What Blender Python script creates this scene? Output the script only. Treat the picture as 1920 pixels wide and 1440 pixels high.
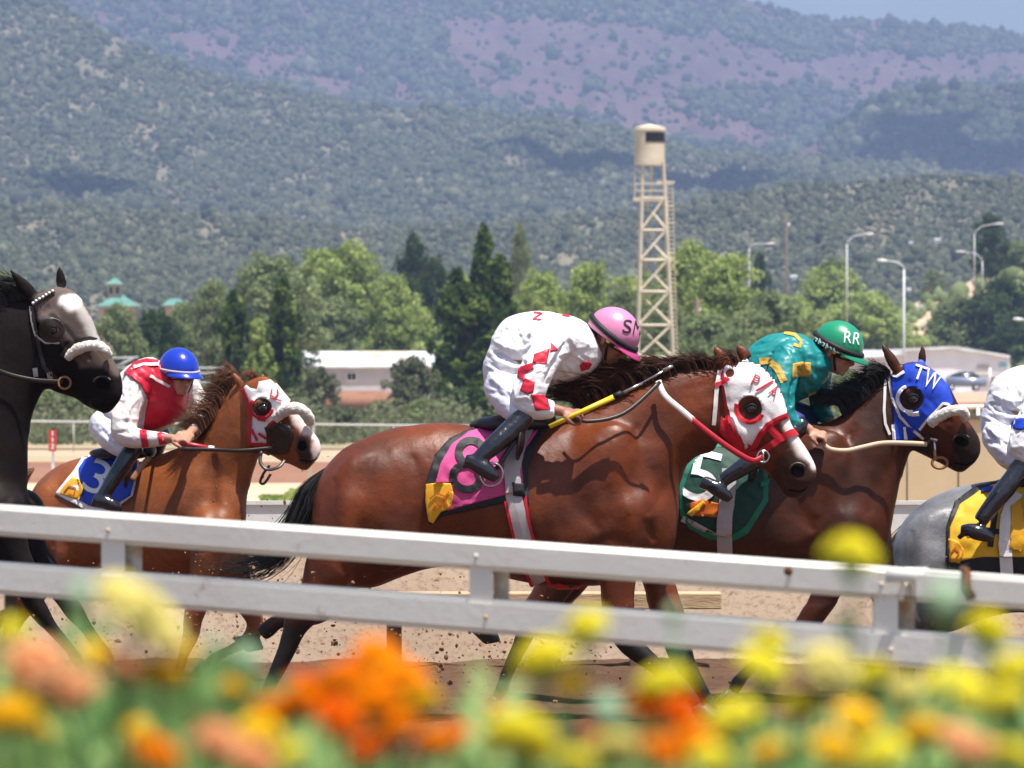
import bpy, bmesh, math, random
import numpy as np
from mathutils import Vector, Matrix, geometry
from mathutils.bvhtree import BVHTree

# ---------------------------------------------------------------- camera, world, sun, exposure
for o in list(bpy.data.objects): bpy.data.objects.remove(o)
S = bpy.context.scene
C = bpy.context.collection
F = 10614.0        # focal length in pixels of the 1920 wide photo
HZ = 760.0         # horizon row
H = 1.65           # camera height over the track
cam_d = bpy.data.cameras.new('camera'); cam = bpy.data.objects.new('camera', cam_d); C.objects.link(cam)
cam.location = (0, 0, H); cam.rotation_euler = (math.radians(90), 0, 0)
cam_d.sensor_width = 36.0; cam_d.lens = 36.0 * F / 1920.0
cam_d.shift_y = (HZ - 720.0) / 1920.0
cam_d.clip_start = 0.5; cam_d.clip_end = 20000
cam_d.dof.use_dof = True; cam_d.dof.focus_distance = 29.0; cam_d.dof.aperture_fstop = 10.0
S.camera = cam
SUN_EL = 73.0
SUN_AZ = 142.0     # degrees from +Y (away from the camera) towards +X
w = bpy.data.worlds.new('World'); S.world = w; w.use_nodes = True
nt = w.node_tree; nt.nodes.clear()
sky = nt.nodes.new('ShaderNodeTexSky'); sky.sky_type = 'NISHITA'; sky.sun_disc = False
sky.sun_elevation = math.radians(SUN_EL); sky.sun_rotation = math.radians(SUN_AZ)
sky.altitude = 200; sky.air_density = 1.0; sky.dust_density = 2.5; sky.ozone_density = 1.0
bg = nt.nodes.new('ShaderNodeBackground'); bg.inputs['Strength'].default_value = 0.08
wo = nt.nodes.new('ShaderNodeOutputWorld')
nt.links.new(sky.outputs[0], bg.inputs['Color']); nt.links.new(bg.outputs[0], wo.inputs['Surface'])
sd = bpy.data.lights.new('sun', 'SUN'); sd.energy = 5.0; sd.angle = math.radians(0.5); sd.color = (1.0, 0.955, 0.89)
sun = bpy.data.objects.new('sun', sd); C.objects.link(sun)
_el, _az = math.radians(SUN_EL), math.radians(SUN_AZ)
sdir = Vector((math.cos(_el) * math.sin(_az), math.cos(_el) * math.cos(_az), math.sin(_el)))
sun.rotation_euler = sdir.to_track_quat('Z', 'Y').to_euler(); sun.location = (0, 20, 60)
S.view_settings.view_transform = 'Standard'; S.view_settings.look = 'None'
S.view_settings.gamma = 1.0; S.view_settings.exposure = 0.75
S.render.engine = 'CYCLES'
S.cycles.use_denoising = True
S.cycles.max_bounces = 6; S.cycles.diffuse_bounces = 3; S.cycles.transparent_max_bounces = 6
S.cycles.volume_bounces = 0

# ---------------------------------------------------------------- helpers
CAM = Vector((0, 0, H))
def P(px, py, Y): return Vector(((px - 960) * Y / F, Y, H - (py - HZ) * Y / F))
def rng(seed): return random.Random(seed)

def tag(o, label=None, cat=None, group=None, kind=None):
    if label: o['label'] = label
    if cat: o['category'] = cat
    if group: o['group'] = group
    if kind: o['kind'] = kind
    return o
def empty(name, loc, label, cat, group=None):
    o = bpy.data.objects.new(name, None); C.objects.link(o); o.location = loc
    o.empty_display_size = 0.2
    return tag(o, label, cat, group)
def mkobj(name, verts, faces, mat, parent=None, smooth=True):
    me = bpy.data.meshes.new(name); me.from_pydata([tuple(v) for v in verts], [], [tuple(f) for f in faces])
    return linkmesh(name, me, mat, parent, smooth)
def linkmesh(name, me, mat, parent=None, smooth=True):
    if smooth: me.polygons.foreach_set('use_smooth', [True] * len(me.polygons))
    me.update()
    for m in (mat if isinstance(mat, (list, tuple)) else [mat]):
        if m: me.materials.append(m)
    o = bpy.data.objects.new(name, me); C.objects.link(o)
    if parent:   # vertices stay in world coordinates
        o.parent = parent
        o.matrix_parent_inverse = Matrix.Translation(-parent.location) if parent.parent is None else Matrix.Identity(4)
    return o

class MB:
    """collects shapes as plain vertices and faces"""
    def __init__(s): s.v = []; s.f = []; s.mi = []
    def add(s, vs, fs, mi=0):
        n = len(s.v); s.v += [Vector(v) for v in vs]
        s.f += [tuple(i + n for i in f) for f in fs]; s.mi += [mi] * len(fs)
    def box(s, c, size, rot=None, mi=0, bev=0.0):
        hx, hy, hz = size[0] / 2, size[1] / 2, size[2] / 2
        R = rot if rot is not None else Matrix.Identity(3)
        if bev <= 0:
            vs = [Vector(c) + R @ Vector((x, y, z)) for x in (-hx, hx) for y in (-hy, hy) for z in (-hz, hz)]
            s.add(vs, [(0, 1, 3, 2), (4, 6, 7, 5), (0, 4, 5, 1), (2, 3, 7, 6), (0, 2, 6, 4), (1, 5, 7, 3)], mi)
        else:
            bm = bmesh.new(); bmesh.ops.create_cube(bm, size=1.0)
            for v in bm.verts: v.co = Vector((v.co.x * size[0], v.co.y * size[1], v.co.z * size[2]))
            bmesh.ops.bevel(bm, geom=list(bm.edges), offset=bev, segments=2, affect='EDGES', profile=0.5)
            bm.verts.index_update()
            s.add([Vector(c) + R @ v.co for v in bm.verts], [[v.index for v in f.verts] for f in bm.faces], mi); bm.free()
    def bar(s, a, b, r, n=8, r2=None, mi=0):
        a, b = Vector(a), Vector(b); r2 = r if r2 is None else r2
        s.tube([a, b], [r, r2], n=n, mi=mi)
    def tube(s, pts, rad, n=10, flat=1.0, up=None, mi=0, cap=True):
        pts = [Vector(p) for p in pts]; m = len(pts); base = len(s.v); vs = []
        prev = None
        for i, p in enumerate(pts):
            t = (pts[min(i + 1, m - 1)] - pts[max(i - 1, 0)])
            if t.length < 1e-9: t = Vector((1, 0, 0))
            t.normalize()
            u = Vector(up) if up is not None else Vector((0, 1, 0))
            if abs(t.dot(u)) > 0.97: u = Vector((0, 0, 1)) if abs(t.z) < 0.9 else Vector((1, 0, 0))
            if prev is not None and up is None: u = prev
            b = (u - t * u.dot(t)).normalized(); prev = b
            a = t.cross(b).normalized()
            r = rad[i] if isinstance(rad, (list, tuple)) else rad
            for k in range(n):
                th = 2 * math.pi * k / n
                vs.append(p + a * (r * math.cos(th)) + b * (r * flat * math.sin(th)))
        fs = []
        for i in range(m - 1):
            for k in range(n):
                k2 = (k + 1) % n
                fs.append((i * n + k, i * n + k2, (i + 1) * n + k2, (i + 1) * n + k))
        if cap:
            fs.append(tuple(range(n - 1, -1, -1))); fs.append(tuple((m - 1) * n + k for k in range(n)))
        s.add(vs, fs, mi)
    def ell(s, c, rx, ry, rz, R=None, nu=20, nv=12, mi=0, zmin=-1.0):
        R = R if R is not None else Matrix.Identity(3)
        vs = []; v0 = math.asin(max(-1, zmin))
        for j in range(nv + 1):
            ph = v0 + (math.pi / 2 - v0) * j / nv
            for i in range(nu):
                th = 2 * math.pi * i / nu
                vs.append(Vector(c) + R @ Vector((rx * math.cos(ph) * math.cos(th), ry * math.cos(ph) * math.sin(th), rz * math.sin(ph))))
        fs = [(j * nu + i, j * nu + (i + 1) % nu, (j + 1) * nu + (i + 1) % nu, (j + 1) * nu + i) for j in range(nv) for i in range(nu)]
        fs.append(tuple(range(nu - 1, -1, -1)))
        s.add(vs, fs, mi)
    def build(s, name, mat, parent=None, smooth=True):
        me = bpy.data.meshes.new(name); me.from_pydata([tuple(v) for v in s.v], [], s.f)
        o = linkmesh(name, me, mat, parent, smooth)
        if len(set(s.mi)) > 1: o.data.polygons.foreach_set('material_index', s.mi)
        return o

def catmull(vals, steps):
    """vals: list of equal-length tuples -> interpolated list"""
    out = []; n = len(vals); A = [np.array(v, float) for v in vals]
    for i in range(n - 1):
        p0 = A[max(i - 1, 0)]; p1 = A[i]; p2 = A[i + 1]; p3 = A[min(i + 2, n - 1)]
        for k in range(steps):
            t = k / steps
            out.append(0.5 * ((2 * p1) + (-p0 + p2) * t + (2 * p0 - 5 * p1 + 4 * p2 - p3) * t * t + (-p0 + 3 * p1 - 3 * p2 + p3) * t ** 3))
    out.append(A[-1]); return out

def loft(mb, secs, Y, n=22, steps=4, p=2.0):
    """secs: (x1,y1,x2,y2,halfwidth_m, depth_of_end1, depth_of_end2)"""
    ss = []
    for q in secs:
        q = tuple(q) + (0.0,) * (7 - len(q)) if len(q) != 6 else tuple(q) + (q[5],)
        ss.append(q)
    ss = catmull(ss, steps); vs = []
    for q in ss:
        a = P(q[0], q[1], Y + q[5]); b = P(q[2], q[3], Y + q[6])
        c = (a + b) / 2; d = (a - b) / 2
        dn = d.normalized(); wv = Vector((0, 1, 0)) - dn * dn.y; wv.normalize()
        for k in range(n):
            th = 2 * math.pi * k / n; cs, sn = math.cos(th), math.sin(th)
            cs = math.copysign(abs(cs) ** (2 / p), cs); sn = math.copysign(abs(sn) ** (2 / p), sn)
            vs.append(c + d * cs + wv * (max(q[4], 0.004) * sn))
    m = len(ss)
    fs = [(i * n + k, (i + 1) * n + k, (i + 1) * n + (k + 1) % n, i * n + (k + 1) % n) for i in range(m - 1) for k in range(n)]
    fs.append(tuple(range(n))); fs.append(tuple((m - 1) * n + k for k in range(n - 1, -1, -1)))
    mb.add(vs, fs)

def limb(mb, pts, Y, yo=0.0, n=14, steps=3, flat=1.0):
    """pts: (px,py,radius_m[,depth])"""
    ss = catmull([tuple(q) + (yo,) if len(q) == 3 else tuple(q) for q in pts], steps)
    if ss[0][2] > .045:
        a, b = ss[0], ss[1]; L = math.hypot(b[0] - a[0], b[1] - a[1]) or 1; k = a[2] * F / Y
        pre = [np.array([a[0] - (b[0] - a[0]) / L * k * t, a[1] - (b[1] - a[1]) / L * k * t, a[2] * math.sqrt(max(0, 1 - t * t)), a[3]]) for t in (.97, .85, .6, .3)]
        ss = pre + ss
    mb.tube([P(q[0], q[1], Y + q[3]) for q in ss], [max(q[2], 0.003) for q in ss], n=n, flat=flat)

def blob(mb, px, py, rx, rz, ry, Y, yo=0.0, rot=0.0):
    """rx, rz in px, ry depth radius in m, rot degrees in picture plane"""
    R = Matrix.Rotation(math.radians(rot), 3, 'Y')
    k = (Y + yo) / F
    mb.ell(P(px, py, Y + yo), rx * k, ry, rz * k, R)

def fuse(mb, vox=0.011, smooth=3, noise=0.0, nscale=6.0, seed=0, ridged=False, wfn=None, wit=0):
    """one continuous skin over all the shapes in mb -> mesh datablock (world coordinates)"""
    me = bpy.data.meshes.new('tmp'); me.from_pydata([tuple(v) for v in mb.v], [], mb.f)
    o = bpy.data.objects.new('tmp', me); C.objects.link(o)
    m = o.modifiers.new('r', 'REMESH'); m.mode = 'VOXEL'; m.voxel_size = vox; m.adaptivity = 0
    dg = bpy.context.evaluated_depsgraph_get()
    ev = o.evaluated_get(dg); me2 = bpy.data.meshes.new_from_object(ev)
    bpy.data.objects.remove(o); bpy.data.meshes.remove(me)
    n = len(me2.vertices); co = np.empty(n * 3); me2.vertices.foreach_get('co', co); co = co.reshape(-1, 3)
    ne = len(me2.edges); ed = np.empty(ne * 2, dtype=np.int64); me2.edges.foreach_get('vertices', ed); ed = ed.reshape(-1, 2)
    deg = np.bincount(ed.ravel(), minlength=n).astype(float); deg[deg == 0] = 1
    for it in range(smooth):
        for lam in (0.55, -0.5) if smooth > 6 else (0.5,):
            acc = np.zeros_like(co)
            for k in range(3):
                acc[:, k] = np.bincount(ed[:, 0], co[ed[:, 1], k], n) + np.bincount(ed[:, 1], co[ed[:, 0], k], n)
            co = co + lam * (acc / deg[:, None] - co)
    if wfn is not None:     # extra smoothing where wfn(co) > 0
        wt = wfn(co)[:, None]
        for it in range(wit):
            acc = np.zeros_like(co)
            for k in range(3):
                acc[:, k] = np.bincount(ed[:, 0], co[ed[:, 1], k], n) + np.bincount(ed[:, 1], co[ed[:, 0], k], n)
            co = co + .5 * wt * (acc / deg[:, None] - co)
    if noise > 0:
        me2.vertices.foreach_set('co', co.ravel()); me2.update()
        nr = np.empty(n * 3); me2.vertices.foreach_get('normal', nr); nr = nr.reshape(-1, 3)
        d = fbm3(co * np.array(nscale) + seed * 7.3, 3)
        if ridged:
            d = 1 - 2.6 * np.abs(d); d2 = fbm3(co * np.array(nscale) * 2.3 + seed * 3.1 + 40, 2); d = d * .75 + (1 - 2.4 * np.abs(d2)) * .35
        co = co + nr * (d * noise)[:, None]
    me2.vertices.foreach_set('co', co.ravel()); me2.update()
    me2.materials.clear()
    return me2

# numpy value noise
_T = np.random.RandomState(5).rand(64, 64, 64) * 2 - 1
def vnoise3(p):
    i = np.floor(p).astype(int); f = p - i; f = f * f * (3 - 2 * f)
    r = 0
    for a in (0, 1):
        for b in (0, 1):
            for c in (0, 1):
                wgt = (f[:, 0] if a else 1 - f[:, 0]) * (f[:, 1] if b else 1 - f[:, 1]) * (f[:, 2] if c else 1 - f[:, 2])
                r = r + wgt * _T[(i[:, 0] + a) & 63, (i[:, 1] + b) & 63, (i[:, 2] + c) & 63]
    return r
def fbm3(p, o=3):
    r = 0; a = 1.0
    for k in range(o): r = r + a * vnoise3(p * 2.03 ** k + 11.7 * k); a *= 0.5
    return r
def fbm2(x, y, o=4, z=0.5):
    x = np.asarray(x, float); y = np.asarray(y, float)
    p = np.stack([x.ravel(), y.ravel(), np.full(x.size, z)], 1)
    return fbm3(p, o).reshape(x.shape)

def in_poly(x, y, poly):
    c = False; n = len(poly); j = n - 1
    for i in range(n):
        xi, yi = poly[i]; xj, yj = poly[j]
        if (yi > y) != (yj > y) and x < (xj - xi) * (y - yi) / (yj - yi) + xi: c = not c
        j = i
    return c
def in_poly_np(x, y, poly):
    c = np.zeros(x.shape, bool); n = len(poly); j = n - 1
    for i in range(n):
        xi, yi = poly[i]; xj, yj = poly[j]
        if yi != yj:
            t = ((yi > y) != (yj > y)) & (x < (xj - xi) * (y - yi) / (yj - yi) + xi); c ^= t
        j = i
    return c

def bvh_of(*objs):
    vs = []; fs = []
    for o in objs:
        me = o.data if hasattr(o, 'data') else o
        n = len(vs); vs += [v.co.copy() for v in me.vertices]; fs += [tuple(i + n for i in p.vertices) for p in me.polygons]
    return BVHTree.FromPolygons(vs, fs)

def hit(bvh, px, py, Y, far=False):
    """point and normal on a surface seen along the line of sight through a photo pixel"""
    tgt = P(px, py, Y); d = (tgt - CAM).normalized()
    if far:
        o = tgt + d * 3.0; loc, nor, i, ds = bvh.ray_cast(o, -d, 4.5)
    else:
        o = tgt - d * 3.0; loc, nor, i, ds = bvh.ray_cast(o, d, 4.5)
    if loc is None:
        loc, nor, i, ds = bvh.find_nearest(tgt)
        if loc is None: return tgt, -d
    v = (o - loc).normalized()
    return loc, nor

def dens(poly, step):
    out = []; n = len(poly)
    for i in range(n):
        a = poly[i]; b = poly[(i + 1) % n]; L = math.hypot(b[0] - a[0], b[1] - a[1]); k = max(1, int(L / step))
        for j in range(k): out.append((a[0] + (b[0] - a[0]) * j / k, a[1] + (b[1] - a[1]) * j / k))
    return out
def smoothpoly(poly, it=1):
    for _ in range(it):
        q = []
        for i in range(len(poly)):
            a = poly[i]; b = poly[(i + 1) % len(poly)]
            q += [(a[0] * .75 + b[0] * .25, a[1] * .75 + b[1] * .25), (a[0] * .25 + b[0] * .75, a[1] * .25 + b[1] * .75)]
        poly = q
    return poly

def patch(name, poly, bvh, Y, mat, parent, off=0.006, g=4.5, holes=(), both=False, thick=0.004, wob=0.0, mb=None, soft=0):
    """a cloth piece of a given outline laid over a surface"""
    if soft: poly = smoothpoly(poly, soft)
    own = mb is None
    if own: mb = MB()
    ring = dens(poly, g); V = [Vector(p) for p in ring]; E = [(i, (i + 1) % len(ring)) for i in range(len(ring))]
    for h in holes:
        hr = dens(h, g); n = len(V); V += [Vector(p) for p in hr]; E += [(n + i, n + (i + 1) % len(hr)) for i in range(len(hr))]
    xs = [p[0] for p in poly]; ys = [p[1] for p in poly]
    x = min(xs)
    r_ = rng(3)
    while x < max(xs):
        y = min(ys)
        while y < max(ys):
            q = (x + r_.uniform(-.1, .1) * g, y + r_.uniform(-.1, .1) * g)
            if in_poly(q[0], q[1], poly) and min((q[0] - a[0]) ** 2 + (q[1] - a[1]) ** 2 for a in ring) > (g * .45) ** 2: V.append(Vector(q))
            y += g
        x += g
    res = geometry.delaunay_2d_cdt(V, E, [], 0, 1e-4)
    pv, pf = res[0], res[2]
    fs = []
    for f in pf:
        cx = sum(pv[i].x for i in f) / len(f); cy = sum(pv[i].y for i in f) / len(f)
        if in_poly(cx, cy, poly) and not any(in_poly(cx, cy, h) for h in holes): fs.append(tuple(f))
    for far in ((False, True) if both else (False,)):
        vs = []
        for p in pv:
            loc, nor = hit(bvh, p.x, p.y, Y, far)
            vdir = (CAM - loc).normalized() * (-1 if far else 1)
            q = (nor + vdir * 0.6).normalized()
            o_ = off + (wob * float(fbm3(np.array([[p.x * .06, p.y * .06, 3.3]]), 2)[0]) if wob else 0)
            vs.append(loc + q * o_)
        # orient to the viewer side
        ff = []
        for f in fs:
            a, b, c = vs[f[0]], vs[f[1]], vs[f[2]]; nn = (b - a).cross(c - a)
            vd = (CAM - a) * (-1 if far else 1)
            ff.append(f if nn.dot(vd) > 0 else tuple(reversed(f)))
        n = len(vs)
        if thick:
            back = [v - ((CAM - v).normalized() * (-1 if far else 1)) * thick for v in vs]
            cnt = {}
            for f in ff:
                for i in range(len(f)):
                    e = (f[i], f[(i + 1) % len(f)]); cnt[e] = 1
            rim = [(e[1], e[0], e[0] + n, e[1] + n) for e in cnt if (e[1], e[0]) not in cnt]
            mb.add(vs + back, ff + [tuple(i + n for i in reversed(f)) for f in ff] + rim)
        else: mb.add(vs, ff)
    if own: return mb.build(name, mat, parent)

def stroke(name, lines, width, bvh, Y, mat, parent, off=0.009, g=3.0, both=False, thick=0.004, mb=None, raised=False):
    """flat straps / piping / painted letters following a surface. lines: list of polylines in photo px"""
    own = mb is None
    if own: mb = MB()
    for ln in lines:
        pts = []
        for i in range(len(ln) - 1):
            a, b = ln[i], ln[i + 1]; L = math.hypot(b[0] - a[0], b[1] - a[1]); k = max(1, int(L / g))
            for j in range(k): pts.append((a[0] + (b[0] - a[0]) * j / k, a[1] + (b[1] - a[1]) * j / k))
        pts.append(tuple(ln[-1][:2]))
        for far in ((False, True) if both else (False,)):
            L_, R_, M_ = [], [], []
            for i, p in enumerate(pts):
                a = pts[max(0, i - 1)]; b = pts[min(len(pts) - 1, i + 1)]
                dx, dy = b[0] - a[0], b[1] - a[1]; l = math.hypot(dx, dy) or 1; nx, ny = -dy / l * width / 2, dx / l * width / 2
                for lst, s_ in ((L_, 1), (M_, 0), (R_, -1)):
                    loc, nor = hit(bvh, p[0] + nx * s_, p[1] + ny * s_, Y, far)
                    vd = (CAM - loc).normalized() * (-1 if far else 1)
                    lst.append(loc + (nor + vd * .6).normalized() * (off + (thick if s_ == 0 and raised else 0)))
            vs = []
            for a, m_, b in zip(L_, M_, R_):
                vd = (CAM - a).normalized() * (-1 if far else 1) * thick
                vs += [a, m_, b, b - vd, a - vd]
            fs = []
            for i in range(len(L_) - 1):
                q = i * 5; w_ = q + 5
                for k in range(5):
                    k2 = (k + 1) % 5
                    fs.append((q + k, q + k2, w_ + k2, w_ + k) if not far else (q + k, w_ + k, w_ + k2, q + k2))
            fs.append((4, 3, 2, 1, 0)); e = (len(L_) - 1) * 5; fs.append((e, e + 1, e + 2, e + 3, e + 4))
            mb.add(vs, fs)
    if own: return mb.build(name, mat, parent, smooth=False)

def outdens(p, g):
    return dens(p, g)
def circ(cx, cy, r, n=24, a0=0, a1=360, ry=None):
    ry = ry or r
    full = abs(a1 - a0) >= 360
    m = n if full else n + 1
    return [(cx + r * math.cos(math.radians(a0 + (a1 - a0) * i / n)), cy + ry * math.sin(math.radians(a0 + (a1 - a0) * i / n))) for i in range(m)]

GLY = {
 'S': [[(1, .1), (.7, 0), (.3, 0), (0, .2), (.15, .45), (.85, .58), (1, .8), (.7, 1), (.3, 1), (0, .88)]],
 'M': [[(0, 1), (0, 0), (.5, .6), (1, 0), (1, 1)]],
 'R': [[(0, 1), (0, 0), (.8, .02), (1, .25), (.8, .48), (0, .5)], [(.45, .5), (1, 1)]],
 'P': [[(0, 1), (0, 0), (.8, .02), (1, .27), (.8, .52), (0, .54)]],
 'A': [[(0, 1), (.5, 0), (1, 1)], [(.22, .62), (.78, .62)]],
 '/': [[(1, 0), (0, 1)]],
 'T': [[(0, 0), (1, 0)], [(.5, 0), (.5, 1)]],
 'W': [[(0, 0), (.25, 1), (.5, .25), (.75, 1), (1, 0)]],
 'Z': [[(0, 0), (1, 0), (0, 1), (1, 1)]],
 'B': [[(0, 1), (0, 0), (.8, .03), (.9, .25), (.75, .47), (0, .5)], [(.75, .5), (1, .75), (.8, .98), (0, 1)]],
 'U': [[(0, 0), (0, .7), (.3, 1), (.7, 1), (1, .7), (1, 0)]],
 '3': [[(0, .1), (.4, 0), (.9, .1), (.9, .38), (.4, .48), (.95, .6), (1, .85), (.5, 1), (0, .9)]],
 '8': [[(.5, 0), (.1, .1), (.08, .35), (.5, .47), (.92, .35), (.9, .1), (.5, 0)], [(.5, .47), (.02, .62), (0, .88), (.5, 1), (1, .88), (.98, .62), (.5, .47)]],
 '5': [[(.95, 0), (.1, 0), (.05, .45), (.6, .4), (1, .65), (.85, .95), (.4, 1), (0, .9)]],
 '4': [[(.7, 1), (.7, 0), (0, .68), (1, .68)]],
 '1': [[(.2, .15), (.55, 0), (.55, 1)]], '2': [[(0, .2), (.3, 0), (.8, .05), (.95, .3), (0, 1), (1, 1)]],
 'I': [[(.5, 0), (.5, 1)]], 'L': [[(0, 0), (0, 1), (1, 1)]], 'E': [[(1, 0), (0, 0), (0, 1), (1, 1)], [(0, .5), (.8, .5)]],
 'H': [[(0, 0), (0, 1)], [(1, 0), (1, 1)], [(0, .5), (1, .5)]],
}
def glyph(ch, cx, cy, w, h, rot=0, shear=0):
    out = []; c, s = math.cos(math.radians(rot)), math.sin(math.radians(rot))
    for ln in GLY[ch]:
        q = []
        for (x, y) in ln:
            X = (x - .5) * w - (y - .5) * h * shear; Y_ = (y - .5) * h
            q.append((cx + X * c - Y_ * s, cy + X * s + Y_ * c))
        out.append(q)
    return out

def outlines(txt, bold=0.0):
    cu = bpy.data.curves.new('t', 'FONT'); cu.body = txt; cu.size = 1.0; cu.offset = bold; cu.fill_mode = 'NONE'; cu.resolution_u = 5
    o = bpy.data.objects.new('t', cu); C.objects.link(o); dg = bpy.context.evaluated_depsgraph_get(); me = bpy.data.meshes.new_from_object(o.evaluated_get(dg))
    bpy.data.objects.remove(o); bpy.data.curves.remove(cu)
    co = [v.co.copy() for v in me.vertices]; nb = {}
    for e_ in me.edges: nb.setdefault(e_.vertices[0], []).append(e_.vertices[1]); nb.setdefault(e_.vertices[1], []).append(e_.vertices[0])
    seen = set(); loops = []
    for s in nb:
        if s in seen: continue
        lp = [s]; seen.add(s); cur = s
        while True:
            nx = [q for q in nb[cur] if q not in seen]
            if not nx: break
            cur = nx[0]; seen.add(cur); lp.append(cur)
        loops.append([(co[i].x, co[i].y) for i in lp])
    bpy.data.meshes.remove(me)
    return [l for l in loops if len(l) > 2]
def textpatch(name, txt, cx, cy, w_, h_, rot, bvh, Y, mat, parent, off=.006, g=3.0, bold=.03, shear=0.0, thick=.003):
    lps = outlines(txt, bold); xs = [p[0] for l in lps for p in l]; ys = [p[1] for l in lps for p in l]
    x0, x1, y0, y1 = min(xs), max(xs), min(ys), max(ys); c, s = math.cos(math.radians(rot)), math.sin(math.radians(rot))
    def tr(p):
        X = ((p[0] - x0) / (x1 - x0) - .5) * w_; Y_ = -((p[1] - y0) / (y1 - y0) - .5) * h_; X -= Y_ * shear
        return (cx + X * c - Y_ * s, cy + X * s + Y_ * c)
    L2 = [[tr(p) for p in l] for l in lps]; mb = MB()
    for i, l in enumerate(L2):
        if sum(in_poly(l[0][0], l[0][1], q) for j, q in enumerate(L2) if j != i) % 2: continue
        hs = [q for j, q in enumerate(L2) if j != i and in_poly(q[0][0], q[0][1], l)]
        patch('', l, bvh, Y, None, None, off=off, g=g, holes=hs, thick=thick, mb=mb)
    return mb.build(name, mat, parent, smooth=False)

# ---------------------------------------------------------------- materials
def lin(c):
    """sRGB 0-255 -> linear"""
    return tuple((x / 255 / 12.92) if x / 255 <= 0.04045 else ((x / 255 + 0.055) / 1.055) ** 2.4 for x in c)
def mat(name, col, rough=0.6, spec=0.5, col2=None, scale=5.0, bump=0.0, bscale=40.0, detail=4.0, metal=0.0, contrast=(0.35, 0.65), sheen=0.0, coat=0.0, stretch=None, transl=0.0):
    m = bpy.data.materials.new(name); m.use_nodes = True
    t = m.node_tree; b = t.nodes['Principled BSDF']
    b.inputs['Roughness'].default_value = rough; b.inputs['Specular IOR Level'].default_value = spec
    b.inputs['Metallic'].default_value = metal
    if sheen: b.inputs['Sheen Weight'].default_value = sheen; b.inputs['Sheen Roughness'].default_value = 0.4
    if coat: b.inputs['Coat Weight'].default_value = coat; b.inputs['Coat Roughness'].default_value = 0.08
    geo = t.nodes.new('ShaderNodeTexCoord'); vec = geo.outputs['Object']
    if stretch:
        mp = t.nodes.new('ShaderNodeMapping'); mp.inputs['Scale'].default_value = stretch
        t.links.new(vec, mp.inputs['Vector']); vec = mp.outputs['Vector']
    out = None
    if col2 is not None:
        n = t.nodes.new('ShaderNodeTexNoise'); n.inputs['Scale'].default_value = scale; n.inputs['Detail'].default_value = detail
        t.links.new(vec, n.inputs['Vector'])
        r = t.nodes.new('ShaderNodeValToRGB')
        r.color_ramp.elements[0].position = contrast[0]; r.color_ramp.elements[1].position = contrast[1]
        r.color_ramp.elements[0].color = (*col, 1); r.color_ramp.elements[1].color = (*col2, 1)
        t.links.new(n.outputs['Fac'], r.inputs['Fac']); t.links.new(r.outputs['Color'], b.inputs['Base Color'])
        out = r.outputs['Color']
    else: b.inputs['Base Color'].default_value = (*col, 1)
    if bump:
        n2 = t.nodes.new('ShaderNodeTexNoise'); n2.inputs['Scale'].default_value = bscale; n2.inputs['Detail'].default_value = 5
        t.links.new(vec, n2.inputs['Vector'])
        bp = t.nodes.new('ShaderNodeBump'); bp.inputs['Strength'].default_value = 1.0; bp.inputs['Distance'].default_value = bump
        t.links.new(n2.outputs['Fac'], bp.inputs['Height']); t.links.new(bp.outputs['Normal'], b.inputs['Normal'])
    return m

def foliage_mat(name, c1, c2, c3, bark=False):
    """leaf colour varies leaf by leaf and clump by clump through a stored tint"""
    m = bpy.data.materials.new(name); m.use_nodes = True; t = m.node_tree; t.nodes.clear()
    o = t.nodes.new('ShaderNodeOutputMaterial')
    at = t.nodes.new('ShaderNodeAttribute'); at.attribute_name = 'tint'
    r = t.nodes.new('ShaderNodeValToRGB'); e = r.color_ramp.elements
    e[0].position = 0.0; e[0].color = (*c1, 1); e[1].position = 1.0; e[1].color = (*c3, 1)
    q = e.new(0.5); q.color = (*c2, 1)
    t.links.new(at.outputs['Fac'], r.inputs['Fac'])
    d = t.nodes.new('ShaderNodeBsdfDiffuse'); tr = t.nodes.new('ShaderNodeBsdfTranslucent')
    mx = t.nodes.new('ShaderNodeMixShader'); mx.inputs[0].default_value = 0.42
    t.links.new(r.outputs['Color'], d.inputs['Color']); t.links.new(r.outputs['Color'], tr.inputs['Color'])
    t.links.new(d.outputs[0], mx.inputs[1]); t.links.new(tr.outputs[0], mx.inputs[2]); t.links.new(mx.outputs[0], o.inputs['Surface'])
    return m

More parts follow.
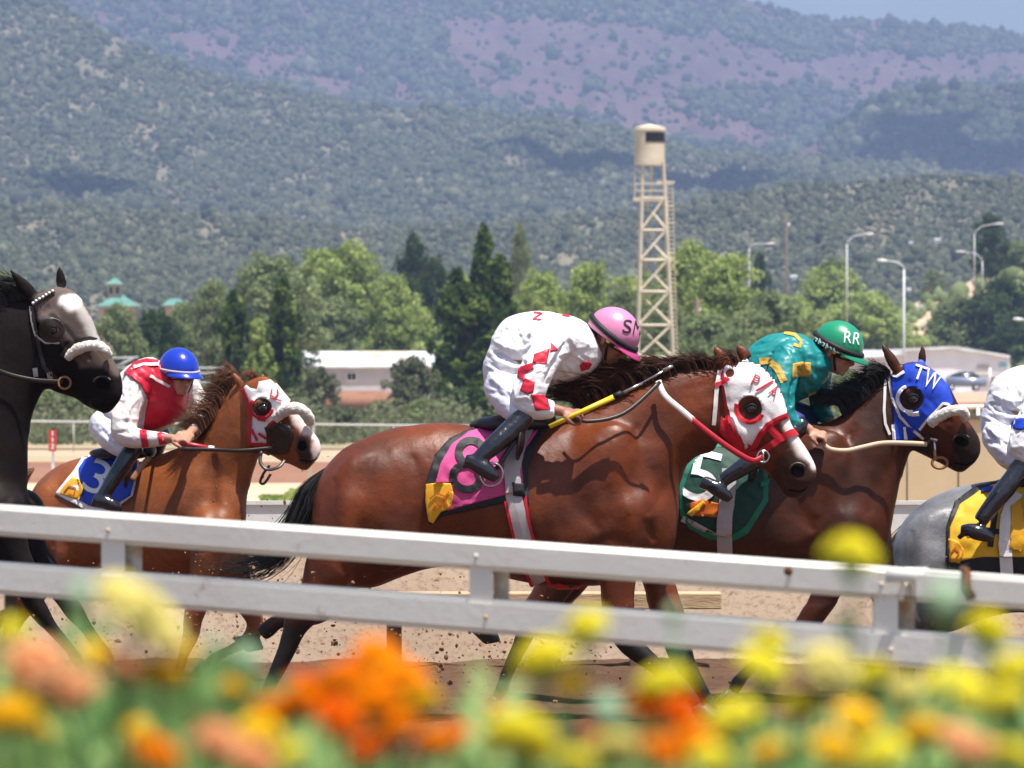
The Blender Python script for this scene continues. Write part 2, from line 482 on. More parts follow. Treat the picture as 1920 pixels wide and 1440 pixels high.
def coat_mat(name, body, white, dark, rough=0.38, spec=0.5, body2=None, bump=0.0025):
    """horse coat: markings come from the 'mark' colour attribute (r = white marking, g = dark points)"""
    m = bpy.data.materials.new(name); m.use_nodes = True; t = m.node_tree; b = t.nodes['Principled BSDF']
    b.inputs['Roughness'].default_value = rough; b.inputs['Specular IOR Level'].default_value = spec
    tc = t.nodes.new('ShaderNodeTexCoord')
    n = t.nodes.new('ShaderNodeTexNoise'); n.inputs['Scale'].default_value = 4.0; n.inputs['Detail'].default_value = 3
    t.links.new(tc.outputs['Object'], n.inputs['Vector'])
    m1 = t.nodes.new('ShaderNodeMix'); m1.data_type = 'RGBA'
    m1.inputs['A'].default_value = (*body, 1); m1.inputs['B'].default_value = (*(body2 or tuple(x * .7 for x in body)), 1)
    mr = t.nodes.new('ShaderNodeMapRange'); mr.inputs['From Min'].default_value = .35; mr.inputs['From Max'].default_value = .65
    t.links.new(n.outputs['Fac'], mr.inputs['Value']); t.links.new(mr.outputs[0], m1.inputs['Factor'])
    nf = t.nodes.new('ShaderNodeTexNoise'); nf.inputs['Scale'].default_value = 90; nf.inputs['Detail'].default_value = 4; nf.inputs['Roughness'].default_value = .7; mpf = t.nodes.new('ShaderNodeMapping'); mpf.inputs['Scale'].default_value = (.5, 1, 2.2)
    t.links.new(tc.outputs['Object'], mpf.inputs['Vector']); t.links.new(mpf.outputs[0], nf.inputs['Vector'])
    hs = t.nodes.new('ShaderNodeHueSaturation'); mv = t.nodes.new('ShaderNodeMapRange'); mv.inputs['From Min'].default_value = .3; mv.inputs['From Max'].default_value = .7; mv.inputs['To Min'].default_value = .72; mv.inputs['To Max'].default_value = 1.28
    t.links.new(nf.outputs['Fac'], mv.inputs['Value']); t.links.new(mv.outputs[0], hs.inputs['Value']); t.links.new(m1.outputs['Result'], hs.inputs['Color'])
    mrr = t.nodes.new('ShaderNodeMapRange'); mrr.inputs['From Min'].default_value = .3; mrr.inputs['From Max'].default_value = .7; mrr.inputs['To Min'].default_value = rough - .07; mrr.inputs['To Max'].default_value = rough + .14; t.links.new(n.outputs['Fac'], mrr.inputs['Value']); t.links.new(mrr.outputs[0], b.inputs['Roughness'])
    at = t.nodes.new('ShaderNodeAttribute'); at.attribute_name = 'mark'
    sp = t.nodes.new('ShaderNodeSeparateColor'); t.links.new(at.outputs['Color'], sp.inputs[0])
    m2 = t.nodes.new('ShaderNodeMix'); m2.data_type = 'RGBA'; m2.inputs['B'].default_value = (*dark, 1)
    t.links.new(hs.outputs['Color'], m2.inputs['A']); t.links.new(sp.outputs[1], m2.inputs['Factor'])
    m3 = t.nodes.new('ShaderNodeMix'); m3.data_type = 'RGBA'; m3.inputs['B'].default_value = (*white, 1)
    t.links.new(m2.outputs['Result'], m3.inputs['A']); t.links.new(sp.outputs[0], m3.inputs['Factor'])
    t.links.new(m3.outputs['Result'], b.inputs['Base Color'])
    n2 = t.nodes.new('ShaderNodeTexNoise'); n2.inputs['Scale'].default_value = 14; n2.inputs['Detail'].default_value = 6; n2.inputs['Roughness'].default_value = 0.62
    t.links.new(tc.outputs['Object'], n2.inputs['Vector'])
    bp = t.nodes.new('ShaderNodeBump'); bp.inputs['Strength'].default_value = .6; bp.inputs['Distance'].default_value = bump * 3
    t.links.new(n2.outputs['Fac'], bp.inputs['Height'])
    t.links.new(bp.outputs['Normal'], b.inputs['Normal'])
    return m

def ground_mat(name, c1, c2, c3, s1=0.4, s2=9.0, bump=0.02, speck=None):
    m = bpy.data.materials.new(name); m.use_nodes = True; t = m.node_tree; b = t.nodes['Principled BSDF']
    b.inputs['Roughness'].default_value = 0.95; b.inputs['Specular IOR Level'].default_value = 0.15
    tc = t.nodes.new('ShaderNodeTexCoord')
    n = t.nodes.new('ShaderNodeTexNoise'); n.inputs['Scale'].default_value = s1; n.inputs['Detail'].default_value = 8; n.inputs['Roughness'].default_value = .65
    n2 = t.nodes.new('ShaderNodeTexNoise'); n2.inputs['Scale'].default_value = s2; n2.inputs['Detail'].default_value = 6; n2.inputs['Roughness'].default_value = .7
    t.links.new(tc.outputs['Object'], n.inputs['Vector']); t.links.new(tc.outputs['Object'], n2.inputs['Vector'])
    r = t.nodes.new('ShaderNodeValToRGB'); r.color_ramp.elements[0].position = .38; r.color_ramp.elements[1].position = .62
    r.color_ramp.elements[0].color = (*c1, 1); r.color_ramp.elements[1].color = (*c2, 1)
    t.links.new(n.outputs['Fac'], r.inputs['Fac'])
    mx = t.nodes.new('ShaderNodeMix'); mx.data_type = 'RGBA'; mx.inputs['B'].default_value = (*c3, 1)
    mr = t.nodes.new('ShaderNodeMapRange'); mr.inputs['From Min'].default_value = .5; mr.inputs['From Max'].default_value = .72
    t.links.new(n2.outputs['Fac'], mr.inputs['Value']); t.links.new(mr.outputs[0], mx.inputs['Factor'])
    t.links.new(r.outputs['Color'], mx.inputs['A']); t.links.new(mx.outputs['Result'], b.inputs['Base Color'])
    bp = t.nodes.new('ShaderNodeBump'); bp.inputs['Distance'].default_value = bump
    t.links.new(n2.outputs['Fac'], bp.inputs['Height']); t.links.new(bp.outputs['Normal'], b.inputs['Normal'])
    return m

M = {}
M['white_paint'] = mat('white_paint', (.68, .67, .64), .45, .4, col2=(.56, .53, .48), scale=3.0, contrast=(.5, .85), bump=.002, bscale=30)
M['rust'] = mat('rust', (.16, .07, .03), .8, .2, col2=(.07, .03, .015), scale=30)
M['tower_paint'] = mat('tower_paint', (.68, .60, .48), .6, .3, col2=(.58, .49, .37), scale=1.2)
M['black_glass'] = mat('black_glass', (.008, .008, .009), .12, .5)
M['metal_roof'] = mat('metal_roof', (.72, .75, .78), .4, .5, col2=(.60, .60, .60), scale=.6, contrast=(.45, .6))
M['wall_pale'] = mat('wall_pale', (.56, .56, .60), .8, .2, col2=(.48, .48, .52), scale=.8)
M['green_roof'] = mat('green_roof', (.09, .22, .19), .6, .3, col2=(.12, .27, .23), scale=1)
M['stone_wall'] = mat('stone_wall', (.40, .34, .25), .8, .2)
M['dark_glass'] = mat('dark_glass', (.02, .025, .03), .15, .6)
M['car_paint'] = mat('car_paint', (.16, .20, .30), .25, .6, coat=.6)
M['tyre'] = mat('tyre', (.02, .02, .02), .8, .2)
M['rim'] = mat('rim', (.5, .5, .52), .35, .5, metal=.8)
M['lamp_metal'] = mat('lamp_metal', (.62, .63, .64), .45, .5)
M['pole_wood'] = mat('pole_wood', (.16, .12, .09), .9, .2)
M['bark'] = mat('bark', (.12, .09, .06), .95, .1, col2=(.2, .16, .12), scale=4)
M['pipe_grey'] = mat('pipe_grey', (.5, .5, .5), .5, .4)
M['dark_wood'] = mat('dark_wood', (.06, .045, .035), .85, .2, col2=(.12, .09, .07), scale=6)
M['tan_wood'] = mat('tan_wood', (.55, .40, .24), .75, .2, col2=(.42, .28, .16), scale=4, stretch=(1, 6, 6), bump=.003, bscale=20)
M['brown_wood'] = mat('brown_wood', (.20, .12, .08), .85, .2, col2=(.12, .07, .05), scale=7)
M['red_sign'] = mat('red_sign', (.42, .03, .03), .5, .4)
M['white'] = mat('white', (.8, .8, .8), .5, .4)
M['tan_board'] = mat('tan_board', (.50, .41, .28), .8, .2, col2=(.44, .35, .23), scale=1.5)
M['fol_bright'] = foliage_mat('fol_bright', (.17, .23, .06), (.34, .42, .13), (.50, .56, .22))
M['fol_olive'] = foliage_mat('fol_olive', (.12, .16, .065), (.23, .28, .125), (.33, .39, .18))
M['fol_dark'] = foliage_mat('fol_dark', (.02, .042, .018), (.055, .095, .035), (.14, .20, .06))
M['fol_juniper'] = foliage_mat('fol_juniper', (.03, .055, .018), (.08, .13, .035), (.24, .30, .07))
M['fol_grey'] = foliage_mat('fol_grey', (.08, .095, .05), (.15, .17, .095), (.24, .26, .16))
M['fol_hill'] = foliage_mat('fol_hill', (.05, .062, .032), (.125, .14, .08), (.26, .26, .17))
M['ground'] = ground_mat('ground', (.40, .26, .17), (.50, .36, .25), (.30, .19, .12), .15, 3.0, .03)
M['dirt'] = ground_mat('dirt', (.11, .060, .034), (.165, .092, .055), (.06, .030, .018), .8, 16.0, .05)
M['dirt_far'] = ground_mat('dirt_far', (.22, .11, .07), (.27, .14, .09), (.18, .085, .055), .05, 1.0, .02)
M['sand'] = ground_mat('sand', (.52, .38, .26), (.60, .46, .33), (.38, .25, .16), .3, 5.0, .03)
M['verge'] = ground_mat('verge', (.24, .21, .12), (.38, .29, .19), (.16, .15, .08), .06, .8, .03)
M['hill_near'] = ground_mat('hill_near', (.14, .13, .08), (.20, .17, .115), (.11, .115, .06), .02, .2, .3)
M['hill_mid'] = ground_mat('hill_mid', (.13, .125, .08), (.21, .175, .12), (.11, .12, .065), .008, .08, .5)
M['hill_far'] = ground_mat('hill_far', (.080, .046, .056), (.125, .072, .078), (.12, .115, .07), .004, .05, .5)
M['soil'] = ground_mat('soil', (.06, .04, .025), (.09, .06, .04), (.04, .03, .02), 3, 30, .01)
M['apron'] = ground_mat('apron', (.17, .15, .12), (.22, .19, .15), (.12, .10, .08), 1, 30, .003)
M['concrete'] = ground_mat('concrete', (.38, .36, .33), (.44, .42, .39), (.3, .28, .26), 1, 30, .003)

# ---------------------------------------------------------------- the setting: ground, track, hills
def gz(x, Y):
    """height of the ground"""
    Y = np.asarray(Y, float); x = np.asarray(x, float)
    t = np.clip((Y - 300) / 350, 0, 1); t = t * t * (3 - 2 * t)
    return 3.2 * t + np.clip((Y - 650) / 800, 0, 1) * 6
def sheet(name, xs, ys, mat_, dz=0.0, noise=0.0, seed=0, ns=1.0):
    X, Yg = np.meshgrid(xs, ys); Z = gz(X, Yg) + dz
    if noise: Z = Z + noise * fbm2(X * ns + seed * 9, Yg * ns, 4)
    n = len(xs); m = len(ys)
    V = np.stack([X.ravel(), Yg.ravel(), Z.ravel()], 1)
    f = [(j * n + i, j * n + i + 1, (j + 1) * n + i + 1, (j + 1) * n + i) for j in range(m - 1) for i in range(n - 1)]
    o = mkobj(name, V.tolist(), f, mat_); tag(o, kind='structure'); return o
ys_g = [-300, -60, -10, 0, 20, 40, 60, 90, 120, 160, 200, 250, 300, 330, 360, 400, 440, 480, 520, 560, 600, 650, 700, 800, 1000, 1300, 1800, 2600, 4000, 7000]
sheet('ground', np.linspace(-2400, 2400, 33), ys_g, M['ground'], -0.02)
sheet('apron', np.linspace(-120, 120, 5), np.array([-60, 0, 6, 12.4]), M['apron'], 0.0)
# racing surface with hoof-churned soil
sheet('track', np.arange(-9, 9.01, .14), np.arange(12.5, 36.1, .14), M['dirt'], 0.03, noise=.035, seed=1, ns=2.2)
sheet('track_edge', np.array([-150, -60, -20, -9.0]), np.array([12.5, 20, 28, 36.0]), M['dirt'], 0.012)
o_ = sheet('track_edge', np.array([9.0, 20, 60, 150]), np.array([12.5, 20, 28, 36.0]), M['dirt'], 0.012)
sheet('far_track', np.linspace(-200, 200, 9), np.array([121, 135, 150, 166.0]), M['dirt_far'], -0.01)
sheet('infield_sand', np.linspace(-200, 200, 9), np.array([40, 60, 90, 120.9]), M['sand'], -0.01)
sheet('verge', np.linspace(-300, 300, 21), np.array([212, 240, 270, 300, 320, 340, 360, 380, 400, 430.0]), M['verge'], 0.02)

def interp(pts, x):
    xs = [p[0] for p in pts]; ys = [p[1] for p in pts]
    return np.interp(x, xs, ys)
HILLS = []
def hill(name, ridge, foot, Y0, Y1, mat_, amp=10, back=900, shape=0.85, seed=0, nv=46, dx=10, xr=(-420, 2340), gul=1.0):
    """a slope from its foot line to its skyline; profile rows as seen, real distance in metres"""
    px = np.arange(xr[0], xr[1], dx)
    def pos(px, v):
        px = np.asarray(px, float); v = np.asarray(v, float)
        Y = Y0 + (Y1 - Y0) * v
        e = interp(ridge, px) if ridge else 0; f0 = interp(foot, px)
        n = fbm2(px * .012 * gul + seed * 5.1, v * 4 * gul, 4)
        n2 = fbm2(px * .045 + seed * 3.1, v * 9, 3)
        env = np.clip(np.minimum(v, 1.0) * 3, 0, 1) * np.clip((1 - np.minimum(v, 1)) * 4 + .25, 0, 1)
        vv = np.clip(v, 0, 1) ** shape
        py = f0 + (e - f0) * vv + n * amp * env + n2 * amp * .22
        zz = H - (py - HZ) * Y / F
        # behind the crest the land falls away
        bk = np.clip(v - 1, 0, None)
        zz = np.maximum(zz - bk * (Y1 - Y0) * .35, -.8)
        return (px - 960) * Y / F, Y, zz
    vs_ = np.concatenate([np.linspace(0, 1, nv), np.array([1.05, 1.15, 1.4])])
    PX, VV = np.meshgrid(px, vs_)
    X, Yy, Z = pos(PX, VV)
    n = len(px); m = len(vs_)
    f = [(j * n + i, j * n + i + 1, (j + 1) * n + i + 1, (j + 1) * n + i) for j in range(m - 1) for i in range(n - 1)]
    o = mkobj(name, np.stack([X.ravel(), Yy.ravel(), Z.ravel()], 1).tolist(), f, mat_)
    tag(o, kind='structure'); HILLS.append((name, pos)); return pos

R_near = [(-420, 400), (0, 386), (200, 392), (330, 402), (480, 416), (700, 428), (950, 424), (1080, 408), (1200, 396), (1300, 383), (1400, 357), (1470, 346), (1600, 346), (1750, 334), (1920, 338), (2340, 330)]
R_mid = [(-420, -260), (0, -35), (90, 5), (180, 50), (300, 110), (420, 152), (560, 170), (700, 200), (850, 206), (960, 214), (1080, 232), (1150, 238), (1230, 262), (1330, 285), (1450, 294), (1600, 300), (1800, 322), (1920, 338), (2340, 352)]
R_far = [(-420, -330), (200, -200), (700, -130), (1150, -60), (1330, -30), (1412, 0), (1450, 18), (1490, 33), (1560, 38), (1640, 44), (1720, 50), (1800, 58), (1860, 56), (1920, 60), (2340, 90)]
R_spur = [(1250, 400), (1420, 330), (1520, 270), (1600, 215), (1680, 182), (1760, 172), (1850, 170), (1920, 160), (2340, 110)]
hill_near = hill('near_hill', R_near, [(-420, 735), (960, 735), (2340, 735)], 1100, 1750, M['hill_near'], amp=20, seed=1)
hill_mid = hill('middle_hill', R_mid, [(-420, 560), (960, 520), (2340, 470)], 2000, 3000, M['hill_mid'], amp=24, seed=2, shape=.9)
hill_far = hill('far_mountain', R_far, [(-420, 380), (960, 360), (2340, 420)], 3600, 5200, M['hill_far'], amp=26, seed=3, shape=.95)
hill_spur = hill('mountain_spur', R_spur, [(1250, 400), (2340, 430)], 3150, 3550, M['hill_far'], amp=14, seed=4, xr=(1290, 2340))
hill_bank = hill('sandy_bank', [(1380, 660), (1560, 612), (1660, 590), (1700, 572), (1780, 548), (1830, 520), (1880, 498), (1920, 478), (2000, 440), (2340, 380)],
                 [(1380, 745), (2340, 745)], 640, 800, M['sand'], amp=8, seed=5, xr=(1380, 2340), nv=20, shape=.7)

# low shrub forest on the slopes: far more than one could count, so one object per slope
ico = bmesh.new(); bmesh.ops.create_icosphere(ico, subdivisions=1, radius=1.0)
ICO_V = np.array([v.co[:] for v in ico.verts]); ICO_F = np.array([[v.index for v in f.verts] for f in ico.faces]); ico.free()
ico = bmesh.new(); bmesh.ops.create_icosphere(ico, subdivisions=2, radius=1.0)
ICO2_V = np.array([v.co[:] for v in ico.verts]); ICO2_F = np.array([[v.index for v in f.verts] for f in ico.faces]); ico.free()
def bushes(name, pos, N, rad, dens_fn, seed, label, vr=(0.0, 1.02), xr=(-150, 2080), fine=False, squash=1.05, mat_=None, tint_fn=None):
    R = np.random.RandomState(seed)
    px = R.uniform(*xr, N * 3); v = R.uniform(*vr, N * 3)
    X, Y, Z = pos(px, v); py = HZ - (Z - H) * F / Y
    keep = R.rand(N * 3) < dens_fn(px, py, v); idx = np.where(keep)[0][:N]
    X, Y, Z = X[idx], Y[idx], Z[idx]; px, py = px[idx], py[idx]; n = len(X)
    V0, F0 = (ICO2_V, ICO2_F) if fine else (ICO_V, ICO_F)
    r = rad * R.lognormal(0, .42, n)
    J = 1 + .34 * (R.rand(n, len(V0), 1) - .5) * 2
    V = V0[None] * J
    ang = R.rand(n) * 6.28; c, s = np.cos(ang), np.sin(ang)
    x = V[:, :, 0] * c[:, None] - V[:, :, 1] * s[:, None]; y = V[:, :, 0] * s[:, None] + V[:, :, 1] * c[:, None]
    z = V[:, :, 2] * squash * R.uniform(.8, 1.35, n)[:, None]
    W = np.stack([X[:, None] + x * r[:, None], Y[:, None] + y * r[:, None], Z[:, None] + z * r[:, None] + (r * .55)[:, None]], 2).reshape(-1, 3)
    FF = (F0[None] + (np.arange(n) * len(V0))[:, None, None]).reshape(-1, 3)
    me = bpy.data.meshes.new(name); me.vertices.add(len(W)); me.vertices.foreach_set('co', W.ravel())
    me.loops.add(len(FF) * 3); me.loops.foreach_set('vertex_index', FF.ravel().astype(np.int32))
    me.polygons.add(len(FF)); me.polygons.foreach_set('loop_start', np.arange(0, len(FF) * 3, 3, dtype=np.int32))
    me.polygons.foreach_set('loop_total', np.full(len(FF), 3, dtype=np.int32)); me.update(calc_edges=True)
    t0 = np.clip(R.normal(.45, .2, n) + (tint_fn(px, py) if tint_fn else 0), 0, 1)
    a = me.attributes.new('tint', 'FLOAT', 'POINT')
    a.data.foreach_set('value', np.clip(np.repeat(t0, len(V0)) + R.normal(0, .05, n * len(V0)), 0, 1))
    o = linkmesh(name, me, mat_ or M['fol_hill'], smooth=True); tag(o, label, 'shrubs', kind='stuff'); return o
def d_near(px, py, v):
    n = fbm2(px * .02, py * .035, 4); return np.clip(.85 + n * .9, .15, 1)
def d_mid(px, py, v):
    n = fbm2(px * .03 + 4, py * .05, 4); d = np.clip(.88 + n * .95, .15, 1)
    rocky = np.exp(-((px - 330) / 260) ** 2 - ((py - 300) / 60) ** 2) * np.clip(n * 3 + .3, 0, 1)
    return d * (1 - .75 * rocky)
PURPLE = [(560, -50), (470, 60), (620, 190), (760, 200), (820, 190), (800, 60), (840, 10), (1000, 30), (1160, 60), (1300, 50), (1420, 110), (1640, 100), (1920, 115), (2340, 120), (2340, 250), (1920, 220), (1700, 250), (1500, 300), (1150, 245), (960, 210), (900, 190), (860, 150), (800, 100), (620, 60), (560, 20)]
PURP = [[(300, 60), (420, 50), (560, 120), (640, 150), (660, 190), (560, 165), (440, 130), (330, 90)],
        [(820, 30), (900, 25), (1060, 40), (1250, 60), (1400, 90), (1500, 110), (1640, 100), (1800, 95), (1960, 105), (1960, 150), (1840, 165), (1700, 170), (1560, 230), (1400, 290), (1200, 250), (1000, 205), (920, 190), (870, 140)],
        [(730, 180), (800, 185), (800, 212), (740, 208)]]
def d_far(px, py, v):
    n = fbm2(px * .025 + 8, py * .03, 4); d = np.clip(.75 + n * .9, .12, 1)
    px = px + 26 * fbm2(px * .02 + 3, py * .03, 3); py = py + 16 * fbm2(px * .02 + 30, py * .03, 3)
    for q in PURP: d = np.where(in_poly_np(px, py, q), np.clip(.03 + np.clip(n - .30, 0, 1) * .9, 0, 1), d)
    g = np.exp(-((px - 1430) / 150) ** 2 - ((py - 200) / 34) ** 2); d = np.maximum(d, g * .8 * (n > -.3))
    return d
def d_spur(px, py, v):
    n = fbm2(px * .03 + 18, py * .04, 3)
    return np.clip(np.exp(-((px - 1780) / 170) ** 2 - ((py - 235) / 55) ** 2) * 1.2 + n * .3, .03, 1)  # trees crowded into one patch to imitate shade lying on the spur
bushes('hill_shrubs', hill_near, 70000, .56, d_near, 11, 'grey green scrub covering the low dark hill behind the lamps', mat_=M['fol_hill'])
bushes('hill_shrubs', hill_mid, 85000, .9, d_mid, 12, 'blue green scrub covering the broad middle slope', tint_fn=lambda px, py: .08 * fbm2(px * .01, py * .02, 3))
bushes('hill_shrubs', hill_far, 46000, 2.0, d_far, 13, 'dark scattered trees on the far purple mountain', tint_fn=lambda px, py: -.12 + 0 * px)
bushes('hill_shrubs', hill_spur, 7000, 1.9, d_spur, 14, 'trees on the spur below the mountain, massed and darkened as cloud shade', xr=(1290, 2080), tint_fn=lambda px, py: -.2 + 0 * px)  # lowered tint puts the spur's shade into the leaf colour
bushes('hill_shrubs', hill_bank, 1400, .55, lambda px, py, v: np.clip(.2 + fbm2(px * .05, py * .1, 2) + (px > 1860) * .6, 0, 1), 15, 'olive shrubs dotted over the sandy bank at the right', xr=(1400, 2050), mat_=M['fol_olive'])

# the air: one closed box of even, thin haze
hm = bpy.data.materials.new('haze'); hm.use_nodes = True; hm.node_tree.nodes.clear()
ho = hm.node_tree.nodes.new('ShaderNodeOutputMaterial'); hv = hm.node_tree.nodes.new('ShaderNodeVolumePrincipled')
hv.inputs['Color'].default_value = (.46, .62, 1.0, 1); hv.inputs['Density'].default_value = 0.00016; hv.inputs['Anisotropy'].default_value = 0.1
hm.node_tree.links.new(hv.outputs[0], ho.inputs['Volume'])
hb = MB(); hb.box((0, 3200, 299), (5200, 8200, 602)); ho_ = hb.build('haze', hm, smooth=False); tag(ho_, kind='stuff')
ho_['label'] = 'thin blue haze in the air towards the mountains'; ho_['category'] = 'haze'

# ---------------------------------------------------------------- trees
def leaf_mesh(name, seed, kind, nclump, nleaf, leaf):
    """crown made of leaf faces in uneven clumps, unit height (0..1), unit radius"""
    R = np.random.RandomState(seed); V = []; T = []
    cl = []
    while len(cl) < nclump:
        z = R.rand() ** (.85 if kind != 'round' else 1)
        if kind == 'cone': rr = (1 - z) ** .7 * (.75 + .25 * R.rand()) * (1 if z > .06 else .6)
        elif kind == 'column': rr = (math.sin(min(1, z * 1.0) * math.pi) ** .45) * .8 * (1 - .35 * z)
        elif kind == 'shrub': rr = math.sqrt(max(0, 1 - z * z)) * .95
        else: rr = (1 - abs(2 * (z - .45)) ** 2.4) ** .5 * .9 if z < .94 else .3
        a = R.rand() * 6.28; q = (R.rand() ** .45) * rr
        lump = 1 + .22 * math.sin(a * 3 + seed) + .15 * math.sin(a * 5 + z * 9)
        cl.append((q * math.cos(a) * lump, q * math.sin(a) * lump, z, (.11 + .10 * R.rand()) * (1.25 if kind in ('round', 'shrub') else .8), R.normal(.45, .2)))
    for (x, y, z, r, t) in cl:
        p = R.normal(0, 1, (nleaf, 3)); p /= np.linalg.norm(p, axis=1)[:, None]
        p *= (R.rand(nleaf, 1) ** .4) * r; asp = {'round': 2.6, 'shrub': 1.5, 'cone': 3.6, 'column': 4.2}[kind]; p[:, 2] *= .75 / asp if kind != 'column' else 1.6 / asp
        c = p + np.array([x, y, z * .94 + .03])
        nrm = R.normal(0, 1, (nleaf, 3)) + p / r * 1.2 + np.array([0, 0, .5]); nrm /= np.linalg.norm(nrm, axis=1)[:, None]
        u = np.cross(nrm, R.normal(0, 1, (nleaf, 3))); u /= np.linalg.norm(u, axis=1)[:, None]; v = np.cross(nrm, u)
        s = leaf * R.uniform(.6, 1.3, (nleaf, 1))
        sv = np.array([1, 1, 1 / asp]); q = np.stack([c - u * s * sv, c - v * s * .6 * sv, c + u * s * sv, c + v * s * .6 * sv], 1)
        V.append(q.reshape(-1, 3)); T.append(np.repeat(np.clip(t + R.normal(0, .1, nleaf), 0, 1), 4))
    V = np.concatenate(V); T = np.concatenate(T); n = len(V) // 4
    me = bpy.data.meshes.new(name); me.vertices.add(n * 4); me.vertices.foreach_set('co', V.ravel())
    me.loops.add(n * 4); me.loops.foreach_set('vertex_index', np.arange(n * 4, dtype=np.int32))
    me.polygons.add(n); me.polygons.foreach_set('loop_start', np.arange(0, n * 4, 4, dtype=np.int32)); me.polygons.foreach_set('loop_total', np.full(n, 4, dtype=np.int32))
    me.update(calc_edges=True); a = me.attributes.new('tint', 'FLOAT', 'POINT'); a.data.foreach_set('value', T)
    return me
def trunk_mesh(name, seed, kind):
    r = rng(seed); mb = MB()
    top = {'shrub': .5, 'round': .62, 'cone': .9, 'column': .85}[kind]
    pts = [Vector((r.uniform(-.02, .02) * i, r.uniform(-.02, .02) * i, -.06 + (top + .06) * i / 5)) for i in range(6)]
    mb.tube(pts, [.055 * (1 - .8 * i / 5) for i in range(6)], n=8)
    for k in range(7 if kind != 'column' else 4):
        z = top * r.uniform(.25, .9); a = r.uniform(0, 6.28); b = pts[min(5, int(z / top * 5))]
        e = b + Vector((math.cos(a) * r.uniform(.35, .65), math.sin(a) * r.uniform(.35, .65), r.uniform(.15, .35)))
        if kind in ('column', 'cone'): e = b + (e - b) * .5
        mid = (b + e) / 2 + Vector((0, 0, -.03))
        mb.tube([b, mid, e], [.022, .014, .004], n=5)
    me = bpy.data.meshes.new(name); me.from_pydata([tuple(v) for v in mb.v], [], mb.f); me.update(); return me
LM = {}
for kind in ('round', 'shrub', 'cone', 'column'):
    for i in range(3):
        nc, nl, lf = {'round': (210, 46, .052), 'shrub': (110, 46, .060), 'cone': (150, 46, .07), 'column': (150, 50, .09)}[kind]
        LM[kind, i] = (leaf_mesh('crown', 100 + i * 7 + len(kind), kind, nc, nl, lf), trunk_mesh('trunk', 50 + i, kind))
MATCOPY = {}
def tree(name, px, top, hw, Y, kind, fol, label, cat='tree', group=None, var=0, base=None, dark=0):
    z0 = float(gz(0, Y)) if base is None else H - (base - HZ) * Y / F
    ztop = H - (top - HZ) * Y / F; hgt = ztop - z0; wid = hw * Y / F * (1.3 if kind == 'round' else 1.12)
    x = (px - 960) * Y / F
    e = empty(name, (x, Y, z0), label, cat, group)
    e.rotation_euler = (0, 0, (px * 1.7 + top) % 6.28)
    for k, nm in ((0, 'crown'), (1, 'trunk')):
        src = LM[kind, var % 3][k]; mt = M[fol] if k == 0 else M['bark']; key = (kind, var % 3, k, mt.name)
        if key not in MATCOPY:
            me = src.copy(); me.name = nm; me.materials.append(mt); MATCOPY[key] = me
            if k == 1: me.polygons.foreach_set('use_smooth', [True] * len(me.polygons))
        o = bpy.data.objects.new(nm, MATCOPY[key]); C.objects.link(o); o.parent = e
        o.scale = (wid, wid, hgt)
    return e
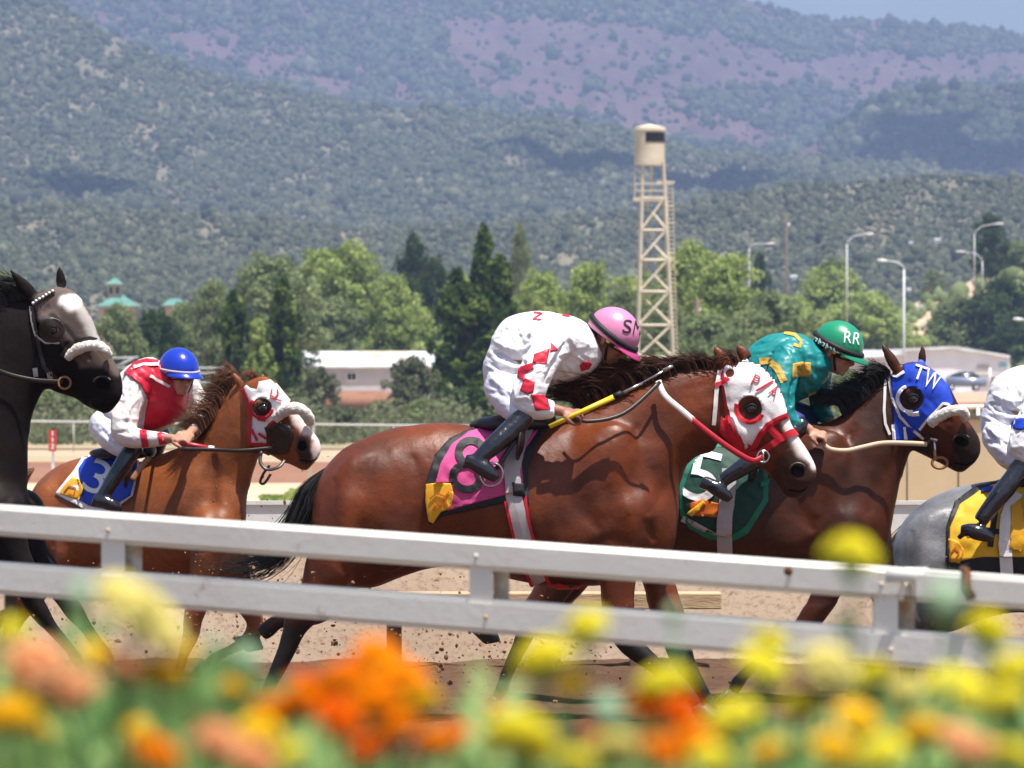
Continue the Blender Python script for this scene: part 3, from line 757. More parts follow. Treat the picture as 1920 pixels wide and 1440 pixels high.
TREES = [
 # px, top, halfwidth, Y, kind, material, label, base
 (8, 512, 34, 420, 'round', 'fol_bright', 'small bright green tree at the left edge of the photo behind the black horse', None),
 (120, 596, 60, 430, 'round', 'fol_olive', 'dim olive tree partly behind the black horse head and ears', None),
 (218, 573, 50, 400, 'round', 'fol_olive', 'round grey green tree just below the small green cupola', None),
 (292, 578, 50, 405, 'round', 'fol_dark', 'dark round tree to the right of the one below the cupola', None),
 (345, 568, 46, 470, 'round', 'fol_olive', 'hazy low tree below the second green roof', None),
 (400, 530, 50, 440, 'round', 'fol_olive', 'dull olive tree left of the narrow juniper pair', None),
 (505, 476, 92, 450, 'round', 'fol_olive', 'wide olive cottonwood rising behind the narrow junipers', None),
 (600, 468, 55, 492, 'round', 'fol_bright', 'light green tree between the wide olive cottonwood and the tall bright one', None),
 (655, 458, 72, 490, 'round', 'fol_bright', 'tall bright green cottonwood above the white roofed house', None),
 (735, 512, 52, 480, 'round', 'fol_bright', 'lower bright green tree right of the tall cottonwood', None),
 (782, 575, 48, 478, 'round', 'fol_bright', 'small yellow green tree touching the dark juniper mass', None),
 (630, 560, 70, 480, 'round', 'fol_olive', 'soft green tree directly above the left end of the white roof', None),
 (560, 590, 55, 470, 'round', 'fol_olive', 'grey green tree filling the space right of the dark narrow juniper', None),
 (700, 590, 60, 485, 'round', 'fol_olive', 'soft green tree directly above the middle of the white roof', None),
 (775, 442, 34, 560, 'round', 'fol_dark', 'tall dark pine standing behind the cottonwoods left of the juniper mass', None),
 (815, 480, 34, 520, 'round', 'fol_dark', 'dark distant tree between the tall pine and the juniper mass', None),
 (438, 542, 46, 345, 'column', 'fol_juniper', 'green and yellow juniper column, left one of the pair over the chestnut horse', None),
 (530, 524, 44, 340, 'column', 'fol_juniper', 'dark narrow juniper column, right one of the pair over the chestnut horse', None),
 (484, 600, 36, 335, 'column', 'fol_bright', 'short yellow green juniper between the two columns', None),
 (858, 500, 62, 350, 'column', 'fol_juniper', 'left column of the big dark juniper mass', None),
 (908, 430, 50, 352, 'column', 'fol_juniper', 'tallest dark juniper, its spire rising above all others in the middle', None),
 (938, 482, 54, 346, 'column', 'fol_juniper', 'right column of the big dark juniper mass beside the jockey in white', None),
 (890, 550, 80, 338, 'column', 'fol_juniper', 'broad dark juniper in front of the mass, left of the jockey in white', None),
 (976, 424, 22, 600, 'round', 'fol_olive', 'small distant pine just right of the tallest juniper', None),
 (1012, 506, 60, 450, 'round', 'fol_bright', 'light green tree behind the jockey in white', None),
 (1105, 494, 68, 440, 'round', 'fol_bright', 'round light green tree left of the watch tower', None),
 (1170, 540, 50, 430, 'round', 'fol_olive', 'olive tree right behind the legs of the watch tower', None),
 (1292, 452, 76, 440, 'round', 'fol_bright', 'tall light green tree touching the right side of the watch tower', None),
 (1366, 478, 80, 435, 'round', 'fol_bright', 'broad light green tree second to the right of the watch tower', None),
 (1425, 478, 22, 700, 'round', 'fol_dark', 'small dark conifer on the hill between two lamps', None),
 (1446, 545, 76, 430, 'round', 'fol_olive', 'olive green tree above the green helmet at its left', None),
 (1560, 502, 92, 660, 'round', 'fol_bright', 'wide light green tree above the green helmet', None),
 (1640, 560, 58, 655, 'round', 'fol_bright', 'yellow green tree left of the tall thin lamp post', None),
 (1500, 600, 66, 640, 'round', 'fol_bright', 'lower light green tree behind the green helmet', None),
 (1330, 590, 70, 400, 'round', 'fol_olive', 'dark olive shrubby tree between tower foot and teal jockey', None),
 (1385, 620, 50, 380, 'round', 'fol_olive', 'low dark bush behind the ears of the bay in the red hood', None),
 (1250, 560, 50, 405, 'round', 'fol_olive', 'dim tree seen through the lower bracing of the watch tower', None),
 (1730, 630, 52, 665, 'round', 'fol_olive', 'olive tree below the sandy bank left of the big dark tree', None),
 (1800, 556, 62, 670, 'round', 'fol_olive', 'round green tree over the roof of the right hand building', None),
 (1882, 520, 70, 668, 'round', 'fol_dark', 'big dark green tree at the right edge above the building', None),
 (1905, 600, 60, 660, 'round', 'fol_dark', 'lower dark tree at the right edge beside the small lamp', None),
 (1855, 402, 30, 760, 'round', 'fol_dark', 'lone tall pine on the bank beside the highest lamp', 520),
 (1905, 452, 42, 770, 'round', 'fol_olive', 'olive bush on top of the bank at the right edge', 520),
 (1750, 505, 20, 900, 'round', 'fol_olive', 'small bush on the skyline of the bank left of the highest lamp', 560),
 (1612, 552, 84, 650, 'round', 'fol_bright', 'spreading yellow green tree whose crown reaches the porch of the grey building', None),
 (1478, 556, 66, 600, 'round', 'fol_bright', 'light green tree between the dark conifer and the green helmet', None),
 (1180, 520, 54, 470, 'round', 'fol_bright', 'light green tree directly behind the watch tower legs', None),
 (1560, 490, 60, 660, 'round', 'fol_olive', 'soft green tree far behind the second lamp', None),
]
for i, (px, top, hw, Y, kind, fol, lab, base) in enumerate(TREES):
    nm = {'round': 'tree', 'column': 'juniper', 'cone': 'pine_tree'}[kind]
    tree(nm, px, top, hw, Y, kind, fol, lab, 'tree', var=i, base=base)
SHR = [
 (596, 692, 44, 330, 'fol_grey', 'rounded grey green shrub at the left end of the white house'),
 (772, 672, 60, 325, 'fol_grey', 'dark grey green shrub at the right end of the white house'),
 (700, 762, 40, 312, 'fol_grey', 'low dry shrub in front of the bare bank under the white house'),
 (548, 730, 34, 318, 'fol_dark', 'dark shrub at the foot of the narrow juniper'),
 (420, 700, 50, 322, 'fol_olive', 'olive shrub right of the jockey with the blue helmet'),
 (230, 726, 60, 318, 'fol_olive', 'olive shrub behind the back of the blue helmet jockey'),
 (120, 720, 70, 320, 'fol_olive', 'olive shrub between the black horse neck and its rival'),
 (640, 762, 50, 305, 'fol_grey', 'pale grassy shrub over the chestnut horse nose'),
 (800, 750, 60, 306, 'fol_olive', 'olive shrub above the rump of the middle horse'),
 (880, 730, 66, 308, 'fol_dark', 'dark shrub between the rump and the jockey in white'),
 (330, 740, 60, 304, 'fol_olive', 'olive shrub seen between the blue helmet jockey and his horse'),
 (980, 700, 60, 318, 'fol_dark', 'dark shrub hidden mostly behind the jockey in white'),
 (1300, 640, 70, 340, 'fol_olive', 'grey green shrub at the foot of the watch tower'),
 (1090, 690, 70, 330, 'fol_dark', 'dark shrub left of the tower foot behind the jockey in white'),
 (1590, 700, 60, 330, 'fol_olive', 'olive shrub under the chin of the teal jockey'),
 (1520, 720, 60, 325, 'fol_olive', 'olive shrub behind the arms of the teal jockey'),
 (1210, 690, 70, 335, 'fol_olive', 'olive shrub behind the pink helmet'),
]
for i, (px, top, hw, Y, fol, lab) in enumerate(SHR):
    tree('shrub', px, top, hw, Y, 'shrub', fol, lab, 'shrub', var=i)
# bushy undergrowth between the trunks: reads as one belt
def belt(name, N, xr, Yr, rad, seed, mt, label):
    R = np.random.RandomState(seed)
    def pos(px, v):
        Y = Yr[0] + (Yr[1] - Yr[0]) * v; return (px - 960) * Y / F, Y, gz(0, Y) + .2
    bushes(name, pos, N, rad, lambda px, py, v: np.ones_like(px) * .9, seed, label, vr=(0, 1), xr=xr, fine=True, squash=.9, mat_=mt)
LB = {}
def leafbelt(name, N, xr, Yr, size, seed, mt, label, zr=(0, 1.5)):
    R = np.random.RandomState(seed); n = N
    px = R.uniform(xr[0], xr[1], n); Y = R.uniform(Yr[0], Yr[1], n)
    x = (px - 960) * Y / F; nn = fbm2(px * .02, Y * .05, 3); h = np.clip(.55 + nn, .12, 1.3)
    z = gz(0, Y) + (zr[0] + (zr[1] - zr[0]) * R.rand(n) ** .8) * h
    c = np.stack([x, Y, z], 1); nrm = R.normal(0, 1, (n, 3)); nrm[:, 2] += .6; nrm /= np.linalg.norm(nrm, axis=1)[:, None]
    u = np.cross(nrm, R.normal(0, 1, (n, 3))); u /= np.linalg.norm(u, axis=1)[:, None]; v = np.cross(nrm, u); s = size * R.uniform(.5, 1.4, (n, 1))
    V = np.stack([c - u * s, c - v * s * .6, c + u * s, c + v * s * .6], 1).reshape(-1, 3)
    me = bpy.data.meshes.new(name); me.vertices.add(n * 4); me.vertices.foreach_set('co', V.ravel())
    me.loops.add(n * 4); me.loops.foreach_set('vertex_index', np.arange(n * 4, dtype=np.int32))
    me.polygons.add(n); me.polygons.foreach_set('loop_start', np.arange(0, n * 4, 4, dtype=np.int32)); me.polygons.foreach_set('loop_total', np.full(n, 4, dtype=np.int32))
    me.update(calc_edges=True); a = me.attributes.new('tint', 'FLOAT', 'POINT'); a.data.foreach_set('value', np.repeat(np.clip(.45 + .35 * nn + R.normal(0, .18, n), 0, 1), 4))
    o = linkmesh(name, me, mt, smooth=False); tag(o, label, 'undergrowth', kind='stuff'); return o
leafbelt('undergrowth', 34000, (-250, 1560), (232, 335), .14, 31, M['fol_grey'], 'dry grey green brush in a belt behind the far rail', (0, 2.1))
leafbelt('undergrowth', 26000, (-250, 1500), (465, 520), .26, 32, M['fol_olive'], 'green brush growing between the trunks of the tree belt', (0, 4.5))
leafbelt('grass', 1500, (488, 560), (98, 103), .04, 33, M['fol_bright'], 'tuft of green grass on the infield sand', (0, .16))

# ---------------------------------------------------------------- watch tower
def tower():
    Y = 335.0; k = Y / F
    zg = float(gz(0, Y)); e = empty('watch_tower', P(1229, 760, Y), 'tall cream steel lattice tower with a small round cabin on top', 'tower')
    e.location.z = zg
    def rowx(py):   # left and right front legs
        return (np.interp(py, [310, 880], [1205, 1189]), np.interp(py, [310, 880], [1243, 1272]))
    legs = MB(); base_py = HZ + (H - zg) * F / Y
    dpt = lambda py: (rowx(py)[1] - rowx(py)[0]) * k * .5
    cor = lambda py, i, j: P(rowx(py)[i], py, Y) + Vector((0, (dpt(py) if j else -dpt(py)), 0))
    for i in (0, 1):
        for j in (0, 1):
            m_ = MB(); m_.bar(cor(305, i, j), cor(base_py, i, j), .10, 4); m_.build('leg', M['tower_paint'], e, smooth=False)
    lev = [372, 432, 488, 547, 610, 670, 735, 795]
    for a in lev:
        m_ = MB()
        for (p, q) in (((0, 0), (1, 0)), ((1, 0), (1, 1)), ((1, 1), (0, 1)), ((0, 1), (0, 0))):
            m_.bar(cor(a, *p), cor(a, *q), .07, 4)
        m_.build('cross_beam', M['tower_paint'], e, smooth=False)
    for a, b in zip(lev[:-1], lev[1:]):
        for (p_, q_, r_) in ((cor(a, 1, 0), cor(b, 0, 0), .075), (cor((a + b) / 2, 0, 0) * .5 + cor((a + b) / 2, 1, 0) * .5, cor(b, 1, 0), .075), (cor(a, 0, 1), cor(b, 1, 1), .045)):
            m_ = MB(); m_.bar(p_, q_, r_, 4); m_.build('brace', M['tower_paint'], e, smooth=False)
    # cabin
    cx = 1218; c = P(cx, 308, Y); r = 28.5 * k; top = P(cx, 244, Y).z
    n = 28; cab = MB(); cab.tube([Vector((c.x, Y, c.z)), Vector((c.x, Y, top))], [r, r], n=n)
    cab.tube([Vector((c.x, Y, c.z - .06)), Vector((c.x, Y, c.z + .22))], [r * 1.02, r * 1.02], n=n)
    co = cab.build('cabin', M['tower_paint'], e, smooth=False)
    rf = MB(); rf.tube([Vector((c.x, Y, top - .03)), Vector((c.x, Y, top + .16)), Vector((c.x, Y, P(cx, 233, Y).z))], [r * 1.06, r * 1.03, .12], n=n)
    rf.build('roof', M['tower_paint'], e, smooth=False)
    wn = MB(); z0, z1 = P(0, 267, Y).z, P(0, 249, Y).z; vs = []; m_ = 12
    a0, a1 = math.radians(-106), math.radians(-14)
    for i in range(m_ + 1):
        a = a0 + (a1 - a0) * i / m_
        for z in (z0, z1):
            for rr in (r * 1.005, r * 1.035): vs.append(Vector((c.x + rr * math.cos(a), Y + rr * math.sin(a), z)))
    fs = []
    for i in range(m_):
        q = i * 4; w_ = q + 4
        fs += [(q + 1, w_ + 1, w_ + 3, q + 3), (q, q + 2, w_ + 2, w_), (q + 2, q + 3, w_ + 3, w_ + 2), (q, w_, w_ + 1, q + 1)]
    wn.add(vs, fs); wn.build('window', M['black_glass'], e, smooth=False)
    # landing, rail, ladder
    ld = MB(); zc = P(0, 374, Y).z
    ld.box((P(1217, 374, Y).x, Y, zc), (60 * k, 46 * k, .22))
    ld.box((P(1248, 342, Y).x, Y - .2, P(0, 342, Y).z), (34 * k, .8, .12)); ld.build('landing', M['tower_paint'], e, smooth=False)
    hr = MB()
    for x in (1190, 1204, 1248): hr.bar(P(x, 374, Y - .7), P(x, 330 if x < 1200 else 340, Y - .7), .035, 5)
    for y in (345, 358): hr.bar(P(1190, y, Y - .7), P(1246, y, Y - .7), .035, 5)
    hr.bar(P(1190, 310, Y), P(1190, 374, Y), .05, 5)
    hr.build('handrail', M['tower_paint'], e, smooth=False)
    la = MB(); la.bar(P(1221, 312, Y), P(1221, 378, Y), .09, 5)
    la.build('center_post', M['tower_paint'], e, smooth=False)
    la = MB()
    for dx in (0, 12): la.bar(P(1250 + dx * .9, 342, Y + .9), P(1262 + dx, 810, Y + .9), .03, 4)
    for i in range(58):
        y = 346 + i * 8; x = 1250 + (y - 342) * 12 / 468; la.bar(P(x, y, Y + .9), P(x + 11, y, Y + .9), .02, 4)
    for y in (342, 386, 418, 486): la.bar(P(1240, y, Y + .3), P(1264, y, Y + .9), .03, 4)
    la.build('ladder', M['tower_paint'], e, smooth=False)
tower()

# ---------------------------------------------------------------- buildings
def building_left():
    Y = 452.0; k = Y / F; zb = float(gz(0, Y)); e = empty('house', (P(690, 700, Y).x, Y, zb), 'long low pale house with a rusted white metal roof among the shrubs', 'house')
    x0, x1 = P(572, 0, Y).x, P(812, 0, Y).x; dpt = 7.0
    zt = P(0, 690, Y).z; zr = P(0, 661, Y).z
    w = MB(); w.box(((x0 + x1) / 2, Y + dpt / 2, (zb - 1 + zt) / 2), (x1 - x0, dpt, zt - zb + 1)); w.build('wall', M['wall_pale'], e, smooth=False)
    r = MB(); o = .35
    a = [Vector((x0 - o, Y - o, zt)), Vector((x1 + o, Y - o, zt)), Vector((x1 + o, Y + dpt / 2, zr)), Vector((x0 - o, Y + dpt / 2, zr)), Vector((x1 + o, Y + dpt + o, zt)), Vector((x0 - o, Y + dpt + o, zt))]
    b = [v + Vector((0, 0, .14)) for v in a]
    r.add(a + b, [(6, 7, 8, 9), (9, 8, 10, 11), (0, 3, 2, 1), (3, 5, 4, 2), (0, 1, 7, 6), (1, 2, 8, 7), (2, 4, 10, 8), (4, 5, 11, 10), (5, 3, 9, 11), (3, 0, 6, 9)])
    r.build('roof', M['metal_roof'], e, smooth=False)
    rp = MB()
    sl = lambda x, t: Vector((P(x, 0, Y).x, Y - o + (dpt / 2 + o) * t, zt + (zr - zt) * t + .19))
    rp.add([sl(668, .55), sl(762, .5), sl(764, .97), sl(672, .97)], [(0, 1, 2, 3)]); rp.add([sl(748, .1), sl(768, .12), sl(766, .45), sl(744, .4)], [(0, 1, 2, 3)])
    rp.build('roof_patch', mat('roof_rust', (.46, .36, .26), .8, .2, col2=(.6, .55, .5), scale=1.5), e, smooth=False)
    for (wx0, wx1, wy0, wy1) in ((651, 668, 699, 713), (735, 752, 699, 713)):
        f = MB(); c = P((wx0 + wx1) / 2, (wy0 + wy1) / 2, Y); f.box((c.x, Y - .03, c.z), ((wx1 - wx0) * k + .12, .14, (wy1 - wy0) * k + .12))
        fo = f.build('window', M['white'], e, smooth=False)
        p = MB()
        for s in (-1, 1): p.box((c.x + s * (wx1 - wx0) * k * .25, Y - .115, c.z), ((wx1 - wx0) * k * .42, .04, (wy1 - wy0) * k * .86))
        p.build('pane', M['dark_glass'], fo, smooth=False)
    # bare bank in front
    return e
building_left()
# bare earth bank under the house
bm_ = MB(); Yb = 430.0
for i in range(1):
    bm_.tube([P(540, 770, Yb), P(640, 757, Yb), P(720, 757, Yb), P(800, 772, Yb)], [.5, 1.0, 1.0, .5], n=12, flat=3.0)
o_ = bm_.build('earth_bank', M['dirt_far']); tag(o_, kind='structure')

M['wall_bright'] = mat('wall_bright', (.78, .82, .88), .8, .2, col2=(.72, .76, .83), scale=.8)
def building_right():
    Y = 620.0; k = Y / F; zb = float(gz(0, Y)); e = empty('building', (P(1750, 700, Y).x, Y, zb), 'low wide grey building with a pale shallow gable roof behind the parked car', 'building')
    x0, x1 = P(1500, 0, Y).x, P(1893, 0, Y).x; dpt = 12.0
    xs = [P(q, 0, Y).x for q in (1500, 1620, 1740, 1788, 1893)]; zs = [P(0, q, Y).z for q in (668, 664, 657, 655, 672)]
    n = len(xs); w = MB()
    fr = [Vector((x, Y, z - .05)) for x, z in zip(xs, zs)] + [Vector((x, Y, zb - 1)) for x in xs]
    bk = [v + Vector((0, dpt, 0)) for v in fr]
    fs = []
    for i in range(n - 1): fs += [(i, i + n, i + 1 + n, i + 1), (2 * n + i + 1, 2 * n + i + n + 1, 2 * n + i + n, 2 * n + i)]
    fs += [(0, 2 * n, 3 * n, n), (n - 1, 2 * n - 1, 4 * n - 1, 3 * n - 1)]
    w.add(fr + bk, fs); w.build('wall', M['wall_bright'], e, smooth=False)
    r = MB(); t = .35
    a = []
    for x, z in zip(xs, zs): a += [Vector((x, Y - .5, z)), Vector((x, Y - .5, z + t)), Vector((x, Y + dpt + .5, z + t)), Vector((x, Y + dpt + .5, z))]
    fs = []
    for i in range(n - 1):
        for j in range(4): fs.append((i * 4 + j, i * 4 + (j + 1) % 4, i * 4 + 4 + (j + 1) % 4, i * 4 + 4 + j))
    fs += [(3, 2, 1, 0), ((n - 1) * 4, (n - 1) * 4 + 1, (n - 1) * 4 + 2, (n - 1) * 4 + 3)]
    r.add(a, fs); r.build('roof', M['metal_roof'], e, smooth=False)
    r2 = MB(); r2.add([P(1500, 672, Y - 6), P(1640, 668, Y - 6), P(1735, 656, Y + 3), P(1500, 657, Y + 3), P(1500, 675, Y - 6), P(1640, 671, Y - 6), P(1735, 659, Y + 3), P(1500, 660, Y + 3)], [(0, 1, 2, 3), (7, 6, 5, 4), (0, 4, 5, 1), (1, 5, 6, 2), (2, 6, 7, 3), (3, 7, 4, 0)])
    r2.build('porch_roof', M['metal_roof'], e, smooth=False)
    for q in (1520, 1580, 1638):
        p = MB(); p.bar(P(q, 671, Y - 5.6), P(q, 735, Y - 5.6), .12, 6); p.build('post', M['wall_pale'], e, smooth=False)
    d = MB(); c = P(1843, 705, Y); d.box((c.x, Y - .05, c.z), (22 * k, .12, 42 * k)); d.build('door', mat('door_grey', (.42, .42, .40), .6, .3), e, smooth=False)
    for q in (1632, 1655):
        d = MB(); c = P(q, 690, Y); d.box((c.x, Y - .05, c.z), (10 * k, .12, 16 * k)); d.build('window', M['dark_glass'], e, smooth=False)
    s = MB(); c = P(1880, 684, Y); s.box((c.x, Y - .08, c.z), (14 * k, .12, 8 * k)); s.build('wall_sign', mat('sky_sign', (.25, .5, .62), .5, .3), e, smooth=False)
    r = MB(); r.bar(P(1600, 700, Y - 7), P(1893, 700, Y - 7), .05, 6)
    r.build('gutter', M['white'], e, smooth=False)
building_right()

def cupola():
    Y = 600.0; k = Y / F; e = empty('cupola_building', P(222, 600, Y), 'green roofed hall with a small square cupola above the trees at the left', 'building')
    e.location.z = float(gz(0, Y))
    def hip(mb, xa, xb, ya, yb, dp, ridge=.3, Yo=0):
        a, b = P(xa, yb, Y).x, P(xb, yb, Y).x; z0, z1 = P(0, yb, Y).z, P(0, ya, Y).z; m = (a + b) / 2; hw = (b - a) / 2 * ridge; yc = Y + Yo
        v = [Vector((a, yc - dp, z0)), Vector((b, yc - dp, z0)), Vector((b, yc + dp, z0)), Vector((a, yc + dp, z0)), Vector((m - hw, yc, z1)), Vector((m + hw, yc, z1))]
        mb.add(v, [(0, 1, 5, 4), (1, 2, 5), (2, 3, 4, 5), (3, 0, 4), (3, 2, 1, 0)])
    r = MB(); hip(r, 184, 262, 553, 575, 3.0, .2); r.build('roof', M['green_roof'], e, smooth=False)
    w = MB(); z0 = e.location.z; zt = P(0, 575, Y).z; w.box((P(223, 0, Y).x, Y, (z0 + zt) / 2), (66 * k, 5.2, zt - z0)); w.build('wall', M['stone_wall'], e, smooth=False)
    w = MB(); zt = P(0, 533, Y).z; zb = P(0, 566, Y).z; w.box((P(215, 0, Y).x, Y, (zb + zt) / 2), (23 * k, 23 * k, zt - zb)); t = w.build('cupola_tower', M['stone_wall'], e, smooth=False)
    for q in (209, 221):
        w = MB(); w.box((P(q, 0, Y).x, Y - 11.6 * k, P(0, 545, Y).z), (6 * k, .06, 12 * k)); w.build('window', M['dark_glass'], t, smooth=False)
    r = MB(); hip(r, 198, 233, 521, 533, 1.1, .05); r.bar(P(215, 524, Y), P(215, 514, Y), .05, 5); r.build('cupola_roof', M['green_roof'], e, smooth=False)
    e2 = empty('hall', P(328, 600, Y), 'low second green roof just right of the cupola hall', 'building'); e2.location.z = z0
    r = MB(); hip(r, 306, 350, 560, 573, 2.0, .4); r.build('roof', M['green_roof'], e2, smooth=False)
    w = MB(); zt = P(0, 573, Y).z; w.box((P(328, 0, Y).x, Y, (z0 + zt) / 2), (38 * k, 3.4, zt - z0)); w.build('wall', M['stone_wall'], e2, smooth=False)
cupola()

# small white homes on the slopes
def cottage(px, py, wpx, Y, label, posfn=None):
    k = Y / F; w_ = wpx * k; c = P(px, py, Y); e = empty('cottage', c, label, 'house')
    m_ = MB(); m_.box(c + Vector((0, 0, 0)), (w_, w_ * .6, w_ * .48)); m_.build('wall', M['wall_pale'], e, smooth=False)
    r = MB(); z = w_ * .24; a = w_ * .55; b = w_ * .36
    v = [c + Vector(q) for q in ((-a, -b, z), (a, -b, z), (a, b, z), (-a, b, z), (-a, 0, z + w_ * .16), (a, 0, z + w_ * .16))]
    r.add(v, [(0, 1, 5, 4), (2, 3, 4, 5), (1, 2, 5), (3, 0, 4), (3, 2, 1, 0)]); r.build('roof', M['metal_roof'], e, smooth=False)
for (px, py, wp, Y, lab) in ((1708, 456, 8, 1330, 'tiny white house on the scrub slope right of the second lamp'), (1758, 452, 12, 1340, 'tiny tan house on the slope left of the highest lamp'),
    (1488, 521, 12, 1230, 'tiny white roof on the slope above the wide light green tree'), (1556, 507, 8, 1250, 'tiny white house just left of the second lamp pole'),
    (1704, 544, 9, 780, 'tiny white shed on the sandy bank beside the tall thin lamp'), (1725, 576, 9, 700, 'tiny white shed low on the sandy bank')):
    cottage(px, py, wp, Y, lab)

# ---------------------------------------------------------------- parked car
def car():
    Y = 596.0; k = Y / F; zb = P(0, 728, Y).z; e = empty('parked_car', P(1806, 728, Y), 'small grey blue saloon car parked before the grey building', 'car')
    X = lambda px: (px - 960) * k; W = 1.75
    prof = [(1768, 724), (1768, 712), (1773, 704), (1790, 699), (1800, 696), (1812, 695), (1826, 697), (1838, 705), (1846, 709), (1848, 722), (1842, 726), (1772, 726)]
    low = [(1767, 723), (1767, 711), (1772, 706), (1846, 709), (1849, 713), (1848, 724), (1838, 725), (1772, 725)]
    def ext(pl, w_, name, mt, par=e):
        v = [Vector((X(x), Y - w_ / 2, P(0, y, Y).z)) for x, y in pl] + [Vector((X(x), Y + w_ / 2, P(0, y, Y).z)) for x, y in pl]; n = len(pl)
        me = bpy.data.meshes.new(name); bm = bmesh.new(); vv = [bm.verts.new(q) for q in v]
        bm.faces.new(vv[:n]); bm.faces.new(list(reversed(vv[n:])))
        for i in range(n): bm.faces.new((vv[(i + 1) % n], vv[i], vv[n + i], vv[n + (i + 1) % n]))
        bmesh.ops.recalc_face_normals(bm, faces=bm.faces)
        bmesh.ops.bevel(bm, geom=[ed for ed in bm.edges], offset=.05, segments=2, affect='EDGES'); bm.to_mesh(me); bm.free()
        return linkmesh(name, me, mt, par)
    bd = ext(low, W, 'body', M['car_paint'])
    gl = [(1778, 706), (1790, 700), (1801, 697), (1813, 696), (1825, 698), (1836, 706), (1838, 708), (1778, 708)]
    ext(gl, W * .86, 'cabin_glass', M['dark_glass'])
    ext([(1789, 701), (1800, 696.5), (1813, 695.3), (1826, 697.6), (1827, 698.4), (1813, 696.8), (1800, 698), (1790, 702)], W * .84, 'roof', M['car_paint'])
    for q in (1783, 1829):
        for s in (-1, 1):
            m_ = MB(); c = Vector((X(q), Y + s * (W / 2 - .08), zb + .02)); m_.tube([c + Vector((0, -.1, 0)), c + Vector((0, .1, 0))], [.33, .33], n=18)
            wo_ = m_.build('wheel', M['tyre'], e); m_ = MB(); m_.tube([c + Vector((0, s * .09, 0)), c + Vector((0, s * .115, 0))], [.2, .19], n=14); m_.build('rim', M['rim'], wo_)
    m_ = MB(); m_.box((X(1848.5), Y - .55, P(0, 713, Y).z), (.1, .35, .14)); m_.build('headlight', M['white'], e)
    m_ = MB(); m_.box((X(1767), Y - .55, P(0, 713, Y).z), (.1, .3, .16)); m_.build('tail_light', M['red_sign'], e)
car()

# ---------------------------------------------------------------- street lamps, poles
def lamp(px, top, tipx, tipy, Y, label, base=None, knee=None, th=.06):
    z0 = float(gz(0, Y)); e = empty('street_lamp', (P(px, 0, Y).x, Y, z0), label, 'street lamp', 'street lamps along the road')
    if base is not None: z0 = P(0, base, Y).z; e.location.z = z0
    m_ = MB(); a = P(px, top, Y); m_.tube([Vector((a.x, Y, z0)), a], [th * 1.3, th], n=8); m_.build('pole', M['lamp_metal'], e)
    m_ = MB(); t = P(tipx, tipy, Y); d = 1 if tipx > px else -1
    k1 = P(px + d * 2, top - 6, Y); k2 = P(px + d * 14, top - (top - tipy) * .62 - 3, Y); k3 = P(tipx - d * 18, tipy + 1, Y)
    m_.tube([a, k1, k2, k3], [th, th * .9, th * .8, th * .8], n=8); m_.build('arm', M['lamp_metal'], e)
    m_ = MB(); m_.tube([k3, (k3 + t) / 2, t], [th * 1.1, th * 1.7, th * 1.2], n=8, flat=.6); m_.build('lamp_head', M['white'], e)
lamp(1405, 466, 1453, 456, 690, 'leftmost street lamp, its head pointing right over the dark conifer')
lamp(1588, 458, 1638, 438, 610, 'street lamp with head to the right above the wide light green tree', base=640)
lamp(1695, 505, 1645, 488, 340, 'tall thin street lamp in front of the grey building, head pointing left', th=.055)
lamp(1827, 440, 1881, 419, 700, 'highest street lamp, in front of the lone pine', base=545)
lamp(1842, 490, 1792, 471, 705, 'street lamp with head to the left beside the highest one', base=545)
lamp(1948, 625, 1900, 598, 330, 'lamp head entering at the right edge above the building', th=.055)
def upole(px, top, Y, lab, base=None):
    e = empty('utility_pole', (P(px, 0, Y).x, Y, float(gz(0, Y))), lab, 'utility pole')
    if base: e.location.z = P(0, base, Y).z
    m_ = MB(); m_.tube([e.location.copy(), P(px, top, Y)], [.22, .15], n=8); m_.build('pole', M['pole_wood'], e)
    m_ = MB(); m_.bar(P(px - 10, top + 8, Y), P(px + 6, top + 8, Y), .09, 4); m_.build('crossarm', M['pole_wood'], e)
    m_ = MB(); c = P(px + 4, top + 25, Y); m_.tube([c, c + Vector((0, 0, .6 * Y / 950))], [.2 * Y / 950] * 2, n=10); m_.build('transformer', M['lamp_metal'], e)
upole(1475, 400, 950, 'thin wooden utility pole on the slope between the first two lamps')
upole(1308, 560, 420, 'dark wooden utility pole in the trees right of the tower')

# ---------------------------------------------------------------- rails and fences of the infield
def wirefence():
    Y = 200.0; e = empty('wire_fence', (0, Y, 0), 'thin pale top rail on slim posts in front of the brush', 'fence')
    m_ = MB(); m_.tube([P(-300, 785, Y), P(60, 790, Y), P(420, 794, Y), P(800, 798, Y), P(1300, 803, Y), P(2200, 812, Y)], [.035] * 6, n=8); m_.build('top_rail', M['pipe_grey'], e)
    for i in range(16):
        x = -200 + i * 150 + 38; y = np.interp(x, [-300, 2200], [785, 812]); m_ = MB(); a = P(x, y, Y); m_.tube([Vector((a.x, Y, -.05)), a], [.022, .022], n=6); m_.build('post', M['pipe_grey'], e)
wirefence()
def corral():
    Y = 290.0; e = empty('corral_fence', (P(330, 0, Y).x, Y, 0), 'grey pipe corral behind the jockey with the blue helmet', 'fence')
    for (x, y0) in ((232, 672), (300, 680), (372, 690), (402, 716), (250, 690)):
        m_ = MB(); a = P(x, y0, Y); m_.tube([Vector((a.x, Y, 0)), a], [.05, .05], n=8); m_.build('post', M['pipe_grey'], e)
    for ln in (((210, 690), (420, 690)), ((340, 700), (420, 700)), ((215, 688), (250, 672)), ((340, 718), (420, 718)), ((210, 740), (420, 740)), ((200, 672), (260, 670))):
        m_ = MB(); m_.bar(P(*ln[0], Y - .06), P(*ln[1], Y - .06), .045, 8); m_.build('rail', M['pipe_grey'], e)
corral()
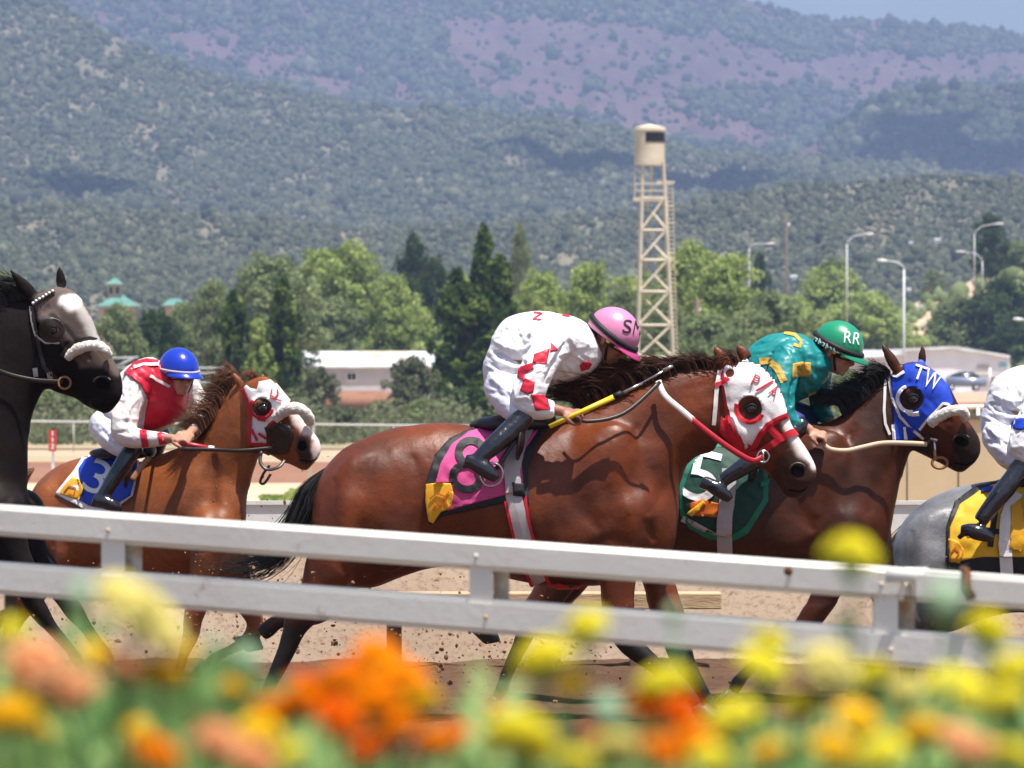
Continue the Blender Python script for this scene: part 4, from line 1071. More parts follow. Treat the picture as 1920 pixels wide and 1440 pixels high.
def lowrail(Y, py, th, label, name, mt, xr=(-300, 2300)):
    e = empty(name, (0, Y, 0), label, 'rail'); m_ = MB(); c = P(960, py, Y); m_.box((0, Y, c.z), ((xr[1] - xr[0]) * Y / F, .12, th * Y / F)); m_.build('top_board', mt, e, smooth=False)
    z = c.z - th * Y / F / 2
    for i in range(14):
        x = (-800 + i * 140) * Y / F; m_ = MB(); m_.box((x, Y + .1, z / 2), (.08, .08, z)); m_.build('post', mt, e, smooth=False)
lowrail(119.0, 859, 9, 'pale yellowish rail running along the near side of the red back stretch', 'distance_rail', mat('cream', (.6, .57, .42), .6, .3))
def marker(px, py0, py1, Y, lab, nums):
    e = empty('distance_marker', (P(px, 0, Y).x, Y, 0), lab, 'marker sign'); k = Y / F; c = P(px, (py0 + py1) / 2, Y)
    m_ = MB(); m_.box((c.x, Y, c.z), (14 * k, .08, (py1 - py0) * k)); b = m_.build('board', M['red_sign'], e, smooth=False)
    m_ = MB(); m_.bar((c.x, Y + .05, 0), (c.x, Y + .05, c.z), .03, 6); m_.build('post', M['white'], e)
    bv = bvh_of(b); mb_ = MB()
    for i, ch in enumerate(nums): stroke('', glyph(ch, px, py0 + 7 + i * 12, 5, 8), 2.0, bv, Y, None, None, off=.01, mb=mb_)
    mb_.build('number', M['white'], e, smooth=False)
marker(98.5, 806, 846, 112.0, 'narrow red distance post with white figures left of the chestnut horse', '112')

# sand berm along the inside of the track, topped by a low white board
M['splash_board'] = ground_mat('splash_board', (.29, .22, .16), (.24, .175, .125), (.15, .08, .055), .8, 26.0, .004)
def inner_wall():
    Y = 37.2; k = Y / F
    xs = np.arange(-16, 16.01, .12); prof = [(36.0, 0.0), (36.12, .10), (36.4, .38), (36.7, .62), (37.0, .80), (37.4, .86), (38.6, .84), (39.6, .0)]
    V = []; n = len(xs)
    for (yy, zz) in prof: V += [(x, yy + .03 * float(a), zz + .02 * float(b)) for x, a, b in zip(xs, fbm2(xs * 2.1, np.full(n, yy * 3), 3), fbm2(xs * 3.3, np.full(n, yy * 5 + 9), 3))]
    o = mkobj('sand_berm', V, [(j * n + i, j * n + i + 1, (j + 1) * n + i + 1, (j + 1) * n + i) for j in range(len(prof) - 1) for i in range(n - 1)], M['splash_board']); tag(o, kind='structure')
    e = empty('low_board', (0, Y, .8), 'low white board with dark scuffs along the top of the sand berm', 'barrier')
    zt = P(0, 946, Y).z
    m_ = MB(); m_.box((0, Y, (zt + .78) / 2), (32, .05, zt - .78)); m_.build('board', M['white_paint'], e, smooth=False)
    m_ = MB(); m_.box((0, Y + .01, zt + .012), (32, .10, .025)); m_.build('cap', M['white_paint'], e, smooth=False)
inner_wall()
def timber(px0, px1, py, Y, lab):
    e = empty('timber_bench', (P((px0 + px1) / 2, 0, Y).x, Y, 0), lab, 'timber beam'); k = Y / F; a, b = P(px0, py, Y), P(px1, py, Y)
    m_ = MB(); m_.box(((a.x + b.x) / 2, Y + .16, a.z - .05), (b.x - a.x, .34, .10), bev=.008); m_.build('beam', M['tan_wood'], e, smooth=False)
    for q in (738, 1196):
        x = P(q, 0, Y).x; m_ = MB(); m_.box((x, Y + .16, (a.z - .1) / 2), (.09, .2, a.z - .1)); m_.build('leg', M['brown_wood'], e, smooth=False)
timber(690, 1353, 1112, 35.0, 'tan timber beam on short legs behind the belly of the middle horse')
# tan wall with dark cap at the right, white pipe rail over it
def tan_wall():
    Y = 62.0; e = empty('tan_wall', (P(1900, 0, Y).x, Y, 0), 'smooth tan wall with a dark cap behind the grey horse', 'wall'); k = Y / F
    a, b = P(1640, 787, Y), P(2500, 787, Y); m_ = MB(); m_.box(((a.x + b.x) / 2, Y, a.z / 2), (b.x - a.x, .15, a.z)); m_.build('panel', M['tan_board'], e, smooth=False)
    m_ = MB(); m_.box(((a.x + b.x) / 2, Y, a.z + .025), (b.x - a.x, .22, .05)); m_.build('cap', M['dark_wood'], e, smooth=False)
    for q in (1700, 1796, 1900, 2000, 2100):
        m_ = MB(); m_.box((P(q, 0, Y).x, Y - .078, a.z / 2), (.012, .012, a.z - .03)); m_.build('seam', M['dark_wood'], e, smooth=False)
    Y = 90.0; e = empty('pipe_rail', (P(1900, 0, Y).x, Y, 0), 'white pipe rail above the tan wall beside the blue hooded horse', 'rail')
    for y in (763, 783):
        m_ = MB(); m_.bar(P(1640, y, Y), P(2500, y - 4, Y), .03, 8); m_.build('rail', M['white'], e)
    for q in (1640, 1735, 1834, 1930, 2030):
        m_ = MB(); a = P(q, 762, Y); m_.bar((a.x, Y, 0), a, .028, 8); m_.build('post', M['white'], e)
    Y = 560.0; e = empty('roadside_fence', (P(1860, 0, Y).x, Y, float(gz(0, Y))), 'dark post and rail fence around the parked car', 'fence')
    for y in (709, 722):
        m_ = MB(); m_.bar(P(1858, y, Y), P(2100, y, Y), .09, 4); m_.build('rail', M['dark_wood'], e)
    for q in (1860, 1880, 1902, 1925, 1960):
        m_ = MB(); m_.bar(P(q, 740, Y), P(q, 706, Y), .1, 4); m_.build('post', M['dark_wood'], e)
    m_ = MB(); m_.bar(P(1771, 700, Y), P(1771, 735, Y), .07, 6); m_.build('post', M['white'], e)
    m_ = MB(); m_.bar(P(1856, 690, Y), P(1856, 735, Y), .12, 6); m_.build('post', M['white'], e)
tan_wall()
leafbelt('undergrowth', 4500, (1600, 2150), (300, 330), .14, 37, M['fol_dark'], 'dark brush and rubble on the bank under the parked car', (.3, 1.6))
# raised paddock earth bank behind the tan wall
m_ = MB(); Yb = 340.0; m_.tube([P(1560, 785, Yb), P(1700, 775, Yb), P(1900, 775, Yb), P(2300, 775, Yb)], [.3, .6, .7, .7], n=12, flat=3.0)
o_ = m_.build('earth_bank', M['dirt_far']); tag(o_, kind='structure')

# drifting clouds high over the slopes, above the photo edge; they shade parts of the mountain
M['cloud'] = mat('cloud', (.8, .8, .8), 1.0, .0)
def cloud(px, py, Y, wx, wy, t, seed, lab):
    r = rng(seed); g = P(px, py, Y) + sdir * t; mb = MB()
    for i in range(16):
        mb.ell(g + Vector((r.gauss(0, wx * .4), r.gauss(0, wy * .4), r.uniform(-4, 12))), wx * r.uniform(.25, .45), wy * r.uniform(.25, .45), r.uniform(10, 18), nu=14, nv=8)
    me = fuse(mb, 6.0, 2, noise=3.0, nscale=.03, seed=seed); o = linkmesh('cloud', me, M['cloud']); o['kind'] = 'structure'; return o
cloud(1340, 338, 2760, 42, 110, 1500, 1, '')
cloud(1790, 232, 3340, 48, 100, 1500, 2, '')
cloud(165, 374, 2340, 26, 40, 1500, 3, '')
cloud(1060, 290, 2720, 40, 60, 1500, 4, '')

# ---------------------------------------------------------------- horses
M['coat_bay'] = coat_mat('coat_bay', (.155, .034, .008), (.72, .64, .60), (.012, .009, .008), rough=.42, spec=.3, body2=(.075, .017, .005))
M['coat_chestnut'] = coat_mat('coat_chestnut', (.25, .072, .020), (.78, .60, .55), (.03, .014, .009), rough=.44, spec=.3, body2=(.17, .052, .016))
M['coat_darkbay'] = coat_mat('coat_darkbay', (.080, .019, .006), (.5, .45, .42), (.009, .007, .006), rough=.43, spec=.3, body2=(.034, .010, .004))
M['coat_black'] = coat_mat('coat_black', (.010, .006, .0045), (.85, .80, .76), (.12, .09, .078), rough=.6, spec=.12, body2=(.009, .006, .006))
M['coat_grey'] = coat_mat('coat_grey', (.20, .20, .215), (.5, .5, .5), (.04, .04, .045), rough=.40, body2=(.075, .075, .082))
M['hair_bay'] = mat('hair_bay', (.03, .011, .006), .5, .3, col2=(.12, .042, .018), scale=14)
M['hair_black'] = mat('hair_black', (.008, .007, .007), .45, .5, col2=(.016, .013, .012), scale=20)
M['hair_chestnut'] = mat('hair_chestnut', (.24, .10, .045), .55, .4, col2=(.10, .04, .02), scale=9)
M['hair_grey'] = mat('hair_grey', (.12, .12, .125), .55, .4)
M['eye'] = mat('eye', (.006, .004, .003), .06, .6, coat=1.0)
M['nostril'] = mat('nostril', (.003, .002, .002), .9, .1)
M['muzzle_skin'] = mat('muzzle_skin', (.05, .034, .03), .55, .35)
M['hoof'] = mat('hoof', (.35, .2, .12), .5, .4, col2=(.2, .11, .07), scale=20)
M['dark_hoof'] = mat('dark_hoof', (.03, .025, .022), .5, .4)
M['cl_white'] = mat('cl_white', (.78, .76, .76), .65, .3, bump=.0015, bscale=120)
M['cl_red'] = mat('cl_red', (.52, .012, .025), .6, .35, bump=.0015, bscale=120)
M['cl_blue'] = mat('cl_blue', (.012, .055, .50), .55, .35, bump=.0015, bscale=120)
M['cl_pink'] = mat('cl_pink', (.58, .07, .24), .65, .3, bump=.001, bscale=120)
M['cl_black'] = mat('cl_black', (.012, .012, .014), .6, .35, bump=.001, bscale=120)
M['cl_navy'] = mat('cl_navy', (.015, .028, .13), .6, .35)
M['cl_yellow'] = mat('cl_yellow', (.72, .42, .02), .6, .3, bump=.001, bscale=100)
M['cl_gold'] = mat('cl_gold', (.75, .38, .02), .55, .3, bump=.001, bscale=100)
M['cl_orange'] = mat('cl_orange', (.55, .12, .01), .6, .3)
M['cl_green'] = mat('cl_green', (.012, .17, .10), .6, .3, bump=.001, bscale=100)
M['cl_dkgreen'] = mat('cl_dkgreen', (.012, .05, .035), .6, .3)
M['cl_grey'] = mat('cl_grey', (.42, .38, .38), .7, .3)
M['fleece'] = mat('fleece', (.72, .68, .62), .9, .1, col2=(.55, .50, .44), scale=40, bump=.006, bscale=90, sheen=.3)
M['leather'] = mat('leather', (.02, .012, .009), .4, .5)
M['tan_leather'] = mat('tan_leather', (.30, .13, .05), .45, .5)
M['rein_white'] = mat('rein_white', (.68, .63, .60), .5, .4)
M['rein_tan'] = mat('rein_tan', (.55, .42, .30), .6, .4)
M['rein_red'] = mat('rein_red', (.42, .015, .03), .45, .4)
M['steel'] = mat('steel', (.55, .52, .48), .25, .5, metal=1.0)

TOR = [ # torso of a galloping horse facing right: top, bottom, half width
 (589, 925, 584, 985, .06), (604, 884, 582, 1040, .16), (640, 843, 606, 1092, .235), (700, 812, 690, 1106, .265), (765, 797, 748, 1085, .275),
 (830, 789, 822, 1064, .265), (893, 799, 890, 1068, .275), (950, 806, 945, 1084, .29), (1000, 801, 1010, 1098, .29), (1050, 788, 1080, 1102, .27),
 (1100, 776, 1150, 1096, .26), (1150, 785, 1200, 1083, .225), (1205, 825, 1243, 1060, .175), (1250, 885, 1270, 1015, .09)]
NECK3 = [(1000, 806, 1180, 1070, .20), (1070, 774, 1255, 1030, .18), (1140, 748, 1275, 965, .14), (1190, 722, 1280, 893, .112), (1251, 698, 1302, 858, .098), (1326, 684, 1338, 846, .088), (1372, 682, 1350, 815, .08)]
HEAD3 = [(1366, 690, 1338, 788, .075), (1392, 677, 1352, 820, .098), (1422, 684, 1376, 845, .108), (1448, 706, 1397, 858, .104), (1468, 740, 1415, 868, .088), (1478, 780, 1432, 880, .070), (1494, 815, 1446, 898, .060), (1516, 848, 1458, 916, .062), (1529, 874, 1470, 930, .062), (1531, 893, 1488, 936, .052), (1522, 906, 1502, 933, .03)]
BUMPS3 = [ # px, py, rx, rz, ry(m), depth, rot
 (1120, 900, 66, 120, .10, -.165, 24), (1165, 985, 60, 48, .09, -.15, 20), (1085, 1000, 80, 55, .08, -.195, -10), (694, 940, 82, 98, .10, -.175, -8),
 (655, 985, 55, 105, .09, -.155, 8), (745, 1000, 50, 80, .07, -.205, 20), 
 (1120, 900, 66, 120, .10, .165, 24), (1165, 985, 60, 48, .09, .15, 20), (694, 940, 82, 98, .10, .175, -8), (655, 985, 55, 105, .09, .155, 8), (745, 1000, 50, 80, .07, .205, 20)]
LEGS3 = dict(
 hn=[(665, 950, .17, -.14), (622, 1060, .135, -.16), (594, 1120, .10, -.16), (562, 1160, .078, -.16), (550, 1186, .060, -.16), (533, 1228, .043, -.16), (508, 1280, .036, -.16), (497, 1312, .038, -.16), (484, 1335, .029, -.16)],
 hf=[(685, 975, .17, .14), (645, 1070, .125, .16), (615, 1128, .08, .16), (590, 1150, .062, .16), (548, 1160, .044, .16), (520, 1166, .040, .16), (505, 1178, .045, .16), (490, 1190, .038, .16)],
 fn=[(1180, 960, .15, -.13), (1165, 1050, .10, -.14), (1158, 1120, .09, -.14), (1165, 1178, .072, -.14), (1184, 1210, .062, -.14), (1225, 1245, .046, -.14), (1272, 1285, .036, -.14), (1290, 1303, .038, -.14), (1306, 1322, .029, -.14)],
 ff=[(1220, 980, .13, .12), (1228, 1070, .09, .13), (1252, 1150, .085, .13), (1270, 1205, .072, .13), (1283, 1243, .060, .13), (1302, 1272, .042, .13), (1322, 1305, .034, .13), (1330, 1322, .037, .13), (1340, 1340, .029, .13)])
HOOF3 = dict(hn=(478, 1350, -60), hf=(470, 1205, 190), fn=(1322, 1338, 20), ff=(1350, 1353, 10))

def mapsec(secs, fx, dyo=None):
    out = []
    for q in secs:
        a = fx(q[0], q[1]); b = fx(q[2], q[3]); y1 = q[5] if len(q) > 5 else 0; y2 = q[6] if len(q) > 6 else y1
        d1 = dyo(a[0]) if dyo else 0
        out.append((a[0], a[1], b[0], b[1], q[4], y1 + d1, y2 + d1))
    return out
def hoofmesh(mb, px, py, ang, Y, yo, s=1.0):
    """hoof: a short slanted cone, ang = direction of the toe in the picture plane (degrees, 0 = right, up positive)"""
    c = P(px, py, Y + yo); a = math.radians(ang)
    ax = Vector((math.sin(a) * .3 + math.cos(a) * .35, 0, math.cos(a) * .9 - math.sin(a) * .35)).normalized()   # up the pastern
    R = Matrix.Rotation(-a, 3, 'Y')
    fw = R @ Vector((1, 0, 0)); upv = R @ Vector((0, 0, 1)); n = 18; vs = []
    for (h, r, off) in ((-.042, .068, .022), (-.03, .066, .018), (.035, .048, -.012), (.045, .040, -.016)):
        for k in range(n):
            t = 2 * math.pi * k / n; vs.append(c + fw * (off * s + r * s * math.cos(t)) + Vector((0, 1, 0)) * (r * .88 * s * math.sin(t)) + upv * h * s)
    fs = [(i * n + k, i * n + (k + 1) % n, (i + 1) * n + (k + 1) % n, (i + 1) * n + k) for i in range(3) for k in range(n)] + [tuple(range(n - 1, -1, -1)), tuple(3 * n + k for k in range(n))]
    mb.add(vs, fs)

def ear(mb, base, tip, w_, Y, yo, yaw=0.0):
    """leaf-shaped ear"""
    a = P(base[0], base[1], Y + yo); b = P(tip[0], tip[1], Y + yo + yaw); pts = []; rad = []
    for i, (t, r) in enumerate(((-.15, .8), (0, 1.0), (.25, 1.08), (.5, .9), (.75, .6), (.92, .33), (1.0, .16))):
        pts.append(a.lerp(b, t)); rad.append(r * w_)
    mb.tube(pts, rad, n=12, flat=.62)

def strands(name, fn, N, seed, mt, parent, r0=.004, n=4, segs=7):
    """hair: fn(u, rnd) -> list of points"""
    mb = MB(); r = rng(seed)
    for i in range(N):
        pts = fn(r.random(), r)
        pts = [Vector(q) for q in catmull([tuple(p) for p in pts], 3)]
        m = len(pts); rr = r0 * r.uniform(.7, 1.4)
        mb.tube(pts, [rr * (1 - .85 * (k / (m - 1)) ** 2) for k in range(m)], n=n, cap=False)
    return mb.build(name, mt, parent)

CREASE3 = [ # polyline, width px, depth m (minus = groove)
 ([(1195, 800), (1182, 870), (1200, 950), (1225, 1010)], 13, -.014), ([(1078, 800), (1062, 860), (1078, 930), (1120, 990)], 16, -.012), ([(1100, 1035), (1140, 1012), (1180, 1020)], 10, -.014),
 ([(1120, 830), (1105, 900), (1130, 960)], 18, .010), ([(1150, 830), (1150, 900), (1180, 960)], 14, .008), ([(842, 900), (838, 960), (815, 1020)], 30, -.016), ([(775, 860), (792, 940), (775, 1030), (740, 1070)], 16, -.014),
 ([(625, 900), (618, 990), (645, 1070)], 12, -.012), ([(700, 860), (672, 930), (680, 1010)], 14, -.010), ([(735, 850), (725, 930), (735, 1000)], 22, .010), ([(660, 870), (645, 940), (655, 1010)], 16, .009),
 ([(1345, 826), (1300, 850), (1255, 905), (1220, 960)], 12, -.012), ([(1320, 720), (1250, 765), (1190, 830)], 18, -.008), ([(1330, 760), (1270, 810), (1225, 870)], 20, .010)] + [([(905 + i * 30, 850), (893 + i * 30, 940), (905 + i * 32, 1030)], 7, -.0035) for i in range(6)]
HCREASE3 = [([(1354, 770), (1362, 815), (1385, 846), (1418, 842)], 5, -.009), ([(1418, 792), (1440, 826), (1460, 848)], 6, .008), ([(1440, 775), (1462, 812), (1484, 842)], 5, -.006), ([(1392, 750), (1405, 743), (1422, 748), (1432, 762)], 5, .009),
 ([(1396, 738), (1412, 732)], 6, -.007), ([(1394, 782), (1408, 788), (1424, 782)], 4, .004), ([(1484, 872), (1492, 898), (1506, 900)], 4, .005), ([(1470, 880), (1476, 905), (1492, 914)], 4, -.006), ([(1380, 800), (1400, 815), (1418, 812)], 8, .005), ([(1475, 928), (1482, 914)], 5, -.005)]
def affine(src, dst):
    A = np.array([[x, y, 1] for x, y in src], float); X = np.linalg.solve(A, np.array(dst, float))
    return lambda x, y: tuple(np.array([x, y, 1]) @ X)
EYE3 = [(1407, 766), (1496, 884), (1350, 825)]
def mapcr(cr, f, s=1.0): return [([f(*p) for p in pl], w_ * s, dd) for pl, w_, dd in cr]
def carve(me, cr, gain=1.0, wide=1.0):
    n = len(me.vertices); co = np.empty(n * 3); me.vertices.foreach_get('co', co); co = co.reshape(-1, 3); nr = np.empty(n * 3); me.vertices.foreach_get('normal', nr); nr = nr.reshape(-1, 3)
    px = 960 + co[:, 0] * F / co[:, 1]; py = HZ - (co[:, 2] - H) * F / co[:, 1]; face = np.clip(np.abs(nr[:, 1]) * 1.6 - .2, 0, 1); tot = np.zeros(n)
    for pl, w_, dd in cr:
        pl = [tuple(q) for q in catmull(pl, 4)] if len(pl) > 2 else pl; best = np.full(n, 1e9)
        m_ = len(pl)
        for i in range(m_ - 1):
            ax, ay = pl[i]; bx, by = pl[i + 1]; L2 = (bx - ax) ** 2 + (by - ay) ** 2 + 1e-9
            t = np.clip(((px - ax) * (bx - ax) + (py - ay) * (by - ay)) / L2, 0, 1); fade = 1.0
            ds = np.sqrt((px - ax - t * (bx - ax)) ** 2 + (py - ay - t * (by - ay)) ** 2)
            u = (i + t) / (m_ - 1); ds = ds / np.clip(.35 + 2.6 * np.minimum(u, 1 - u), .35, 1)
            best = np.minimum(best, ds)
        tot += dd * gain * np.exp(-(best / (w_ * wide)) ** 2)
    co = co + nr * (tot * face)[:, None]; me.vertices.foreach_set('co', co.ravel()); me.update()

def horse(label, Y, coat, secs, bumps, legs, hoofs, ears, hair, white=(), dark=(), darkleg=1180, eye=None, nostril=None, mouth=None, vox=.011, seed=0, hoofmat='dark_hoof', extra=None, group=None, legdark=True, scale=1.0, cr=()):
    c = P(*secs['mid'], Y); e = empty('race_horse', (c.x, Y, 0), label, 'horse', group)
    mb = MB()
    for s in secs['lofts']: loft(mb, s, Y)
    for b in bumps: blob(mb, b[0], b[1], b[2], b[3], b[4], Y, b[5], b[6] if len(b) > 6 else 0)
    for k, l in legs.items(): limb(mb, l, Y)
    for (b0, t0, w_, yo, yw) in ears: ear(mb, b0, t0, w_, Y, yo, yw)
    if extra: extra(mb, Y)
    hull = []
    tor = secs['lofts'][0]; nk = secs['lofts'][1]
    def wfn(co):
        px = 960 + co[:, 0] * F / co[:, 1]; py = HZ - (co[:, 2] - H) * F / co[:, 1]; w_ = np.zeros(len(co))
        for s in (tor, nk[:-2]):
            pl = [(q[0], q[1] - 12) for q in s] + [(q[2], q[3] + 45) for q in reversed(s)]
            w_ = np.maximum(w_, in_poly_np(px, py, pl).astype(float))
        return w_
    me = fuse(mb, vox, 3, noise=.004, nscale=5.5, seed=seed, wfn=wfn, wit=55)
    carve(me, [q for q in cr if q[1] > 6.5 or q[2] == -.0035], .62, 1.35); carve(me, [q for q in cr if q[1] <= 6.5], .9, 1.0)
    # real coat markings
    n = len(me.vertices); co = np.empty(n * 3); me.vertices.foreach_get('co', co); co = co.reshape(-1, 3)
    px = 960 + co[:, 0] * F / co[:, 1]; py = HZ - (co[:, 2] - H) * F / co[:, 1]
    wobx = px + 3 * fbm3(co * 30, 2); woby = py + 3 * fbm3(co * 30 + 9, 2)
    mk = np.zeros((n, 4), np.float32); mk[:, 3] = 1
    for pl in white:
        s_ = 1.0
        if isinstance(pl, tuple): pl, s_ = pl
        q_ = in_poly_np(wobx, woby, pl); mk[q_, 0] = np.maximum(mk[q_, 0], s_)
    for pl in dark:
        s_ = 1.0
        if isinstance(pl, tuple): pl, s_ = pl
        q_ = in_poly_np(wobx, woby, pl); mk[q_, 1] = np.maximum(mk[q_, 1], s_)
    if legdark:
        mk[:, 1] = np.maximum(mk[:, 1], np.clip((woby - darkleg) / 30, 0, 1))
    if eye: mk[((px - eye[0]) ** 2 + (py - eye[1]) ** 2) < (16 * scale) ** 2, 1] = 1.0
    # soften
    ne = len(me.edges); ed = np.empty(ne * 2, dtype=np.int64); me.edges.foreach_get('vertices', ed); ed = ed.reshape(-1, 2); deg = np.bincount(ed.ravel(), minlength=n).astype(float)
    for it in range(2):
        for k in (0, 1):
            a = np.bincount(ed[:, 0], mk[ed[:, 1], k], n) + np.bincount(ed[:, 1], mk[ed[:, 0], k], n); mk[:, k] = .5 * mk[:, k] + .5 * a / np.maximum(deg, 1)
    at = me.attributes.new('mark', 'FLOAT_COLOR', 'POINT'); at.data.foreach_set('color', mk.ravel())
    body = linkmesh('body', me, M[coat], e)
    bv = bvh_of(body)
    for k, (hx, hy, ha) in hoofs.items():
        m_ = MB(); hoofmesh(m_, hx, hy, ha, Y, legs[k][-1][3], scale); m_.build('hoof', M[hoofmat], e)
    if eye:
        for far in (False,):
            loc, nor = hit(bv, eye[0], eye[1], Y)
            m_ = MB(); m_.ell(loc - nor * .010, .032, .024, .025); eo = m_.build('eye', M['eye'], e)
            stroke('eyelid', [circ(eye[0], eye[1], 9 * scale, 12, 195, 340, ry=8 * scale)], 3.5, bv, Y, M['leather'], e, off=.007, thick=.008, g=2, raised=True)
    if nostril:
        m_ = MB()
        for nn in nostril: patch('', [(nn[0] + x * .9 - y * .25, nn[1] + y * .95 + x * .3) for x, y in [(p - 0, q - 0) for p, q in circ(0, 0, nn[2], 18, ry=nn[3] * .78)]], bv, Y, None, None, off=.002, g=3, thick=0, mb=m_)
        m_.build('nostril', M['nostril'], e)
        for nn in nostril: stroke('nostril_rim', [circ(nn[0], nn[1] - 1, nn[2] + 1, 10, 190, 330, ry=nn[3] + 1)], 4, bv, Y, M['muzzle_skin'], e, off=.002, thick=.005, g=2.5, raised=True)
    if mouth: stroke('mouth', [mouth], 2.5, bv, Y, M['nostril'], e, off=.001, thick=.001)
    return e, body, bv

def tail(e, pts, mt, N=260, seed=1, spread=.05, Y=29.0, yo=0.0):
    P3 = [P(x, y, Y + yo) for x, y in pts]
    def fn(u, r):
        L = r.uniform(.55, 1.0); k = max(3, int(round(len(P3) * L))); off = Vector((r.gauss(0, 1), r.gauss(0, 1), r.gauss(0, 1)))
        out = []
        for i in range(k):
            t = i / (len(P3) - 1); s = spread * (.25 + t * 1.6) * min(1, .35 + t * 2)
            wv = Vector((r.gauss(0, .012), r.gauss(0, .012), r.gauss(0, .012))) * t
            out.append(P3[i] + off * s * .55 + wv)
        return out
    return strands('tail', fn, int(N * 1.9), seed, mt, e, r0=.003, n=3)
def mane(e, crest, Y, mt, N=200, seed=1, L=(.10, .24), back=(-1, .25), w_=.05, name='mane', taper=1.0):
    """hair from the crest line blown back"""
    N = int(N * 3.2); cl = rng(seed + 99); CL = [(cl.gauss(0, .10), cl.gauss(0, .12), cl.gauss(0, .10), cl.uniform(.75, 1.2)) for _ in range(60)]
    def fn(u, r):
        c_ = CL[int(u * 59.9)]
        t = u * (len(crest) - 1); i = min(int(t), len(crest) - 2); f = t - i
        x = crest[i][0] + (crest[i + 1][0] - crest[i][0]) * f; y = crest[i][1] + (crest[i + 1][1] - crest[i][1]) * f
        p = P(x, y, Y + r.gauss(0, w_ * .5)); l = r.uniform(*L) * (1 - (1 - taper) * u) * c_[3]; d = Vector((back[0] + r.gauss(0, .07) + c_[0], r.gauss(0, .14) + c_[1], back[1] + r.gauss(0, .09) + c_[2])).normalized()
        d0 = (Vector((0, 0, 1)) * .6 + d * .6).normalized(); lift = r.gauss(0, .02)
        return [p - Vector((0, 0, .025)), p + d0 * l * .3, p + d0 * l * .3 + d * l * .35, p + d0 * l * .25 + d * l * .8 + Vector((0, 0, -.02 + lift))]
    return strands(name, fn, N, seed, mt, e, r0=.0024, n=3)

def ring(mb, c, r, t, R=None, n=20, m=6, a0=0, a1=360, ry=None):
    R = R or Matrix.Identity(3); ry = ry or r
    pts = [Vector(c) + R @ Vector((r * math.cos(math.radians(a0 + (a1 - a0) * i / n)), 0, ry * math.sin(math.radians(a0 + (a1 - a0) * i / n)))) for i in range(n + 1)]
    mb.tube(pts, [t] * (n + 1), n=m, cap=abs(a1 - a0) < 360)
def strap(name, pts, Y, r, mt, parent, flat=.35, up=None, n=8):
    """free hanging strap or rein. pts: (px,py,depth)"""
    q = catmull([tuple(p) for p in pts], 5); m_ = MB(); m_.tube([P(a[0], a[1], Y + a[2]) for a in q], [r] * len(q), n=n, flat=flat); return m_.build(name, mt, parent)
def roll(name, pts, Y, r, mt, parent, bv=None, seed=0):
    q = catmull([tuple(p) for p in pts], 5); m = len(q); R = rng(seed)
    mb = MB(); mb.tube([P(a[0], a[1], Y + a[2]) for a in q], [r * (.75 + .25 * math.sin(math.pi * i / (m - 1)) ** .5) * R.uniform(.93, 1.07) for i in range(m)], n=14)
    me = fuse(mb, .006, 3, noise=.0035, nscale=60, seed=seed); return linkmesh(name, me, mt, parent)

# ---- the middle horse: bay with red and white hood, pink saddle cloth 8
Y3 = 29.0
h3, b3, v3 = horse('glossy bay racehorse in the middle with red trimmed white hood and pink saddle cloth', Y3, 'coat_bay',
    dict(mid=(930, 900), lofts=[TOR, NECK3, [q + (-.045, .03) for q in HEAD3]]), BUMPS3 + [(1378, 800, 34, 40, .075, -.045, 0), (1408, 752, 30, 18, .05, -.065, 30), (1500, 884, 17, 16, .045, -.03, 0), (1494, 920, 20, 10, .035, 0, -20)],
    LEGS3, HOOF3, [((1366, 690), (1338, 648), .038, -.05, 0), ((1400, 670), (1380, 645), .034, .06, 0)], None,
    white=[[(1462, 740), (1482, 745), (1500, 800), (1538, 870), (1540, 895), (1514, 866), (1494, 850), (1472, 815), (1460, 775)]], dark=[([(1480, 840), (1545, 880), (1530, 945), (1470, 950), (1440, 915), (1450, 870)], .7)],
    cr=CREASE3 + HCREASE3, darkleg=1150, eye=(1410, 766), nostril=[(1496, 884, 14, 14)], mouth=[(1520, 912), (1500, 922), (1478, 918)], seed=1)
tail(h3, [(624, 872), (600, 895), (578, 925), (566, 965), (540, 1010), (500, 1048), (455, 1062), (405, 1058)], M['hair_black'], 420, 3, .05, Y3)
mane(h3, [(1085, 772), (1140, 748), (1190, 722), (1251, 698), (1326, 686), (1362, 684)], Y3, M['hair_bay'], 700, 4, L=(.20, .38), back=(-1, .34), taper=.22)
mane(h3, [(1372, 680), (1385, 672)], Y3 - .02, M['hair_bay'], 40, 5, L=(.06, .12), back=(-.6, .1), name='forelock')
HOOD3 = [(1352, 694), (1363, 684), (1380, 690), (1388, 676), (1400, 672), (1429, 683), (1453, 706), (1470, 736), (1479, 778), (1462, 787), (1440, 800), (1424, 822), (1413, 842), (1396, 833), (1380, 815), (1366, 790), (1361, 740)]
hd = patch('hood', HOOD3, v3, Y3, M['cl_white'], h3, off=.006, holes=[circ(1406, 766, 23, 22, ry=24), circ(1369, 700, 8, 12)], both=False, soft=0, wob=.004)
patch('hood', HOOD3[4:-2], v3, Y3, M['cl_white'], h3, off=.006, both=True) if False else None
vh3 = bvh_of(b3, hd)
stroke('hood_trim', [circ(1406, 766, 25, 20, 25, 200), [(1352, 694), (1361, 740), (1366, 790), (1380, 815), (1396, 833), (1413, 842)]], 9, vh3, Y3, M['cl_red'], h3, off=.008)
stroke('hood_trim', [[(1479, 778), (1462, 785), (1440, 797), (1424, 818), (1412, 842)]], 11, vh3, Y3, M['cl_red'], h3, off=.009)
